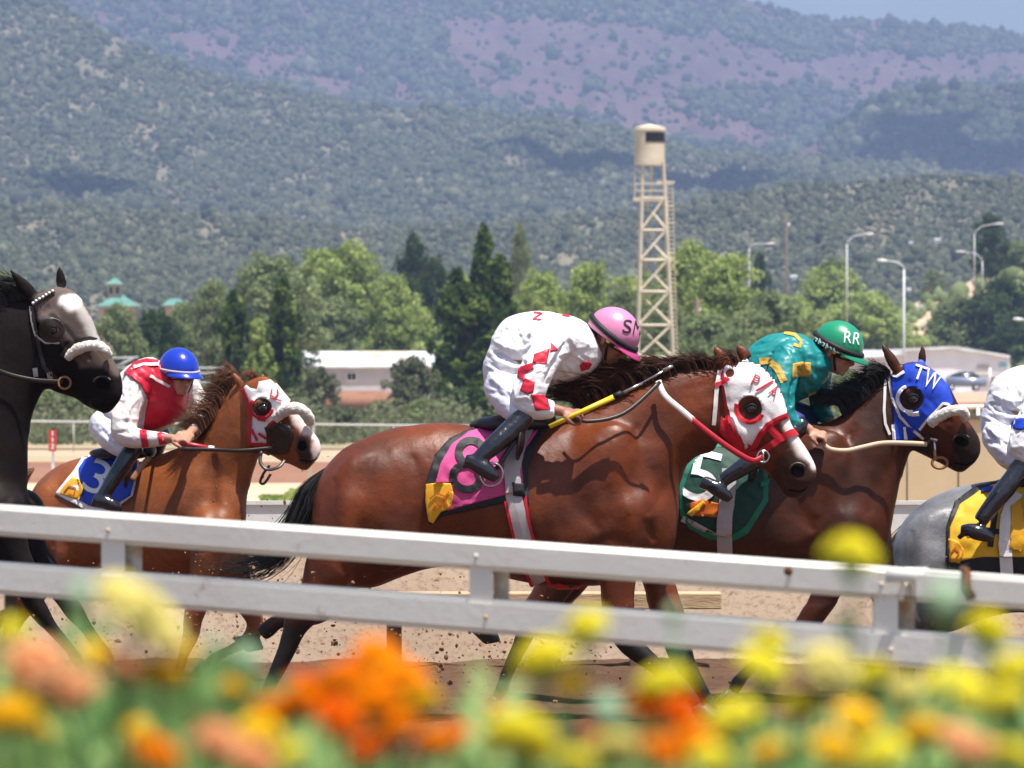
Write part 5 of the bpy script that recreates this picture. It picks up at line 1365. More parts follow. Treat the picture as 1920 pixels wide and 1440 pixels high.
for ch_, x_, y_, w__, h__, r_ in (('P', 1417, 714, 13, 21, 24), ('/', 1433, 724, 16, 34, 40), ('A', 1451, 733, 14, 20, 32)): textpatch('hood_letter', ch_, x_, y_, w__, h__, r_, vh3, Y3, M['cl_red'], h3, off=.009, bold=.03)
stroke('noseband', [[(1421, 850), (1440, 838), (1462, 822), (1482, 812), (1500, 809)], [(1440, 800), (1462, 822), (1476, 838)][:2]], 13, vh3, Y3, M['cl_red'], h3, off=.012)
patch('cheek_panel', [(1352, 780), (1368, 790), (1382, 818), (1398, 836), (1404, 862), (1392, 858), (1370, 830), (1350, 812)], vh3, Y3, M['cl_red'], h3, off=.010)
stroke('cheek_strap', [[(1350, 694), (1345, 720), (1341, 760), (1338, 797)]], 8, vh3, Y3, M['rein_white'], h3, off=.012)
stroke('cheek_strap', [[(1350, 715), (1362, 722), (1368, 760), (1384, 800), (1400, 838)]], 6, vh3, Y3, M['rein_white'], h3, off=.016)
stroke('cheek_strap', [[(1341, 723), (1356, 718), (1368, 710)]], 8, vh3, Y3, M['cl_red'], h3, off=.018)
stroke('bit_strap', [[(1402, 838), (1410, 862), (1416, 890), (1420, 912)], [(1398, 838), (1412, 850), (1430, 848)]], 9, vh3, Y3, M['rein_red'], h3, off=.014)
strap('rein', [(1234, 714, -.12), (1247, 742, -.15), (1279, 770, -.16), (1300, 788, -.16)], Y3, .016, M['rein_white'], h3, .4)
rn = strap('rein', [(1296, 785, -.16), (1340, 820, -.17), (1380, 848, -.16), (1412, 864, -.14), (1432, 855, -.11)], Y3, .015, M['rein_red'], h3, .4)
strap('rein', [(1070, 775, -.25), (1100, 790, -.28), (1170, 775, -.24), (1238, 716, -.13)], Y3, .010, M['leather'], h3, .4)
m_ = MB(); ring(m_, P(1431, 856, Y3 - .12), .03, .006); m_.bar(P(1431, 845, Y3 - .12), P(1431, 868, Y3 - .12), .006); m_.build('bit', M['steel'], h3)
# saddle cloth, girth, saddle
patch('saddle_cloth_edge', [(898, 797), (925, 795), (1040, 782), (1030, 800), (1004, 840), (990, 880), (992, 950), (950, 942), (829, 968), (806, 984), (797, 935), (800, 900), (815, 853), (842, 824)], v3, Y3, M['cl_black'], h3, off=.012, wob=.006)
sc3 = patch('saddle_cloth', [(878, 812), (925, 800), (1022, 786), (1008, 812), (986, 842), (978, 872), (982, 925), (952, 927), (860, 951), (838, 958), (842, 944), (850, 905), (816, 906), (826, 870), (846, 836)], v3, Y3, M['cl_pink'], h3, off=.017, wob=.006)
vs3 = bvh_of(b3, sc3)
patch('club_patch', [(799, 908), (822, 905), (846, 907), (851, 925), (846, 952), (826, 959), (812, 980), (803, 976), (797, 940)], vs3, Y3, M['cl_gold'], h3, off=.024)
stroke('club_patch_mark', [[(806, 935), (818, 925), (832, 930), (838, 945), (824, 948), (815, 938)], [(812, 955), (830, 935), (842, 922)]], 2.4, vs3, Y3, M['cl_orange'], h3, off=.032)
textpatch('cloth_number', '8', 879, 872, 66, 106, 10, vs3, Y3, M['cl_black'], h3, off=.007, bold=.03)
stroke('girth', [[(988, 800), (972, 832), (960, 880), (963, 930), (975, 980), (990, 1040), (1012, 1090)]], 30, vs3, Y3, M['cl_grey'], h3, off=.018, thick=.006)
stroke('girth_edge', [[(948, 940), (957, 980), (972, 1040), (1000, 1098)], [(984, 930), (992, 980), (1008, 1040), (1030, 1092), (1060, 1100)], [(1045, 1090), (1070, 1100), (1090, 1095)]], 6, vs3, Y3, M['cl_red'], h3, off=.02)
patch('cloth_square', [(961, 905), (983, 908), (985, 932), (963, 930)], vs3, Y3, M['cl_black'], h3, off=.024)
def saddle(e, cx, cy, Y, s=1.0, mt='leather'):
    m_ = MB(); k = Y / F
    m_.ell(P(cx, cy, Y), .22 * s, .17 * s, .05 * s); m_.ell(P(cx + 62 * s, cy - 6, Y), .06 * s, .09 * s, .06 * s)
    m_.tube([P(cx + 20, cy, Y - .17), P(cx + 16, cy + 30, Y - .31), P(cx + 10, cy + 62, Y - .345)], [.07, .085, .04], n=12, flat=.25, up=(1, 0, 0))
    m_.tube([P(cx + 20, cy, Y + .17), P(cx + 16, cy + 30, Y + .31), P(cx + 10, cy + 62, Y + .345)], [.07, .085, .04], n=12, flat=.25, up=(1, 0, 0))
    return m_.build('saddle', M[mt], e)
saddle(h3, 960, 796, Y3)
strap('stirrup_leather', [(975, 812, -.34), (950, 850, -.37), (930, 880, -.385)], Y3, .012, M['leather'], h3)
m_ = MB(); ring(m_, P(922, 890, Y3 - .40), .055, .007, Matrix.Rotation(math.radians(35), 3, 'Y'), ry=.06); m_.build('stirrup', M['steel'], h3)

# ---- dark horse at the left edge
Y1 = 30.0
f1 = lambda x, y: (58 + (x - 1275) * .97, 1344 + (y - 1364) * .97)
def mapleg(legs, f, dyo=0): return {k: [(*f(q[0], q[1]), q[2], q[3] + dyo) for q in l] for k, l in legs.items()}
def mapbump(bs, f, s): return [(*f(b[0], b[1]), b[2] * s, b[3] * s, b[4], b[5], b[6] if len(b) > 6 else 0) for b in bs]
NECK1 = [(-250, 800, -20, 1060, .20), (-180, 740, 25, 1010, .18), (-110, 680, 52, 930, .15), (-62, 630, 54, 850, .125), (-20, 590, 60, 785, .11), (25, 556, 76, 742, .10), (60, 550, 92, 725, .09)]
HEAD1 = [(48, 566, 58, 690, .075, -.02, .03), (78, 545, 78, 722, .10, -.06, .03), (110, 537, 104, 735, .112, -.09, .03), (142, 549, 126, 742, .110, -.11, .02), (166, 582, 143, 748, .098, -.13, .01), (181, 622, 156, 757, .082, -.14, 0), (198, 655, 170, 765, .072, -.15, 0), (214, 682, 186, 771, .070, -.16, -.02), (225, 708, 196, 774, .066, -.17, -.04), (227, 735, 205, 772, .05, -.18, -.06), (222, 752, 212, 766, .025, -.18, -.09)]
LEGS1 = mapleg(LEGS3, f1)
LEGS1['fn'] = [(0, 960, .15, -.13), (20, 1030, .10, -.14), (48, 1085, .08, -.14), (62, 1125, .058, -.14), (78, 1152, .052, -.14), (96, 1176, .036, -.14), (130, 1215, .030, -.14), (142, 1232, .038, -.14), (152, 1252, .03, -.14)]
LEGS1['ff'] = [(40, 960, .13, .12), (58, 1030, .085, .13), (95, 1080, .07, .13), (125, 1125, .056, .13), (140, 1148, .052, .13), (158, 1172, .038, .13), (182, 1208, .036, .13), (196, 1228, .040, .13), (206, 1246, .03, .13)]
HOOF1 = {k: (*f1(v[0], v[1]), v[2]) for k, v in HOOF3.items()}; HOOF1['fn'] = (160, 1266, 10); HOOF1['ff'] = (216, 1260, 10)
h1, b1, v1 = horse('nearly black racehorse at the left edge with a white star and a white fleece noseband', Y1, 'coat_black',
    dict(mid=(-100, 900), lofts=[mapsec(TOR, f1), NECK1, HEAD1]), mapbump(BUMPS3, f1, .97) + [(88, 690, 36, 40, .08, -.03, 0), (100, 612, 34, 22, .06, -.105, 40), (194, 720, 19, 18, .045, -.125, 0), (190, 756, 22, 12, .045, -.08, 0)],
    LEGS1, HOOF1, [((62, 556), (18, 505), .036, -.07, -.02), ((116, 536), (110, 495), .030, .07, 0)], None,
    white=[smoothpoly([(106, 562), (120, 554), (142, 553), (156, 564), (150, 576), (132, 582), (114, 574)]), ([(138, 572), (160, 576), (182, 612), (186, 642), (172, 646), (156, 610)], .42)],
    dark=[[(60, 560), (100, 530), (150, 540), (185, 610), (200, 660), (225, 690), (222, 706), (190, 690), (150, 690), (130, 640), (100, 640), (72, 600)]],
    cr=mapcr(CREASE3[:12], f1) + mapcr(HCREASE3, affine(EYE3, [(97, 618), (190, 722), (78, 722)])), darkleg=9999, eye=(97, 618), nostril=[(192, 720, 16, 12)], mouth=[(222, 752), (200, 762), (176, 752)], seed=2, legdark=False)
mane(h1, [(-110, 680), (-62, 630), (-20, 590), (25, 556), (50, 552)], Y1, M['hair_black'], 420, 14, L=(.10, .24), back=(-1, .35))
patch('eye_cup', circ(98, 619, 24, 20, ry=24), v1, Y1, M['leather'], h1, off=.014, holes=[circ(104, 621, 8, 10)])
stroke('cheek_strap', [[(58, 575), (60, 600), (67, 628), (86, 643), (112, 643)]], 3.5, v1, Y1, M['cl_grey'], h1, off=.010)
stroke('cheek_strap', [[(60, 575), (72, 640), (84, 690), (112, 715)]], 7, v1, Y1, M['leather'], h1, off=.010)
stroke('browband', [[(62, 570), (80, 560), (103, 548)]], 6, v1, Y1, M['leather'], h1, off=.010)
m_ = MB()
for i in range(7):
    loc, nor = hit(v1, 65 + i * 6, 569 - i * 3.4, Y1); m_.ell(loc + nor * .016, .008, .008, .008, nu=8, nv=6)
m_.build('browband_bead', M['white'], h1)
stroke('noseband', [[(118, 668), (130, 650), (150, 640), (168, 636), (180, 640)]], 11, v1, Y1, M['leather'], h1, off=.012)
roll('fleece_noseband', [(126, 672, -.17), (140, 658, -.20), (160, 650, -.23), (180, 649, -.25), (196, 656, -.24), (203, 670, -.20)], Y1, .031, M['fleece'], h1, seed=4)
strap('rein', [(-60, 660, -.2), (0, 696, -.16), (60, 712, -.14), (118, 716, -.14)], Y1, .012, M['leather'], h1)
stroke('jaw_strap', [[(66, 690), (68, 706)], [(92, 697), (95, 710)]], 9, v1, Y1, M['cl_grey'], h1, off=.010)
m_ = MB(); ring(m_, P(121, 718, Y1 - .15), .032, .006); m_.build('bit', M['tan_leather'], h1)
tail(h1, [f1(624, 872), f1(600, 895), f1(578, 925), f1(566, 965), f1(540, 1010), f1(500, 1048)], M['hair_black'], 120, 13, .05, Y1)

# ---- chestnut with blue saddle cloth 3, coming three-quarter towards the camera
Y2 = 34.0
def f2(x, y): return (42 + (x - 582) * .585, 1322 + (y - 1364) * .845 + (14 if y < 1000 else 0))
d2 = lambda x: .55 - (x - 42) / 410 * 1.0
NECK2 = [(290, 852, 385, 1085, .20, -.05, -.05), (330, 838, 430, 1065, .19, -.15, -.25), (366, 818, 452, 1010, .155, -.25, -.38), (395, 785, 464, 940, .125, -.33, -.43), (420, 750, 474, 890, .105, -.40, -.46), (440, 722, 488, 850, .09, -.44, -.48), (458, 716, 494, 838, .08, -.46, -.48)]
HEAD2 = [(448, 722, 468, 812, .07, -.48, -.42), (470, 712, 478, 832, .095, -.55, -.44), (497, 706, 492, 846, .105, -.60, -.46), (522, 722, 506, 852, .100, -.63, -.48), (542, 746, 519, 860, .088, -.66, -.50), (556, 772, 530, 866, .074, -.68, -.53), (572, 793, 545, 871, .066, -.70, -.56), (588, 812, 557, 876, .062, -.72, -.58), (599, 830, 566, 880, .056, -.73, -.60), (600, 850, 574, 881, .045, -.73, -.63), (592, 864, 580, 877, .022, -.72, -.65)]
LEGS2 = {k: [(*f2(q[0], q[1]), q[2] * .95, q[3] + d2(f2(q[0], q[1])[0])) for q in l] for k, l in LEGS3.items()}
LEGS2['fn'] = [(400, 990, .14, -.5), (385, 1060, .10, -.5), (372, 1120, .075, -.5), (362, 1165, .058, -.5), (358, 1190, .050, -.5), (345, 1225, .034, -.5), (335, 1262, .030, -.5), (330, 1278, .036, -.5), (336, 1292, .028, -.5)]
LEGS2['ff'] = [(430, 1000, .13, -.25), (440, 1070, .09, -.25), (462, 1130, .068, -.25), (478, 1165, .052, -.25), (470, 1195, .048, -.25), (440, 1215, .032, -.25), (412, 1228, .030, -.25), (400, 1236, .036, -.25), (390, 1246, .028, -.25)]
HOOF2 = {k: (*f2(v[0], v[1]), v[2]) for k, v in HOOF3.items()}; HOOF2['fn'] = (342, 1304, 5); HOOF2['ff'] = (380, 1256, 230)
h2, b2, v2 = horse('light chestnut racehorse with pale nose, small white hood and blue saddle cloth', Y2, 'coat_chestnut',
    dict(mid=(250, 950), lofts=[mapsec(TOR, f2, d2), NECK2, HEAD2]),
    [(*f2(b[0], b[1]), b[2] * .6, b[3] * .845, b[4], b[5] + d2(f2(b[0], b[1])[0]), b[6]) for b in BUMPS3 if b[5] < 0 and b[0] not in (1125, 1150)] + [(482, 810, 22, 32, .06, -.53, 0), (492, 764, 22, 16, .05, -.62, 30), (580, 850, 18, 16, .045, -.68, 0), (430, 960, 34, 70, .10, -.45, 0)],
    LEGS2, HOOF2, [((452, 722), (435, 697), .026, -.50, 0), ((492, 712), (493, 698), .022, -.42, 0)], None,
    white=[[(540, 770), (556, 762), (580, 790), (606, 822), (608, 862), (590, 868), (582, 846), (586, 826), (566, 812), (550, 800)]], dark=[[(555, 818), (574, 822), (584, 845), (584, 872), (566, 868), (555, 845)]],
    cr=mapcr(CREASE3[:3] + CREASE3[5:11], f2, .75) + mapcr(HCREASE3, affine(EYE3, [(494, 764), (566, 836), (480, 832)]), .75) + [([(470, 842), (440, 880), (425, 940)], 9, -.012), ([(400, 860), (395, 940), (420, 1020)], 12, -.014)], darkleg=9999, eye=(494, 764), nostril=[(567, 836, 9, 13)], mouth=[(597, 858), (582, 866), (560, 862)], seed=3, hoofmat='hoof', legdark=False)
mane(h2, [(366, 818), (395, 785), (420, 750), (440, 722), (452, 716)], Y2 - .36, M['hair_chestnut'], 380, 24, L=(.10, .17), back=(-.9, .45))
mane(h2, [(470, 712), (486, 708)], Y2 - .5, M['hair_chestnut'], 40, 25, L=(.05, .1), back=(-.5, .3), name='forelock')
HOOD2 = [(457, 728), (463, 722), (470, 728), (482, 730), (486, 716), (512, 712), (533, 738), (550, 758), (545, 772), (524, 782), (508, 798), (500, 812), (500, 834), (468, 834), (469, 800), (470, 770), (464, 748)]
hd2 = patch('hood', HOOD2, v2, Y2 - .5, M['cl_white'], h2, off=.006, holes=[circ(492, 763, 18, 20, ry=17)])
vh2 = bvh_of(b2, hd2)
stroke('hood_trim', [circ(491, 764, 20, 18, 10, 220, ry=19), [(456, 728), (464, 750), (470, 780), (468, 832), (500, 833)], [(549, 762), (524, 780), (506, 796), (500, 806)]], 6, vh2, Y2 - .5, M['cl_red'], h2, off=.008)
patch('hood_patch', [(478, 776), (500, 779), (498, 790), (484, 788)], vh2, Y2 - .5, M['cl_red'], h2, off=.009)
stroke('hood_letter', [[(510, 730), (508, 742), (516, 746), (522, 738), (520, 730)], [(508, 746), (528, 752)]], 2.2, vh2, Y2 - .5, M['cl_red'], h2, off=.008, g=2)
stroke('hood_trim', [[(472, 805), (482, 826)], [(485, 812), (500, 822)]], 5, vh2, Y2 - .5, M['cl_red'], h2, off=.009)
stroke('bridle', [[(500, 800), (512, 830), (515, 850)], [(470, 842), (500, 850), (520, 842)], [(512, 800), (530, 822), (528, 850)]], 8, vh2, Y2 - .5, M['leather'], h2, off=.012)
patch('muzzle_strap', [(508, 798), (524, 790), (545, 800), (550, 820), (540, 850), (515, 852), (505, 830)], vh2, Y2 - .5, M['leather'], h2, off=.010)
roll('fleece_noseband', [(516, 786, -.70), (528, 774, -.74), (546, 766, -.78), (564, 768, -.79), (577, 780, -.77), (582, 794, -.72)], Y2, .036, M['fleece'], h2, seed=6)
strap('rein', [(340, 842, -.9), (400, 843, -.9), (450, 845, -.82), (510, 840, -.75)], Y2, .011, M['leather'], h2)
strap('hanging_strap', [(490, 846, -.75), (488, 866, -.78), (500, 880, -.8), (522, 876, -.8), (534, 862, -.76)], Y2, .011, M['leather'], h2)
strap('hanging_strap', [(506, 872, -.78), (494, 888, -.78), (488, 904, -.78), (496, 906, -.78), (508, 888, -.78)], Y2, .008, M['leather'], h2)
patch('saddle_cloth_edge', [(178, 848), (225, 842), (260, 846), (262, 880), (250, 930), (205, 965), (166, 958), (104, 926), (142, 880), (155, 858)], v2, Y2, M['cl_white'], h2, off=.012, wob=.004)
sc2 = patch('saddle_cloth', [(182, 855), (225, 848), (258, 852), (258, 880), (246, 930), (205, 955), (168, 948), (150, 938), (152, 900), (150, 880), (160, 864)], v2, Y2, M['cl_blue'], h2, off=.018, wob=.004)
vs2 = bvh_of(b2, sc2)
patch('club_patch', [(136, 896), (150, 900), (158, 915), (150, 938), (134, 934), (112, 926), (122, 912)], vs2, Y2, M['cl_gold'], h2, off=.012)
stroke('club_patch_mark', [[(122, 924), (132, 912), (144, 916), (140, 930), (130, 926)]], 2.0, vs2, Y2, M['cl_orange'], h2, off=.018)
textpatch('cloth_number', '3', 184, 895, 40, 64, 26, vs2, Y2, M['cl_white'], h2, off=.007, bold=.03)
saddle(h2, 225, 850, Y2 + .05, .85)
strap('stirrup_leather', [(280, 858, -.42), (265, 875, -.46), (248, 900, -.48)], Y2, .018, M['tan_leather'], h2)
tail(h2, [(62, 880), (42, 900), (20, 940), (-10, 980), (-50, 1010)], M['hair_chestnut'], 120, 23, .05, Y2, .55)

# ---- bay with the blue hood, green saddle cloth 5
Y4 = 31.0
f4 = lambda x, y: (1672 + (x - 1279) * .935, 1330 + (y - 1364) * .935 + 10)
NECK4 = [(1420, 852, 1590, 1080, .20), (1480, 822, 1655, 1050, .18), (1540, 795, 1672, 990, .15), (1590, 765, 1688, 915, .12), (1627, 738, 1700, 868, .105), (1660, 708, 1708, 846, .095), (1688, 690, 1706, 822, .085)]
HEAD4 = [(1668, 702, 1662, 800, .072, -.02, .03), (1694, 682, 1678, 822, .098, -.06, .03), (1726, 680, 1700, 838, .108, -.09, .03), (1754, 697, 1718, 848, .106, -.10, .02), (1778, 722, 1734, 856, .095, -.11, .01), (1794, 752, 1748, 862, .080, -.12, 0), (1808, 778, 1764, 869, .070, -.13, -.01), (1824, 800, 1778, 877, .066, -.14, -.02), (1836, 824, 1792, 884, .062, -.14, -.03), (1837, 850, 1804, 885, .048, -.14, -.04), (1828, 868, 1812, 881, .022, -.13, -.06)]
LEGS4 = mapleg(LEGS3, f4)
LEGS4['fn'] = [(1580, 980, .15, -.13), (1570, 1060, .105, -.14), (1540, 1130, .078, -.14), (1500, 1185, .056, -.14), (1470, 1205, .050, -.14), (1430, 1232, .034, -.14), (1395, 1265, .030, -.14), (1382, 1282, .036, -.14), (1374, 1298, .028, -.14)]
LEGS4['ff'] = [(1630, 1000, .13, .12), (1650, 1090, .09, .13), (1680, 1160, .07, .13), (1698, 1215, .055, .13), (1702, 1245, .050, .13), (1700, 1275, .034, .13), (1698, 1305, .030, .13), (1699, 1320, .037, .13), (1704, 1332, .029, .13)]
HOOF4 = {k: (*f4(v[0], v[1]), v[2]) for k, v in HOOF3.items()}; HOOF4['fn'] = (1366, 1310, 225); HOOF4['ff'] = (1712, 1342, 5)
h4, b4, v4 = horse('bay racehorse with a blue hood lettered in white, right of the middle horse', Y4, 'coat_darkbay',
    dict(mid=(1400, 950), lofts=[mapsec(TOR, f4), NECK4, HEAD4]), mapbump(BUMPS3, f4, .935) + [(1690, 800, 30, 40, .075, -.02, 0), (1712, 744, 30, 20, .055, -.10, 30), (1804, 832, 17, 16, .045, -.115, 0)],
    LEGS4, HOOF4, [((1680, 690), (1652, 642), .031, -.07, 0), ((1729, 680), (1730, 644), .026, .06, 0)], None,
    white=[], dark=[([(1792, 812), (1830, 800), (1850, 850), (1815, 895), (1776, 888), (1782, 850)], .8)],
    cr=mapcr(CREASE3[:6], f4) + mapcr(HCREASE3, affine(EYE3, [(1713, 748), (1803, 828), (1690, 822)])) + [([(1695, 850), (1660, 890), (1630, 960)], 12, -.012), ([(1600, 800), (1570, 860)], 14, -.01)], darkleg=1160, eye=(1713, 748), nostril=[(1803, 828, 15, 11)], mouth=[(1832, 862), (1812, 872), (1790, 868)], seed=4)
mane(h4, [(1580, 772), (1600, 758), (1627, 738), (1660, 708), (1672, 700)], Y4, M['hair_black'], 560, 34, L=(.12, .22), back=(-.9, .30), taper=.6)
HOOD4 = [(1671, 702), (1682, 706), (1696, 698), (1694, 684), (1700, 674), (1728, 674), (1736, 680), (1755, 697), (1778, 724), (1787, 752), (1783, 766), (1768, 760), (1752, 776), (1738, 792), (1726, 806), (1728, 816), (1700, 826), (1672, 826), (1676, 790), (1674, 750)]
hd4 = patch('hood', HOOD4, v4, Y4, M['cl_blue'], h4, off=.006, holes=[circ(1710, 748, 21, 22, ry=22)], wob=.004)
vh4 = bvh_of(b4, hd4)
stroke('hood_trim', [circ(1708, 748, 24, 16, 80, 250, ry=24), [(1700, 770), (1712, 777), (1724, 776)]], 7, vh4, Y4, M['cl_white'], h4, off=.010)
patch('hood_patch', [(1694, 770), (1712, 772), (1724, 770), (1720, 780), (1704, 779)], vh4, Y4, M['cl_white'], h4, off=.012)
stroke('hood_trim', [[(1671, 702), (1682, 706), (1696, 697)], [(1785, 768), (1778, 758), (1768, 756), (1756, 770), (1738, 788), (1724, 806)]], 5, vh4, Y4, M['cl_white'], h4, off=.008)
textpatch('hood_letter', 'T', 1724, 699, 22, 26, 20, vh4, Y4, M['cl_white'], h4, off=.009, bold=.02)
textpatch('hood_letter', 'W', 1748, 712, 30, 34, 20, vh4, Y4, M['cl_white'], h4, off=.009, bold=.01)
stroke('cheek_strap', [[(1664, 706), (1660, 730), (1658, 770), (1660, 795), (1668, 815)], [(1668, 706), (1673, 745), (1688, 780), (1706, 800), (1732, 822)]], 5, vh4, Y4, M['rein_white'], h4, off=.012)
stroke('cheek_strap', [[(1674, 796), (1676, 826)], [(1696, 800), (1697, 824)]], 6, vh4, Y4, M['cl_white'], h4, off=.012)
patch('throat_band', [(1704, 798), (1716, 803), (1714, 808), (1702, 806)], vh4, Y4, M['cl_blue'], h4, off=.018)
roll('fleece_noseband', [(1744, 796, -.16), (1756, 784, -.19), (1774, 774, -.22), (1792, 769, -.24), (1806, 772, -.22), (1812, 786, -.18)], Y4, .032, M['fleece'], h4, seed=8)
stroke('noseband', [[(1712, 836), (1736, 842), (1756, 846)], [(1738, 812), (1746, 830), (1750, 850)]], 10, vh4, Y4, M['leather'], h4, off=.010)
strap('rein', [(1540, 829, -.30), (1556, 842, -.30), (1587, 845, -.28), (1620, 838, -.24), (1655, 831, -.2), (1700, 831, -.17), (1738, 833, -.15)], Y4, .0135, M['rein_tan'], h4, .6)
strap('rein', [(1738, 833, -.15), (1748, 822, -.15)], Y4, .010, M['leather'], h4)
m_ = MB(); ring(m_, P(1762, 868, Y4 - .10), .042, .008, ry=.03); m_.build('bit', M['tan_leather'], h4)
m_ = MB(); m_.bar(P(1744, 822, Y4 - .15), P(1758, 826, Y4 - .16), .009); m_.bar(P(1752, 826, Y4 - .15), P(1754, 862, Y4 - .14), .008); m_.build('bit_cheek', M['steel'], h4)
patch('saddle_cloth_edge', [(1320, 838), (1348, 832), (1436, 838), (1440, 900), (1440, 940), (1402, 1000), (1372, 1016), (1330, 1010), (1292, 990), (1276, 965), (1272, 916), (1290, 868)], v4, Y4, M['cl_green'], h4, off=.012, wob=.007)
sc4 = patch('saddle_cloth', [(1326, 846), (1350, 840), (1430, 846), (1432, 900), (1430, 936), (1398, 985), (1370, 1004), (1334, 998), (1298, 980), (1284, 960), (1280, 920), (1296, 874)], v4, Y4, M['cl_dkgreen'], h4, off=.018, wob=.007)
vs4 = bvh_of(b4, sc4)
textpatch('cloth_number', '5', 1318, 893, 62, 96, 14, vs4, Y4, M['cl_white'], h4, off=.007, bold=.04)
patch('club_patch', [(1292, 944), (1316, 936), (1350, 944), (1346, 970), (1300, 966)], vs4, Y4, M['cl_orange'], h4, off=.010)
patch('club_patch', [(1288, 962), (1318, 938), (1324, 944), (1298, 968)], vs4, Y4, M['cl_gold'], h4, off=.016)
stroke('cloth_band', [[(1279, 972), (1300, 982), (1342, 1005)]], 11, vs4, Y4, M['cl_grey'], h4, off=.008)
stroke('girth', [[(1368, 880), (1364, 930), (1358, 980), (1360, 1040), (1372, 1090)]], 28, vs4, Y4, M['cl_grey'], h4, off=.018)
patch('cloth_edge_patch', [(1424, 905), (1444, 898), (1440, 912), (1426, 914)], vs4, Y4, M['cl_green'], h4, off=.012)
saddle(h4, 1400, 838, Y4, .95)
tail(h4, [f4(624, 872), f4(600, 895), f4(578, 925), f4(566, 965), f4(540, 1010), f4(500, 1048)], M['hair_black'], 120, 33, .05, Y4)

# ---- grey horse leaving the picture at the right
Y5 = 31.6
f5 = lambda x, y: (1667 + (x - 581) * .93, 896 + (y - 789) * .93)
LEGS5 = mapleg(LEGS3, f5)
LEGS5 = {k: [(q[0], q[1] if q[1] < 1150 else 1150 + (q[1] - 1150) * .75, q[2], q[3]) for q in l] for k, l in LEGS5.items()}
HOOF5 = {k: (LEGS5[k][-1][0] + (-8 if k[0] == 'h' else 10), LEGS5[k][-1][1] + 10, v[2]) for k, v in HOOF3.items()}
h5, b5, v5 = horse('steel grey racehorse at the right edge, mostly outside the photo, with a yellow saddle cloth', Y5, 'coat_grey',
    dict(mid=(2000, 1000), lofts=[mapsec(TOR, f5), mapsec(NECK3, f5), mapsec([q + (-.045, .03) for q in HEAD3], f5)]), mapbump(BUMPS3, f5, .93), LEGS5, HOOF5,
    [((f5(1362, 688)), f5(1341, 655), .030, -.05, 0), (f5(1397, 668), f5(1382, 650), .026, .06, 0)], None, cr=mapcr(CREASE3, f5), darkleg=1200, eye=f5(1410, 766), seed=5)
tail(h5, [f5(624, 872), f5(606, 900), f5(596, 930), f5(590, 965), f5(590, 1010), f5(560, 1048)], M['hair_grey'], 200, 43, .04, Y5, .05)
patch('saddle_cloth_edge', [(1824, 916), (1860, 906), (1990, 900), (1960, 1020), (1950, 1090), (1776, 1072), (1774, 1040), (1775, 985), (1790, 942)], v5, Y5, M['cl_black'], h5, off=.012, wob=.005)
sc5 = patch('saddle_cloth', [(1836, 924), (1862, 912), (1976, 906), (1940, 1010), (1920, 1044), (1840, 1044), (1788, 1054), (1779, 1052), (1781, 990), (1800, 948)], v5, Y5, M['cl_yellow'], h5, off=.018, wob=.005)
vs5 = bvh_of(b5, sc5)
patch('club_patch', [(1778, 1010), (1796, 1014), (1808, 1030), (1800, 1056), (1779, 1058)], vs5, Y5, M['cl_gold'], h5, off=.012)
stroke('club_patch_mark', [[(1782, 1036), (1790, 1026), (1798, 1036), (1790, 1048)]], 2.4, vs5, Y5, M['cl_orange'], h5, off=.020)
textpatch('cloth_number', '4', 1850, 985, 52, 78, 8, vs5, Y5, M['cl_black'], h5, off=.007, bold=.04)
stroke('girth', [[(1905, 925), (1888, 970), (1884, 1020), (1888, 1080), (1900, 1120)]], 24, vs5, Y5, M['cl_white'], h5, off=.018)
patch('cloth_panel', [(1895, 950), (1914, 935), (1925, 1000), (1918, 1034), (1893, 1030)], vs5, Y5, M['cl_gold'], h5, off=.022)
patch('cloth_edge_patch', [(1838, 918), (1862, 912), (1862, 922), (1840, 924)], vs5, Y5, M['cl_blue'], h5, off=.012)
saddle(h5, 1930, 908, Y5, .95)

# ---------------------------------------------------------------- jockeys
M['skin'] = mat('skin', (.46, .24, .16), .5, .35, col2=(.40, .19, .13), scale=30)
M['skin_tan'] = mat('skin_tan', (.34, .15, .095), .5, .35, col2=(.28, .12, .08), scale=30)
M['silk_white'] = mat('silk_white', (.80, .79, .81), .5, .35, bump=.006, bscale=13, col2=(.76, .75, .78), scale=5)
M['silk_cream'] = mat('silk_cream', (.70, .64, .62), .5, .35, bump=.006, bscale=13)
M['silk_red'] = mat('silk_red', (.52, .012, .035), .45, .4, bump=.003, bscale=26)
M['silk_teal'] = mat('silk_teal', (.006, .20, .20), .42, .45, bump=.006, bscale=13)
M['silk_gold'] = mat('silk_gold', (.55, .33, .05), .5, .4)
M['breeches'] = mat('breeches', (.66, .65, .73), .45, .4, bump=.006, bscale=12)
M['navy_cloth'] = mat('navy_cloth', (.03, .05, .16), .5, .4)
M['boot'] = mat('boot', (.010, .011, .016), .2, .6, coat=.5, bump=.006, bscale=22)
M['helmet_pink'] = mat('helmet_pink', (.62, .22, .38), .35, .5, bump=.003, bscale=20)
M['helmet_blue'] = mat('helmet_blue', (.008, .035, .42), .22, .5, coat=.4)
M['helmet_green'] = mat('helmet_green', (.012, .24, .12), .3, .5, bump=.002, bscale=20)
M['helmet_white'] = mat('helmet_white', (.7, .7, .72), .35, .5)
M['lens_yellow'] = mat('lens_yellow', (.75, .48, .05), .15, .6)
M['lens_orange'] = mat('lens_orange', (.65, .22, .02), .12, .6)
M['whip_yellow'] = mat('whip_yellow', (.80, .55, .02), .4, .5)
M['whip_red'] = mat('whip_red', (.4, .02, .03), .4, .5)

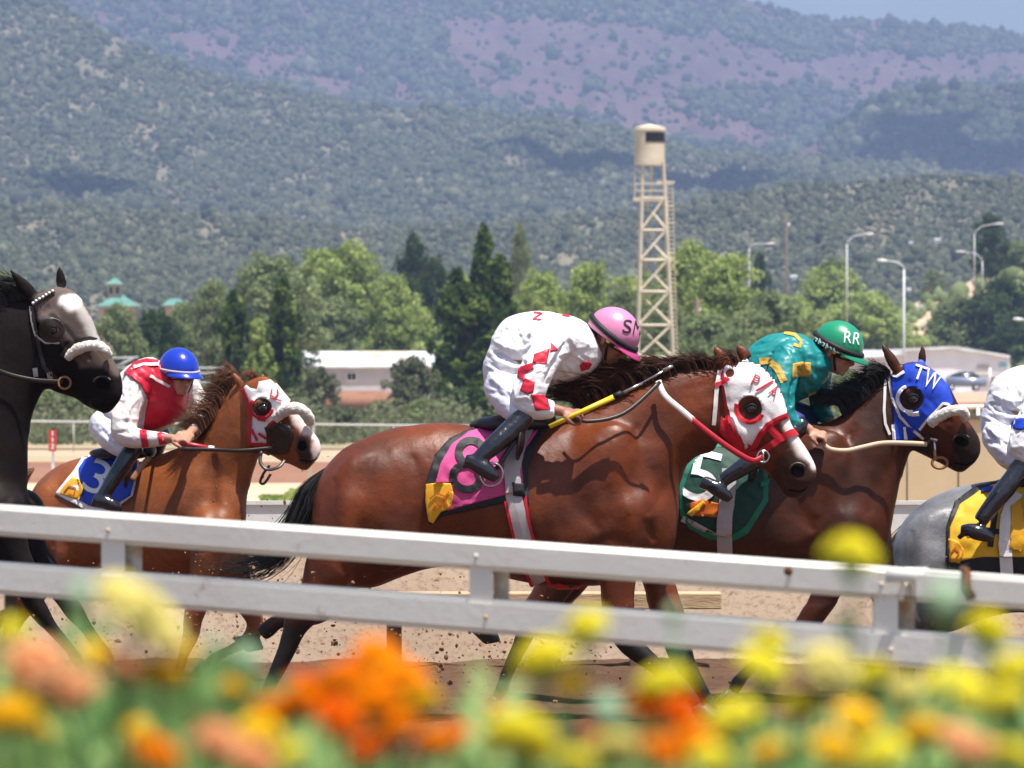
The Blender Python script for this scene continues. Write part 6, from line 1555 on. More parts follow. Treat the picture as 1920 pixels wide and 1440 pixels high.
def frame(pitch, yaw, roll=0):
    return Matrix.Rotation(math.radians(yaw), 3, 'Z') @ Matrix.Rotation(math.radians(pitch), 3, 'Y') @ Matrix.Rotation(math.radians(roll), 3, 'X')
def head(mb, c, R, neck=None):
    T = lambda *p: Vector(c) + R @ Vector(p)
    mb.ell(T(0, 0, .03), .095, .076, .098, R); mb.ell(T(.030, 0, -.045), .064, .060, .080, R); mb.ell(T(.030, 0, -.092), .050, .046, .034, R)
    mb.ell(T(.074, 0, -.108), .017, .020, .016, R); mb.ell(T(.086, 0, .018), .018, .048, .011, R)
    mb.tube([T(.088, 0, .004), T(.101, 0, -.020), T(.113, 0, -.040), T(.098, 0, -.052)], [.009, .011, .014, .010], n=10)
    for s in (-1, 1):
        mb.ell(T(.066, s * .036, -.032), .026, .020, .022, R); mb.ell(T(-.006, s * .078, -.02), .016, .009, .028, R); mb.ell(T(.104, s * .011, -.046), .009, .007, .007, R)
    mb.ell(T(.089, 0, -.070), .012, .022, .006, R); mb.ell(T(.086, 0, -.083), .012, .020, .007, R)
    if neck is not None: mb.tube([T(-.015, 0, -.03), T(-.025, 0, -.09), Vector(neck)], [.058, .056, .07], n=14)
def helmet(e, c, R, mt, band=None, peakmat=None, s=1.06, bandr=.016):
    T = lambda *p: Vector(c) + R @ Vector(p)
    m_ = MB(); cx, cz = -.004, .028; rx, ry, rz = .134 * s, .110 * s, .125 * s
    m_.ell(T(cx, 0, cz), rx, ry, rz, R, nu=32, nv=14, zmin=-.22)
    h = m_.build('helmet', M[mt], e)
    # peak
    m_ = MB(); vs = []; n = 20
    for i in range(n + 1):
        a = math.radians(-62 + 124 * i / n); ex = .058 * math.cos(math.radians(-62 + 124 * i / n) * 1.35) ** .7
        for (o, z) in ((-.006, .012), (ex, -.008 - ex * .22)):
            for dz in (0, -.006): vs.append(T(cx + (rx + o) * math.cos(a) * .985, (ry + o * .8) * math.sin(a) * .985, cz - .018 + z + dz))
    fs = []
    for i in range(n):
        q = i * 4; w_ = q + 4; fs += [(q, w_, w_ + 2, q + 2), (q + 1, q + 3, w_ + 3, w_ + 1), (q + 2, w_ + 2, w_ + 3, q + 3)]
    m_.add(vs, fs); m_.build('peak', M[peakmat or mt], h)
    if band:
        m_ = MB(); pts = []
        for i in range(41):
            a = 2 * math.pi * i / 40; pts.append(T(cx + rx * 1.0 * math.cos(a), ry * 1.0 * math.sin(a), cz + .002 - .012 * math.cos(a)))
        m_.tube(pts, [bandr] * 41, n=8, flat=1.0, cap=False); m_.build('helmet_band', M[band], h)
    # chin strap and rear harness
    m_ = MB()
    for sd_ in (-1, 1): m_.tube([T(.02, sd_ * .094, .01), T(.03, sd_ * .075, -.05), T(.045, sd_ * .045, -.10), T(.05, 0, -.122)], [.007] * 4, n=6, flat=.5)
    m_.ell(T(-.085, 0, -.012), .03, .06, .035, R); m_.build('chin_strap', M['cl_black'], h)
    return h
def goggles(e, c, R, lens='lens_yellow', frm='cl_black'):
    T = lambda *p: Vector(c) + R @ Vector(p)
    m_ = MB(); n = 22; vs = []
    for i in range(n + 1):
        a = math.radians(-82 + 164 * i / n); nb = .012 * math.exp(-(a / .16) ** 2)
        for (rr, z) in ((.0, -.030 + nb), (.012, -.026 + nb), (.012, .020), (.0, .024)): vs.append(T(.006 + (.092 + rr) * math.cos(a), (.078 + rr) * math.sin(a), z))
    fs = [(i * 4 + k, i * 4 + (k + 1) % 4, i * 4 + 4 + (k + 1) % 4, i * 4 + 4 + k) for i in range(n) for k in range(4)]
    m_.add(vs, fs); g = m_.build('goggles', M[frm], e)
    m_ = MB()
    for sd_ in (-1, 1):
        vs = []; k = 10
        for i in range(k + 1):
            a = math.radians(sd_ * (16 + 44 * i / k))
            for z in (-.019, .013): vs.append(T(.006 + .1055 * math.cos(a), .0915 * math.sin(a), z))
        m_.add(vs, [(i * 2, i * 2 + 1, i * 2 + 3, i * 2 + 2) for i in range(k)])
        m_.ell(T(.02, sd_ * .092, -.004), .015, .006, .013, R, nu=10, nv=6)
    m_.build('lens', M[lens], g)
def fist(mb, c, d, up, s=1.0, curl=1.0):
    """closed hand: d = along the forearm, up = back of the hand"""
    x = Vector(d).normalized(); z = (Vector(up) - x * Vector(up).dot(x)).normalized(); y = z.cross(x); R = Matrix((x, y, z)).transposed()
    T = lambda *p: Vector(c) + R @ (Vector(p) * s)
    mb.ell(T(.005, 0, 0), .050 * s, .042 * s, .020 * s, R)
    for i, (ln, oy) in enumerate(((.92, -.032), (1.0, -.011), (.95, .010), (.80, .030))):
        mb.tube([T(.030, oy, .008), T(.052, oy, .012), T(.052 + .022 * ln, oy * 1.02, -.006), T(.050 + .020 * ln, oy, -.030), T(.030, oy * .95, -.040), T(.014, oy * .9, -.034)], [.0105, .0108, .0098, .0092, .0085, .007], n=9)
    mb.tube([T(-.020, -.034, -.004), T(.008, -.050, -.014), T(.036, -.048, -.030), T(.052, -.030, -.040)], [.015, .0125, .011, .008], n=9)
def folds(seed, boxes):
    """short cloth folds; boxes: (cx, cy, sx, sy, angle, n, depth)"""
    r = rng(seed); out = []
    for (cx, cy, sx, sy, ang, n, dd) in boxes:
        for i in range(n):
            x, y = r.gauss(cx, sx), r.gauss(cy, sy); a = math.radians(ang + r.gauss(0, 14)); L = r.uniform(14, 34); k = r.uniform(-.25, .25)
            out.append(([(x - math.cos(a) * L, y - math.sin(a) * L), (x - math.sin(a) * L * k, y + math.cos(a) * L * k), (x + math.cos(a) * L, y + math.sin(a) * L)], r.uniform(2.2, 5), dd * r.choice((-1, -1, 1)) * r.uniform(.5, 1)))
    return out
def cloth(name, fnlist, Y, mt, parent, amp=.007, sc=7.0, seed=0, vox=.0075, smooth=5, cr=()):
    mb = MB(); fnlist(mb); me = fuse(mb, vox, smooth, noise=amp, nscale=sc, seed=seed, ridged=True)
    if cr: carve(me, cr)
    return linkmesh(name, me, M[mt] if isinstance(mt, str) else mt, parent)
def grow(secs, k):
    return [(q[0], q[1], q[2], q[3], max(.02, q[4] - k)) + tuple(q[5:]) for q in secs]
def shrink(secs, f):
    out = []
    for q in secs:
        mx, my = (q[0] + q[2]) / 2, (q[1] + q[3]) / 2
        out.append((mx + (q[0] - mx) * f, my + (q[1] - my) * f, mx + (q[2] - mx) * f, my + (q[3] - my) * f, q[4] * f) + tuple(q[5:]))
    return out
def thin(l, f): return [(q[0], q[1], q[2] * f) + tuple(q[3:]) for q in l]

def jockey(label, Y, D):
    e = empty('person', P(*D['seat'], Y), label, 'jockey')
    hc = P(D['head'][0], D['head'][1], Y + D['head'][2]); R = frame(*D['face'])
    # the body: one skin from head to feet
    mb = MB(); loft(mb, shrink(D['torso'], .86), Y)
    q = D['torso'][-1]; nk = P((q[0] + q[2]) / 2, (q[1] + q[3]) / 2, Y + (q[5] if len(q) > 5 else 0))
    head(mb, hc, R, nk)
    for a in D['arms']: limb(mb, thin(a, .72), Y, n=12)
    for l in D['legs']: limb(mb, thin(l, .78), Y, n=12)
    for (hx, hy, yo, dd, up) in D['hands']: fist(mb, P(hx, hy, Y + yo), dd, up)
    for a, hnd in zip(D['arms'], D['hands']):
        w_ = a[-1]; hp = P(hnd[0], hnd[1], Y + hnd[2]); wp = P(w_[0], w_[1], Y + w_[3]); mb.tube([wp, wp.lerp(hp, .7)], [.030, .026], n=10)
    for ft in D['feet']: limb(mb, thin(ft, .75), Y, n=12)
    me = fuse(mb, .0062, 2); body = linkmesh('body', me, M[D['skin']], e)
    fc = MB(); T = lambda *p: hc + R @ Vector(p)
    # jacket
    jk = cloth('jacket', lambda m: (loft(m, D['torso'][D.get('jfrom', 1):], Y), [limb(m, a, Y) for a in D['arms']]), Y, D['jacket'], e, seed=D['seed'], amp=.0035, sc=(5, 6, 13), cr=D.get('jcr', ()))
    br = cloth('breeches', lambda m: (loft(m, D['hips'], Y), [limb(m, l, Y) for l in D['legs']]), Y, D['breech'], e, seed=D['seed'] + 5, amp=.0035, sc=(5, 6, 12), cr=D.get('bcr', ()))
    for l, ft in zip(D['boots'], D['feet']):
        def f(m, l=l, ft=ft):
            limb(m, l, Y); limb(m, ft, Y)
            k = ft[0]; m.tube([P(k[0] - 2, k[1] + 6, Y + k[3]), P(k[0] + 4, k[1] + 13, Y + k[3])], [.028, .026], n=10)
        bm_ = MB(); f(bm_); me = fuse(bm_, .008, 3, noise=.002, nscale=12); bo = linkmesh('boot', me, M['boot'], e)
    helm = helmet(e, hc, R, D['helmet'], D.get('band'), D.get('peak'), bandr=D.get('bandr', .016))
    goggles(e, hc, R, D.get('lens', 'lens_yellow'))
    return e, jk, br, helm, body, hc, R

# jockey of the middle horse
JY3 = Y3
D3 = dict(seat=(960, 790), head=(1146, 634, 0.0), face=(34, -18, 0), skin='skin_tan', seed=2,
  jcr=[([(1058, 645), (1040, 685), (1028, 715), (1042, 748)], 6, -.022), ([(992, 628), (980, 670), (970, 712), (966, 735)], 6, -.016), ([(924, 660), (955, 674), (985, 680)], 6, -.024), ([(928, 640), (960, 654), (985, 655)], 5, .010), ([(1100, 605), (1110, 640), (1104, 680)], 6, -.010)]
    + folds(1, [(965, 625, 14, 18, 70, 9, .007), (1010, 612, 20, 10, 20, 7, .006), (1070, 630, 14, 18, 60, 8, .007), (1000, 705, 12, 20, -25, 9, .006), (1010, 755, 14, 8, 20, 6, .005), (1075, 690, 14, 10, 35, 8, .007)]),
  bcr=[([(912, 690), (940, 704), (965, 700)], 5, -.012), ([(920, 735), (945, 742), (965, 755)], 5, -.010)] + folds(2, [(935, 715, 14, 18, 40, 10, .006), (945, 680, 14, 8, 10, 6, .006)]),
  torso=[(905, 700, 965, 772, .15), (912, 664, 985, 752, .17), (926, 624, 1005, 735, .185), (950, 596, 1035, 725, .185), (1000, 584, 1072, 716, .19), (1050, 588, 1104, 702, .185), (1090, 600, 1122, 686, .15), (1108, 618, 1132, 668, .085)],
  hips=[(930, 640, 985, 700, .165), (908, 676, 982, 745, .175), (906, 710, 978, 768, .165), (918, 742, 970, 776, .14), (935, 765, 962, 778, .08)],
  arms=[[(1050, 640, .088, -.17), (1020, 672, .090, -.24), (998, 715, .088, -.29), (990, 748, .082, -.31), (1010, 765, .064, -.32), (1040, 768, .042, -.32)],
        [(1080, 650, .085, .17), (1078, 700, .075, .24), (1090, 745, .06, .24), (1120, 752, .04, .16)]],
  hands=[(1066, 774, -.32, (1, 0, -.25), (.3, -.5, .8)), (1136, 752, .12, (1, 0, -.1), (.2, .4, .8))],
  legs=[[(945, 725, .105, -.12), (965, 758, .092, -.22), (985, 780, .068, -.29)], [(945, 725, .105, .12), (965, 758, .092, .22), (985, 780, .068, .29)]],
  boots=[[(984, 778, .056, -.305), (965, 800, .058, -.33), (936, 826, .054, -.37), (908, 850, .044, -.40), (897, 862, .042, -.405)], [(984, 778, .056, .305), (965, 800, .058, .33), (936, 826, .054, .37), (908, 850, .044, .40), (897, 862, .042, .405)]],
  feet=[[(872, 862, .030, -.405), (885, 866, .040, -.41), (905, 877, .045, -.415), (922, 890, .036, -.42), (932, 899, .020, -.42)], [(872, 862, .030, .405), (885, 866, .040, .41), (905, 877, .045, .415), (922, 890, .036, .42), (932, 899, .020, .42)]],
  jacket='silk_white', breech='breeches', helmet='helmet_pink', band='cl_black', peak='cl_pink')
p3, jk3, br3, he3, bd3, hc3, R3 = jockey('crouching jockey in white silks with red diamonds and a pink helmet', Y3, D3)
vj3 = bvh_of(jk3)
for pl in ([(1033, 642), (1048, 657), (1031, 660)], [(1031, 653), (1025, 683), (998, 681), (1002, 664)], [(998, 680), (1001, 692), (986, 700), (984, 716), (970, 707), (973, 689)], [(984, 709), (1003, 716), (1000, 736), (989, 740), (975, 732)], [(995, 739), (1025, 741), (1032, 768), (1004, 770)]):
    patch('sleeve_diamond', pl, vj3, Y3 - .2, M['silk_red'], p3, off=.004, g=3.5, thick=.002)
patch('chest_dot', [(1086, 684), (1098, 676), (1110, 682), (1104, 692), (1090, 696)], vj3, Y3, M['silk_red'], p3, off=.004)
stroke('back_letter', glyph('2', 1062, 589, 14, 7, 8), 3, vj3, Y3, M['silk_red'], p3, off=.004, g=2)
stroke('back_letter', glyph('Z', 1008, 593, 16, 12, 6), 3, vj3, Y3, M['silk_red'], p3, off=.004, g=2)
vh = bvh_of(he3)
textpatch('helmet_letter', 'S', 1176, 612, 16, 25, 8, vh, Y3, M['cl_black'], p3, off=.004, bold=.01)
textpatch('helmet_letter', 'M', 1195, 615, 14, 25, 10, vh, Y3, M['cl_black'], p3, off=.004, bold=.0)
stroke('helmet_letter', glyph('S', 1105, 632, 8, 14, 20), 2.5, vh, Y3, M['white'], p3, off=.018, g=2)

# jockey of the chestnut
D2 = dict(seat=(225, 850), head=(335, 702, -.20), face=(4, -58, 0), skin='skin', seed=3, bandr=.008,
  jcr=[([(262, 722), (268, 750), (262, 790)], 5, -.018), ([(335, 722), (356, 752), (362, 778)], 5, -.012)] + folds(3, [(240, 760, 8, 18, 75, 10, .007), (250, 815, 14, 6, 10, 6, .005), (300, 750, 18, 22, 70, 9, .006), (250, 700, 10, 10, 50, 5, .006), (370, 760, 4, 12, 80, 5, .005)]),
  bcr=folds(4, [(200, 810, 12, 14, 40, 9, .006), (235, 830, 14, 6, 15, 5, .006)]),
  torso=[(178, 800, 240, 838, .14, .05, .0), (190, 768, 268, 818, .165, .05, -.05), (208, 728, 300, 806, .18, .05, -.1), (235, 695, 328, 790, .19, .03, -.14), (265, 678, 346, 764, .19, .0, -.16), (292, 674, 350, 734, .155, -.05, -.17), (316, 690, 345, 716, .08, -.12, -.18)],
  hips=[(198, 760, 250, 806, .16, .05, 0), (180, 775, 238, 830, .165, .06, .02), (174, 795, 225, 846, .155, .07, .04), (184, 822, 218, 852, .11, .07, .05), (196, 842, 212, 854, .05, .07, .06)],
  arms=[[(262, 712, .085, -.24), (244, 748, .085, -.30), (232, 790, .086, -.36), (238, 816, .074, -.40), (268, 824, .056, -.46), (312, 822, .038, -.56)],
        [(346, 722, .08, -.04), (366, 748, .072, -.02), (378, 775, .062, -.08), (374, 796, .048, -.25), (362, 806, .036, -.40)]],
  hands=[(334, 823, -.64, (1, -.3, -.05), (.1, -.5, .8)), (352, 816, -.52, (-.6, -.8, -.2), (.3, -.4, .8))],
  legs=[[(200, 800, .11, -.02), (222, 826, .092, -.18), (250, 842, .068, -.30)], [(215, 800, .11, .20), (260, 810, .092, .25), (300, 815, .068, .18)]],
  boots=[[(252, 840, .056, -.31), (236, 862, .056, -.34), (215, 895, .050, -.36), (196, 925, .042, -.37), (190, 936, .04, -.37)], [(302, 815, .056, .16), (290, 850, .05, .2), (275, 890, .042, .3)]],
  feet=[[(176, 934, .030, -.37), (188, 938, .040, -.38), (204, 944, .042, -.39), (220, 952, .034, -.39), (228, 957, .02, -.39)], [(262, 895, .030, .3), (275, 900, .040, .3), (290, 905, .03, .3)]],
  jacket='silk_cream', breech='breeches', helmet='helmet_blue', band='cl_grey', peak='helmet_blue', lens='lens_orange')
p2, jk2, br2, he2, bd2, hc2, R2 = jockey('crouching jockey with a shiny blue helmet, red vest and cream sleeves', Y2, D2)
vj2 = bvh_of(jk2)
patch('vest', [(233, 700), (250, 680), (275, 673), (300, 676), (312, 700), (330, 716), (350, 722), (354, 745), (346, 775), (330, 790), (300, 800), (268, 812), (272, 780), (278, 750), (264, 722), (245, 708)], vj2, Y2, M['silk_red'], p2, off=.007, g=4, wob=.004)
stroke('collar_stripe', [[(252, 690), (270, 684), (298, 684)], [(280, 705), (300, 715), (318, 725)]], 5, bvh_of(jk2), Y2, M['silk_cream'], p2, off=.013)
stroke('sleeve_band', [[(268, 806), (273, 838)], [(301, 808), (306, 836)], [(370, 790), (384, 800)]], 13, vj2, Y2 - .4, M['silk_red'], p2, off=.005)
strap('whip_dummy', [(0, 0, 0), (1, 1, 0)], Y2, .001, M['whip_red'], p2) if False else None
w2 = empty('whip', P(370, 839, Y2 - .68), 'short red riding whip with a white tip held by the blue helmeted jockey', 'whip')
m_ = MB(); m_.bar(P(326, 828, Y2 - .66), P(392, 840, Y2 - .70), .0155, 10, .013); m_.build('shaft', M['whip_red'], w2); m_ = MB(); m_.bar(P(391, 839.8, Y2 - .70), P(401, 841, Y2 - .705), .015, 10); m_.build('tip', M['white'], w2)

# jockey of the blue hooded bay
D4 = dict(seat=(1420, 800), head=(1570, 656, -.02), face=(22, -24, 0), skin='skin', seed=4, amp=.005,
  jcr=[([(1500, 690), (1488, 725), (1484, 760)], 6, -.020), ([(1448, 660), (1444, 710), (1446, 745)], 6, -.014), ([(1520, 640), (1534, 665), (1530, 700)], 5, -.010)] + folds(5, [(1450, 650, 16, 10, -30, 7, .006), (1500, 660, 14, 14, 60, 8, .007), (1520, 720, 12, 14, 60, 8, .007), (1466, 740, 8, 18, 80, 7, .006)]),
  torso=[(1376, 722, 1430, 800, .15), (1386, 688, 1450, 786, .165), (1402, 655, 1472, 766, .175), (1430, 633, 1500, 752, .185), (1465, 623, 1528, 738, .185), (1500, 626, 1548, 716, .165), (1526, 640, 1558, 698, .12), (1544, 656, 1564, 690, .08)],
  hips=[(1395, 680, 1450, 760, .16), (1380, 705, 1440, 790, .17), (1376, 735, 1425, 805, .16), (1385, 770, 1415, 812, .11)],
  arms=[[(1480, 668, .088, -.17), (1468, 700, .088, -.24), (1462, 745, .084, -.29), (1468, 778, .072, -.30), (1486, 794, .055, -.30), (1506, 798, .036, -.30)],
        [(1530, 690, .085, .15), (1536, 730, .072, .2), (1540, 770, .055, .18), (1556, 790, .036, .10)]],
  hands=[(1527, 812, -.30, (1, 0, -.45), (.3, -.5, .8)), (1566, 800, .06, (1, 0, -.3), (.2, .4, .8))],
  legs=[[(1420, 760, .105, -.12), (1460, 784, .09, -.22), (1500, 800, .066, -.28)], [(1430, 760, .105, .12), (1480, 776, .088, .18), (1530, 790, .066, .22)]],
  boots=[[(1500, 800, .055, -.29), (1460, 830, .055, -.33), (1410, 865, .052, -.37), (1368, 892, .042, -.39), (1354, 902, .04, -.39)], [(1568, 806, .066, .10), (1550, 830, .056, .22), (1500, 870, .05, .34), (1450, 900, .042, .38)]],
  feet=[[(1318, 900, .028, -.39), (1330, 908, .038, -.40), (1346, 918, .042, -.41), (1362, 930, .034, -.41), (1370, 938, .02, -.41)], [(1420, 905, .03, .38), (1440, 912, .04, .38), (1460, 922, .03, .38)]],
  jacket='silk_teal', breech='navy_cloth', helmet='helmet_green', band='cl_black', peak='helmet_green')
p4, jk4, br4, he4, bd4, hc4, R4 = jockey('crouching jockey in teal silks with gold patches and a green helmet', Y4, D4)
vj4 = bvh_of(jk4)
patch('gold_patch', [(1486, 682), (1504, 678), (1520, 680), (1520, 706), (1504, 706), (1484, 710)], vj4, Y4, M['silk_gold'], p4, off=.005)
stroke('arm_band', [[(1424, 678), (1440, 676), (1458, 690), (1470, 716)]], 13, vj4, Y4, M['silk_gold'], p4, off=.005)
stroke('back_mark', [[(1470, 624), (1490, 628), (1502, 640), (1500, 650), (1488, 646)], [(1516, 742), (1528, 736), (1534, 746)]], 6, vj4, Y4, M['silk_gold'], p4, off=.005)
stroke('cuff', [[(1500, 790), (1508, 808)]], 7, vj4, Y4 - .3, M['cl_green'], p4, off=.006)
vh = bvh_of(he4)
textpatch('helmet_letter', 'R', 1590, 632, 14, 22, 6, vh, Y4, M['white'], p4, off=.004, bold=.03)
textpatch('helmet_letter', 'R', 1606, 635, 13, 22, 8, vh, Y4, M['white'], p4, off=.004, bold=.03)
def scrib(x0, y0, n, dx, dy, a):
    out = []
    for i in range(n):
        x = x0 + dx * i; y = y0 + dy * i; out.append([(x - a * .5, y + a), (x, y - a), (x + a * .4, y + a * .7)] if i % 2 else [(x - a * .4, y - a * .6), (x + a * .5, y), (x - a * .2, y + a)])
    return out
stroke('helmet_script', scrib(1534, 636, 7, 6.2, 4.2, 4.5), 2.2, vh, Y4, M['white'], p4, off=.020, g=2)

# jockey of the grey
g5 = lambda x, y: (1836 + (x - 903) * .95, 800 + (y - 706) * .95)
def m5(l): return [(*g5(q[0], q[1]), *q[2:]) for q in l]
D5 = dict(D3); D5['jcr'] = [([g5(*p) for p in q[0]], q[1], q[2]) for q in D3['jcr']]; D5['bcr'] = [([g5(*p) for p in q[0]], q[1], q[2]) for q in D3['bcr']] + folds(8, [(1880, 820, 18, 24, 50, 14, .007)]); D5.update(seat=g5(960, 790), head=(*g5(1146, 634), 0.0), seed=7, torso=[(*g5(q[0], q[1]), *g5(q[2], q[3]), q[4]) for q in D3['torso']], hips=[(*g5(q[0], q[1]), *g5(q[2], q[3]), q[4]) for q in D3['hips']],
  arms=[m5(a) for a in D3['arms']], hands=[(*g5(q[0], q[1]), *q[2:]) for q in D3['hands']], legs=[m5(a) for a in D3['legs']],
  boots=[[(1918, 868, .058, -.305), (1905, 890, .058, -.33), (1878, 925, .055, -.37), (1848, 962, .046, -.39), (1838, 978, .042, -.39)], [(1918, 868, .058, .305), (1905, 890, .058, .33), (1878, 925, .055, .37), (1848, 962, .046, .39)]],
  feet=[[(1802, 994, .028, -.39), (1815, 994, .040, -.40), (1834, 998, .046, -.41), (1852, 1006, .034, -.41), (1862, 1012, .02, -.41)], [(1802, 994, .028, .39), (1834, 998, .046, .41), (1862, 1012, .02, .41)]],
  jacket='silk_white', breech='breeches', helmet='helmet_white', band='cl_blue', peak='helmet_white', skin='skin')
p5, jk5, br5, he5, bd5, hc5, R5 = jockey('jockey in white with a blue sleeve spot, cut off by the right edge', Y5, D5)
patch('sleeve_spot', smoothpoly([(1894, 792), (1908, 784), (1930, 784), (1934, 800), (1912, 808), (1898, 803)]), bvh_of(jk5), Y5 - .2, M['cl_blue'], p5, off=.005)

# whip of the middle jockey
w3 = empty('whip', P(1100, 765, Y3 - .34), 'long riding whip with a yellow grip held across the middle horse neck', 'whip')
m_ = MB(); m_.bar(P(1030, 800, Y3 - .35), P(1152, 744, Y3 - .35), .012, 10, .0145); m_.build('grip', M['whip_yellow'], w3)
m_ = MB(); m_.bar(P(1151, 744, Y3 - .35), P(1166, 737, Y3 - .35), .016, 10); m_.build('collar', M['cl_black'], w3)
m_ = MB(); m_.bar(P(1165, 738, Y3 - .35), P(1205, 718, Y3 - .34), .009, 8, .007); m_.bar(P(1204, 718, Y3 - .34), P(1254, 690, Y3 - .33), .006, 8, .005); m_.bar(P(1244, 694, Y3 - .33), P(1262, 686, Y3 - .33), .011, 6, .008); m_.build('shaft', M['steel'], w3)

# ---------------------------------------------------------------- near rail
def near_rail():
    e = empty('track_rail', P(960, 1100, 14), 'white double board rail in the foreground, sloping down to the right', 'rail')
    # depth and rows at two photo columns
    def Yx(x): return 1 / ((1 / 15.0) + ((1 / 13.25) - (1 / 15.0)) * x / 1920)
    def row(k, x):  # k: 0 top of upper board, 1 its lower edge, 2 top of lower board, 3 its lower edge
        return [947 + .0700 * x, 1005 + .0718 * x, 1054 + .0755 * x, 1115 + .0800 * x][k]
    def Pt(k, x, back=0.0): return P(x, row(k, x), Yx(x)) + Vector((0, back, 0))
    def board(name, a, b, x0, x1, th, parent=e, rad=.013):
        v = []
        for x in (x0, x1):
            t_, b_ = Pt(a, x), Pt(b, x); v += [b_, t_, t_ + Vector((0, th, .0)), b_ + Vector((0, th, 0))]
        me = bpy.data.meshes.new(name); bm = bmesh.new(); vv = [bm.verts.new(q) for q in v]
        for f in ((0, 1, 2, 3), (7, 6, 5, 4), (0, 4, 5, 1), (1, 5, 6, 2), (2, 6, 7, 3), (3, 7, 4, 0)): bm.faces.new([vv[i] for i in f])
        bmesh.ops.recalc_face_normals(bm, faces=bm.faces); bmesh.ops.bevel(bm, geom=list(bm.edges), offset=rad, segments=4, affect='EDGES')
        for f in bm.faces: f.smooth = f.calc_area() < .03
        bm.to_mesh(me); bm.free()
        return linkmesh(name, me, M['rail_paint'], parent, smooth=False)
    board('upper_board', 0, 1, -500, 1706, .11); board('upper_board', 0, 1, 1709, 2500, .11)
    board('lower_board', 2, 3, -500, 2500, .10)
    for x in (-500, 190, 880, 1640, 2400):
        # upright between the boards: face and its oblique inner side
        m_ = MB(); w_ = 44; y0, y1 = Yx(x), Yx(x + w_)
        a, b = P(x, row(0, x) + 10, y0 + .012), P(x + w_, row(0, x + w_) + 10, y1 + .012); c, d = P(x, row(3, x), y0 + .012), P(x + w_, row(3, x + w_), y1 + .012)
        c, d = P(x, row(2, x) + 12, y0 + .012), P(x + w_, row(2, x + w_) + 12, y1 + .012); off = Vector((.0, .07, 0))
        v = [a, b, d, c, a + off, b + off, d + off, c + off]
        m_.add(v, [(0, 3, 2, 1), (4, 5, 6, 7), (0, 1, 5, 4), (1, 2, 6, 5), (3, 0, 4, 7), (2, 3, 7, 6)]); po = m_.build('upright', M['rail_paint'], e, smooth=False)
        m_ = MB(); xa, xb = x + w_ + 1, x + w_ + 31; ya, yb = Yx(xa) + .05, Yx(xb) + .05
        v = [P(xa, row(1, xa) - 8, ya), P(xb, row(1, xb) - 8, yb), P(xb, row(2, xb) + 8, yb), P(xa, row(2, xa) + 8, ya)]; v += [q + Vector((0, .03, 0)) for q in v]
        m_.add(v, [(0, 3, 2, 1), (4, 5, 6, 7), (0, 1, 5, 4), (1, 2, 6, 5), (3, 0, 4, 7), (2, 3, 7, 6)]); m_.build('inner_plate', M['stained_paint'], e, smooth=False)
        for bx, by in ((x + 12, row(0, x) + 34), (x + 30, row(3, x) - 28)):
            m_ = MB(); cc = P(bx, by, Yx(bx) - .001); m_.tube([cc, cc + Vector((0, -.005, 0))], [.006, .005], n=10); m_.build('bolt', M['stained_paint'], e)
    for x in (-760, 20, 1702, 2500):
        y0 = Yx(x) + .06; a = P(x, row(3, x) - 12, y0); m_ = MB(); m_.tube([Vector((a.x, y0, -.02)), a], [.017, .017], n=10); m_.build('post', M['dark_wood'], e)
    # scuffs: a screw, the rusty coupling and the stained joint
    m_ = MB(); c = P(1478, 1071, Yx(1478) - .004); m_.tube([c, c + Vector((0, -.006, 0))], [.011, .009], n=12); m_.build('bolt', M['rust'], e)
    m_ = MB()
    for dx in (-3, 3): pass
    cu = [Pt(0, 1812) + Vector((0, .11, .004)), Pt(0, 1812) + Vector((0, -.004, .004)), P(1812, row(0, 1812) + 30, Yx(1812) - .008), P(1822, row(1, 1822) - 14, Yx(1822) - .006)]
    m_.tube(cu, [.010, .010, .012, .012], n=8); m_.build('coupling', M['rust'], e)
    m_ = MB(); c = P(1700, row(0, 1700) + 12, Yx(1700) - .006); m_.box(c, (.10, .012, .035)); m_.build('bracket', M['white_paint'], e)
def rail_mat():
    m = mat('rail_paint', (.80, .765, .70), .42, .4, col2=(.68, .64, .57), scale=2.2, contrast=(.45, .75), bump=.0008, bscale=40); t = m.node_tree
    b = t.nodes['Principled BSDF']; tc = t.nodes.new('ShaderNodeTexCoord'); n = t.nodes.new('ShaderNodeTexNoise'); n.inputs['Scale'].default_value = 9; n.inputs['Detail'].default_value = 8; n.inputs['Roughness'].default_value = .75
    t.links.new(tc.outputs['Object'], n.inputs['Vector']); mr = t.nodes.new('ShaderNodeMapRange'); mr.inputs['From Min'].default_value = .61; mr.inputs['From Max'].default_value = .75
    t.links.new(n.outputs['Fac'], mr.inputs['Value']); src = b.inputs['Base Color'].links[0].from_socket
    mx = t.nodes.new('ShaderNodeMix'); mx.data_type = 'RGBA'; mx.inputs['B'].default_value = (.22, .12, .07, 1); t.links.new(src, mx.inputs['A']); t.links.new(mr.outputs[0], mx.inputs['Factor']); t.links.new(mx.outputs['Result'], b.inputs['Base Color'])
    return m
M['rail_paint'] = rail_mat()
M['stained_paint'] = mat('stained_paint', (.60, .56, .50), .6, .3, col2=(.42, .27, .14), scale=14, contrast=(.4, .6))
near_rail()

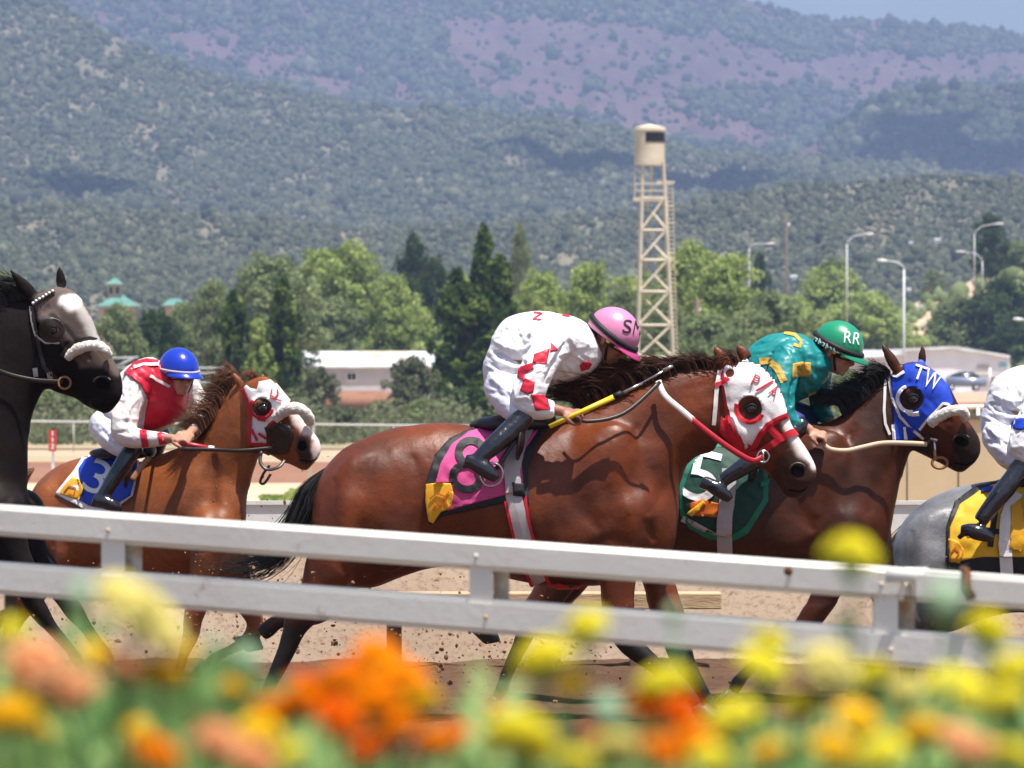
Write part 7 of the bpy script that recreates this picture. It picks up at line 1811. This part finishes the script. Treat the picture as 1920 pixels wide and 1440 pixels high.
# ---------------------------------------------------------------- soil kicked up by the hooves
def clods():
    R = rng(9); mb = MB(); V0 = ICO_V; 
    def add(px, py, Y, r):
        c = P(px, py, Y); n = len(mb.v); J = [1 + R.uniform(-.35, .35) for _ in range(len(V0))]
        s3 = (R.uniform(.7, 1.3), R.uniform(.7, 1.3), R.uniform(.7, 1.3))
        mb.add([c + Vector((v[0] * s3[0], v[1] * s3[1], v[2] * s3[2])) * r * j for v, j in zip(V0, J)], [tuple(f) for f in ICO_F])
    groups = [(330, 1090, 190, 60, 240), (560, 1060, 90, 70, 160), (640, 1170, 120, 40, 150), (840, 1290, 60, 60, 120), (980, 1190, 60, 50, 110), (1120, 1230, 110, 45, 140), (230, 1180, 200, 40, 160), (1750, 1240, 60, 30, 30), (1790, 1100, 60, 60, 50), (820, 1180, 60, 60, 120), (420, 1150, 60, 40, 90), (1060, 1180, 80, 60, 80), (500, 940, 60, 60, 22)]
    for (cx, cy, sx, sy, n) in groups:
        for i in range(n): add(R.gauss(cx, sx), R.gauss(cy, sy), R.uniform(28.2, 35.0), min(.02, R.lognormvariate(math.log(.0042), .55)))
    o = mb.build('kicked_soil', M['clod'], smooth=False); tag(o, 'clods and crumbs of brown soil thrown up behind the hooves', 'soil', kind='stuff')
M['clod'] = mat('clod', (.13, .065, .04), .95, .1, col2=(.28, .16, .09), scale=1.5)
clods()

# ---------------------------------------------------------------- marigold bed right in front of the camera
M['leaf'] = foliage_mat('leaf', (.14, .26, .09), (.30, .46, .16), (.52, .68, .28))
M['stem'] = mat('stem', (.10, .22, .06), .5, .4)
M['bud'] = mat('bud', (.22, .36, .22), .55, .3, col2=(.30, .42, .24), scale=30)
PETAL = dict(yellow=((.82, .70, .03), (.95, .90, .10)), pale=((.78, .68, .20), (.88, .82, .34)), gold=((.90, .52, .01), (.95, .72, .04)),
             orange=((.92, .24, .004), (.95, .42, .010)), red=((.80, .11, .004), (.95, .24, .008)), peach=((.85, .36, .14), (.92, .60, .34)))
for k_, (a_, b_) in PETAL.items():
    m = foliage_mat('petal_' + k_, a_, tuple((x + y) / 2 for x, y in zip(a_, b_)), b_); M['petal_' + k_] = m
def bloom_mesh(seed):
    """ruffled marigold head, unit radius"""
    r = rng(seed); V = []; Fc = []; T = []
    for L in range(7):
        ph = math.radians(-12 + L * 15); n = int(15 * math.cos(ph)) + 3; rad = 1.0 * math.cos(ph) * (1 - .02 * L); z = .62 * math.sin(ph)
        for i in range(n):
            a = 2 * math.pi * (i + (L % 2) * .5) / n + r.uniform(-.1, .1); d = Vector((math.cos(a), math.sin(a), 0)); s = Vector((-math.sin(a), math.cos(a), 0)); up = Vector((0, 0, 1))
            w_ = r.uniform(.20, .30); base = d * rad * .35 + up * (z - .12); tip = d * rad * r.uniform(.88, 1.08) + up * (z + .06 + r.uniform(-.05, .07)); mid = d * rad * .8 + up * (z + .1)
            b = len(V); V += [base - s * w_ * .4, base + s * w_ * .4, mid + s * w_, tip + s * w_ * .7 + up * .04, tip + up * -.05, tip - s * w_ * .7 + up * .04, mid - s * w_]
            Fc += [(b, b + 1, b + 2, b + 6), (b + 6, b + 2, b + 3, b + 4), (b + 6, b + 4, b + 5)]; t = min(1, max(0, r.gauss(.6, .25))); T += [t] * 7
    me = bpy.data.meshes.new('bloom'); me.from_pydata([tuple(v) for v in V], [], Fc); a = me.attributes.new('tint', 'FLOAT', 'POINT'); a.data.foreach_set('value', T)
    me.polygons.foreach_set('use_smooth', [True] * len(me.polygons)); me.update(); return me
BM = [bloom_mesh(s) for s in (1, 2, 3)]; BMC = {}
SOIL = 1.12
FL = [ # px, py, radius px, colour, distance, tilt
 (1595, 1046, 58, 'yellow', 4.3, 0), (1102, 1182, 52, 'yellow', 4.3, 0), (1848, 1188, 50, 'yellow', 4.4, 10), (1022, 1244, 60, 'yellow', 4.1, -10), (1075, 1282, 40, 'gold', 4.3, 0),
 (972, 1392, 66, 'yellow', 3.7, 0), (1372, 1352, 64, 'yellow', 3.9, 10), (1246, 1292, 56, 'yellow', 4.1, 20), (1442, 1206, 44, 'yellow', 4.5, 0), (1428, 1252, 54, 'yellow', 4.2, 10),
 (1548, 1262, 62, 'pale', 4.0, 0), (1636, 1272, 40, 'yellow', 4.2, 40), (1900, 1262, 62, 'yellow', 4.0, 0), (1790, 1290, 56, 'yellow', 4.1, -10), (1880, 1320, 52, 'yellow', 3.9, 0), (1700, 1300, 40, 'pale', 4.2, 0),
 (1728, 1378, 46, 'gold', 3.8, 0), (1560, 1408, 42, 'gold', 3.7, 0), (1502, 1330, 44, 'yellow', 4.0, 0), (1604, 1352, 46, 'gold', 3.9, 0), (1655, 1412, 44, 'yellow', 3.7, 0), (1148, 1408, 48, 'pale', 3.8, 0), (1080, 1430, 40, 'yellow', 3.7, 0),
 (1330, 1425, 40, 'yellow', 3.7, 0), (1440, 1415, 40, 'gold', 3.8, 0), (1835, 1412, 38, 'peach', 3.8, 0), (1790, 1382, 40, 'peach', 3.9, 0), (1900, 1420, 44, 'yellow', 3.7, 0),
 (706, 1232, 52, 'orange', 4.2, -10), (752, 1276, 50, 'orange', 4.1, 10), (640, 1284, 58, 'orange', 4.0, 0), (572, 1318, 52, 'orange', 4.0, -10), (512, 1342, 44, 'orange', 4.0, 0), (628, 1352, 56, 'red', 3.8, 0), (700, 1330, 56, 'orange', 3.9, 0), (748, 1372, 48, 'orange', 3.8, 0), (792, 1318, 34, 'gold', 4.2, 0),
 (566, 1296, 40, 'red', 4.3, 0), (676, 1262, 40, 'red', 4.3, 0), (292, 1424, 52, 'orange', 3.6, 0), (256, 1378, 34, 'gold', 3.9, 0), (440, 1300, 34, 'gold', 4.1, 0), (486, 1376, 44, 'gold', 3.8, 0), (812, 1398, 42, 'orange', 3.8, 0), (690, 1408, 40, 'red', 3.8, 0), (932, 1332, 26, 'orange', 4.2, 0), (854, 1376, 28, 'red', 4.0, 0),
 (1210, 1334, 40, 'red', 4.1, 0), (1272, 1346, 48, 'red', 4.0, 10), (1296, 1396, 50, 'orange', 3.8, 0), (1236, 1416, 50, 'orange', 3.7, 0), (1122, 1382, 30, 'red', 4.0, 0),
 (62, 1270, 78, 'peach', 3.8, 10), (140, 1306, 56, 'peach', 3.8, 0), (20, 1352, 54, 'gold', 3.7, 0), (405, 1404, 58, 'peach', 3.7, 0), (470, 1432, 50, 'peach', 3.6, 0), (22, 1190, 36, 'yellow', 4.2, 0), (72, 1370, 30, 'gold', 3.9, 0),
 (262, 1158, 62, 'pale', 4.0, 38), (348, 1226, 26, 'gold', 4.2, 0), (226, 1256, 48, 'peach', 4.0, 0), (300, 1268, 40, 'gold', 4.0, 0), (176, 1232, 40, 'gold', 4.1, 0), (540, 1420, 40, 'yellow', 3.8, 0)]
_rows = {}
for f_ in FL:
    row = 'upper' if f_[1] < 1240 else ('middle' if f_[1] < 1340 else 'lower'); _rows.setdefault((f_[3], row), []).append(f_[0])
ORD = ['leftmost', 'second', 'third', 'fourth', 'fifth', 'sixth', 'seventh', 'eighth', 'ninth', 'tenth', 'eleventh', 'twelfth']
CW = dict(yellow='bright yellow', pale='pale yellow', gold='golden', orange='orange', red='deep red orange', peach='peach pink')
def flower(i, px, py, rp, colr, Y, tilt):
    row = 'upper' if py < 1240 else ('middle' if py < 1340 else 'lower'); xs = sorted(_rows[colr, row]); k = xs.index(px)
    if len(xs) == 1: lab = 'blurred %s marigold, the only one of that colour in the %s row' % (CW[colr], row)
    elif k == 0: lab = 'blurred %s marigold, leftmost of that colour in the %s row' % (CW[colr], row)
    elif k == len(xs) - 1: lab = 'blurred %s marigold, rightmost of that colour in the %s row' % (CW[colr], row)
    else: lab = 'blurred %s marigold, %s from the left of that colour in the %s row' % (CW[colr], ORD[k], row)
    Y = Y * .86; c = P(px, py, Y); r = rng(i); root = Vector((c.x + r.uniform(-.05, .05), Y + r.uniform(-.04, .04), SOIL))
    e = empty('marigold', root, lab, 'flower', 'marigolds in the foreground bed')
    key = (i % 3, colr)
    if key not in BMC: me = BM[i % 3].copy(); me.name = 'bloom'; me.materials.append(M['petal_' + colr]); BMC[key] = me
    b = bpy.data.objects.new('bloom', BMC[key]); C.objects.link(b); b.parent = e; rad = rp * .98 * Y / F
    b.location = c - root; b.scale = (rad * r.uniform(.95, 1.2), rad * r.uniform(.9, 1.1), rad * r.uniform(.85, 1.3)); b.scale.x *= 1.45 if tilt == 38 else 1
    b.rotation_euler = (math.radians(22 + r.uniform(-12, 12)), math.radians(tilt + r.uniform(-8, 8)), (r.uniform(0, 6) if tilt != 38 else 0))
    m_ = MB(); neck = c - Vector((0, 0, rad * .35)); m_.tube([root, root.lerp(neck, .5) + Vector((r.uniform(-.02, .02), 0, 0)), neck, c], [.0018, .0015, .0015, .006], n=6); m_.build('stem', M['stem'], e)
    m_ = MB(); m_.ell(c - Vector((0, 0, rad * .36)), rad * .36, rad * .36, rad * .42); m_.build('calyx', M['stem'], e)
for i, f_ in enumerate(FL): flower(i, *f_)
for i, (px, py, rp, Y, lab) in enumerate([(150, 1118, 24, 3.9, 'pale green flower bud above the big drooping yellow bloom'), (1772, 1128, 34, 3.9, 'pale green flower bud before the rail coupling at the right'), (1262, 1150, 14, 4.4, 'thin green bud in front of the lower board, right of centre'),
    (462, 1240, 24, 4.1, 'blue green bud between the hind legs and orange blooms'), (1138, 1338, 30, 3.9, 'blue green bud left of the red orange blooms'), (1584, 1168, 16, 4.3, 'dim green bud under the highest yellow bloom'), (396, 1210, 14, 4.2, 'small green bud right of the big drooping bloom')]):
    Y = Y * .86; c = P(px, py, Y); root = Vector((c.x + .02, Y, SOIL)); e = empty('flower_bud', root, lab, 'flower bud', 'buds in the foreground bed')
    m_ = MB(); k = rp * Y / F; m_.ell(c, k, k, k * 1.25, nu=14, nv=8); m_.build('bud', M['bud'], e); m_ = MB(); m_.tube([root, c], [.002, .0016], n=6); m_.build('stem', M['stem'], e)
def bed_leaves():
    R = np.random.RandomState(77); V = []; T = []
    n = 1300; px = R.uniform(-250, 2170, n); Y = R.uniform(3.5, 4.4, n)
    edge = np.interp(px, [-250, 0, 120, 260, 420, 560, 800, 880, 960, 1150, 1400, 1700, 1920, 2170], [1230, 1270, 1210, 1290, 1270, 1380, 1420, 1330, 1370, 1340, 1350, 1290, 1290, 1260])
    py = edge + 45 + R.rand(n) ** .7 * 380 + R.normal(0, 22, n)
    for i in range(n):
        c = np.array(P(px[i], py[i], Y[i])); t = R.normal(.45, .22)
        # divided marigold leaf: a stalk with pairs of narrow leaflets
        d = R.normal(0, 1, 3); d[2] = abs(d[2]) * .7 + .1; d /= np.linalg.norm(d); s = np.cross(d, R.normal(0, 1, 3)); s /= np.linalg.norm(s); L = R.uniform(.025, .05)
        for k in range(5):
            for sg in (-1, 1):
                b = c + d * L * k / 4; tip = b + (d * .6 + s * sg) * L * .55; w_ = np.cross(tip - b, np.cross(d, s)); w_ = w_ / (np.linalg.norm(w_) + 1e-9) * L * .11
                V += [b, (b + tip) / 2 + w_, tip, (b + tip) / 2 - w_]; T += [np.clip(t + R.normal(0, .08), 0, 1)] * 4
    V = np.array(V); n4 = len(V) // 4; me = bpy.data.meshes.new('leaves'); me.vertices.add(n4 * 4); me.vertices.foreach_set('co', V.ravel())
    me.loops.add(n4 * 4); me.loops.foreach_set('vertex_index', np.arange(n4 * 4, dtype=np.int32)); me.polygons.add(n4)
    me.polygons.foreach_set('loop_start', np.arange(0, n4 * 4, 4, dtype=np.int32)); me.polygons.foreach_set('loop_total', np.full(n4, 4, dtype=np.int32)); me.update(calc_edges=True)
    a = me.attributes.new('tint', 'FLOAT', 'POINT'); a.data.foreach_set('value', np.array(T)); o = linkmesh('leaves', me, M['leaf'], smooth=False)
    tag(o, 'feathery green marigold leaves filling the foreground bed', 'foliage', kind='stuff')
bed_leaves()
e = empty('planter', (0, 3.6, 0), 'long concrete planter that holds the marigolds, below the photo edge', 'planter')
m_ = MB()
for (c_, s_) in (((0, 2.62, .6), (6, .12, 1.2)), ((0, 4.58, .6), (6, .12, 1.2)), ((-2.94, 3.6, .6), (.12, 1.84, 1.2)), ((2.94, 3.6, .6), (.12, 1.84, 1.2))): m_.box(c_, s_)
m_.build('planter_wall', M['concrete'], e, smooth=False)
m_ = MB(); m_.box((0, 3.6, .56), (5.76, 1.84, 1.12)); m_.build('soil', M['soil'], e, smooth=False)
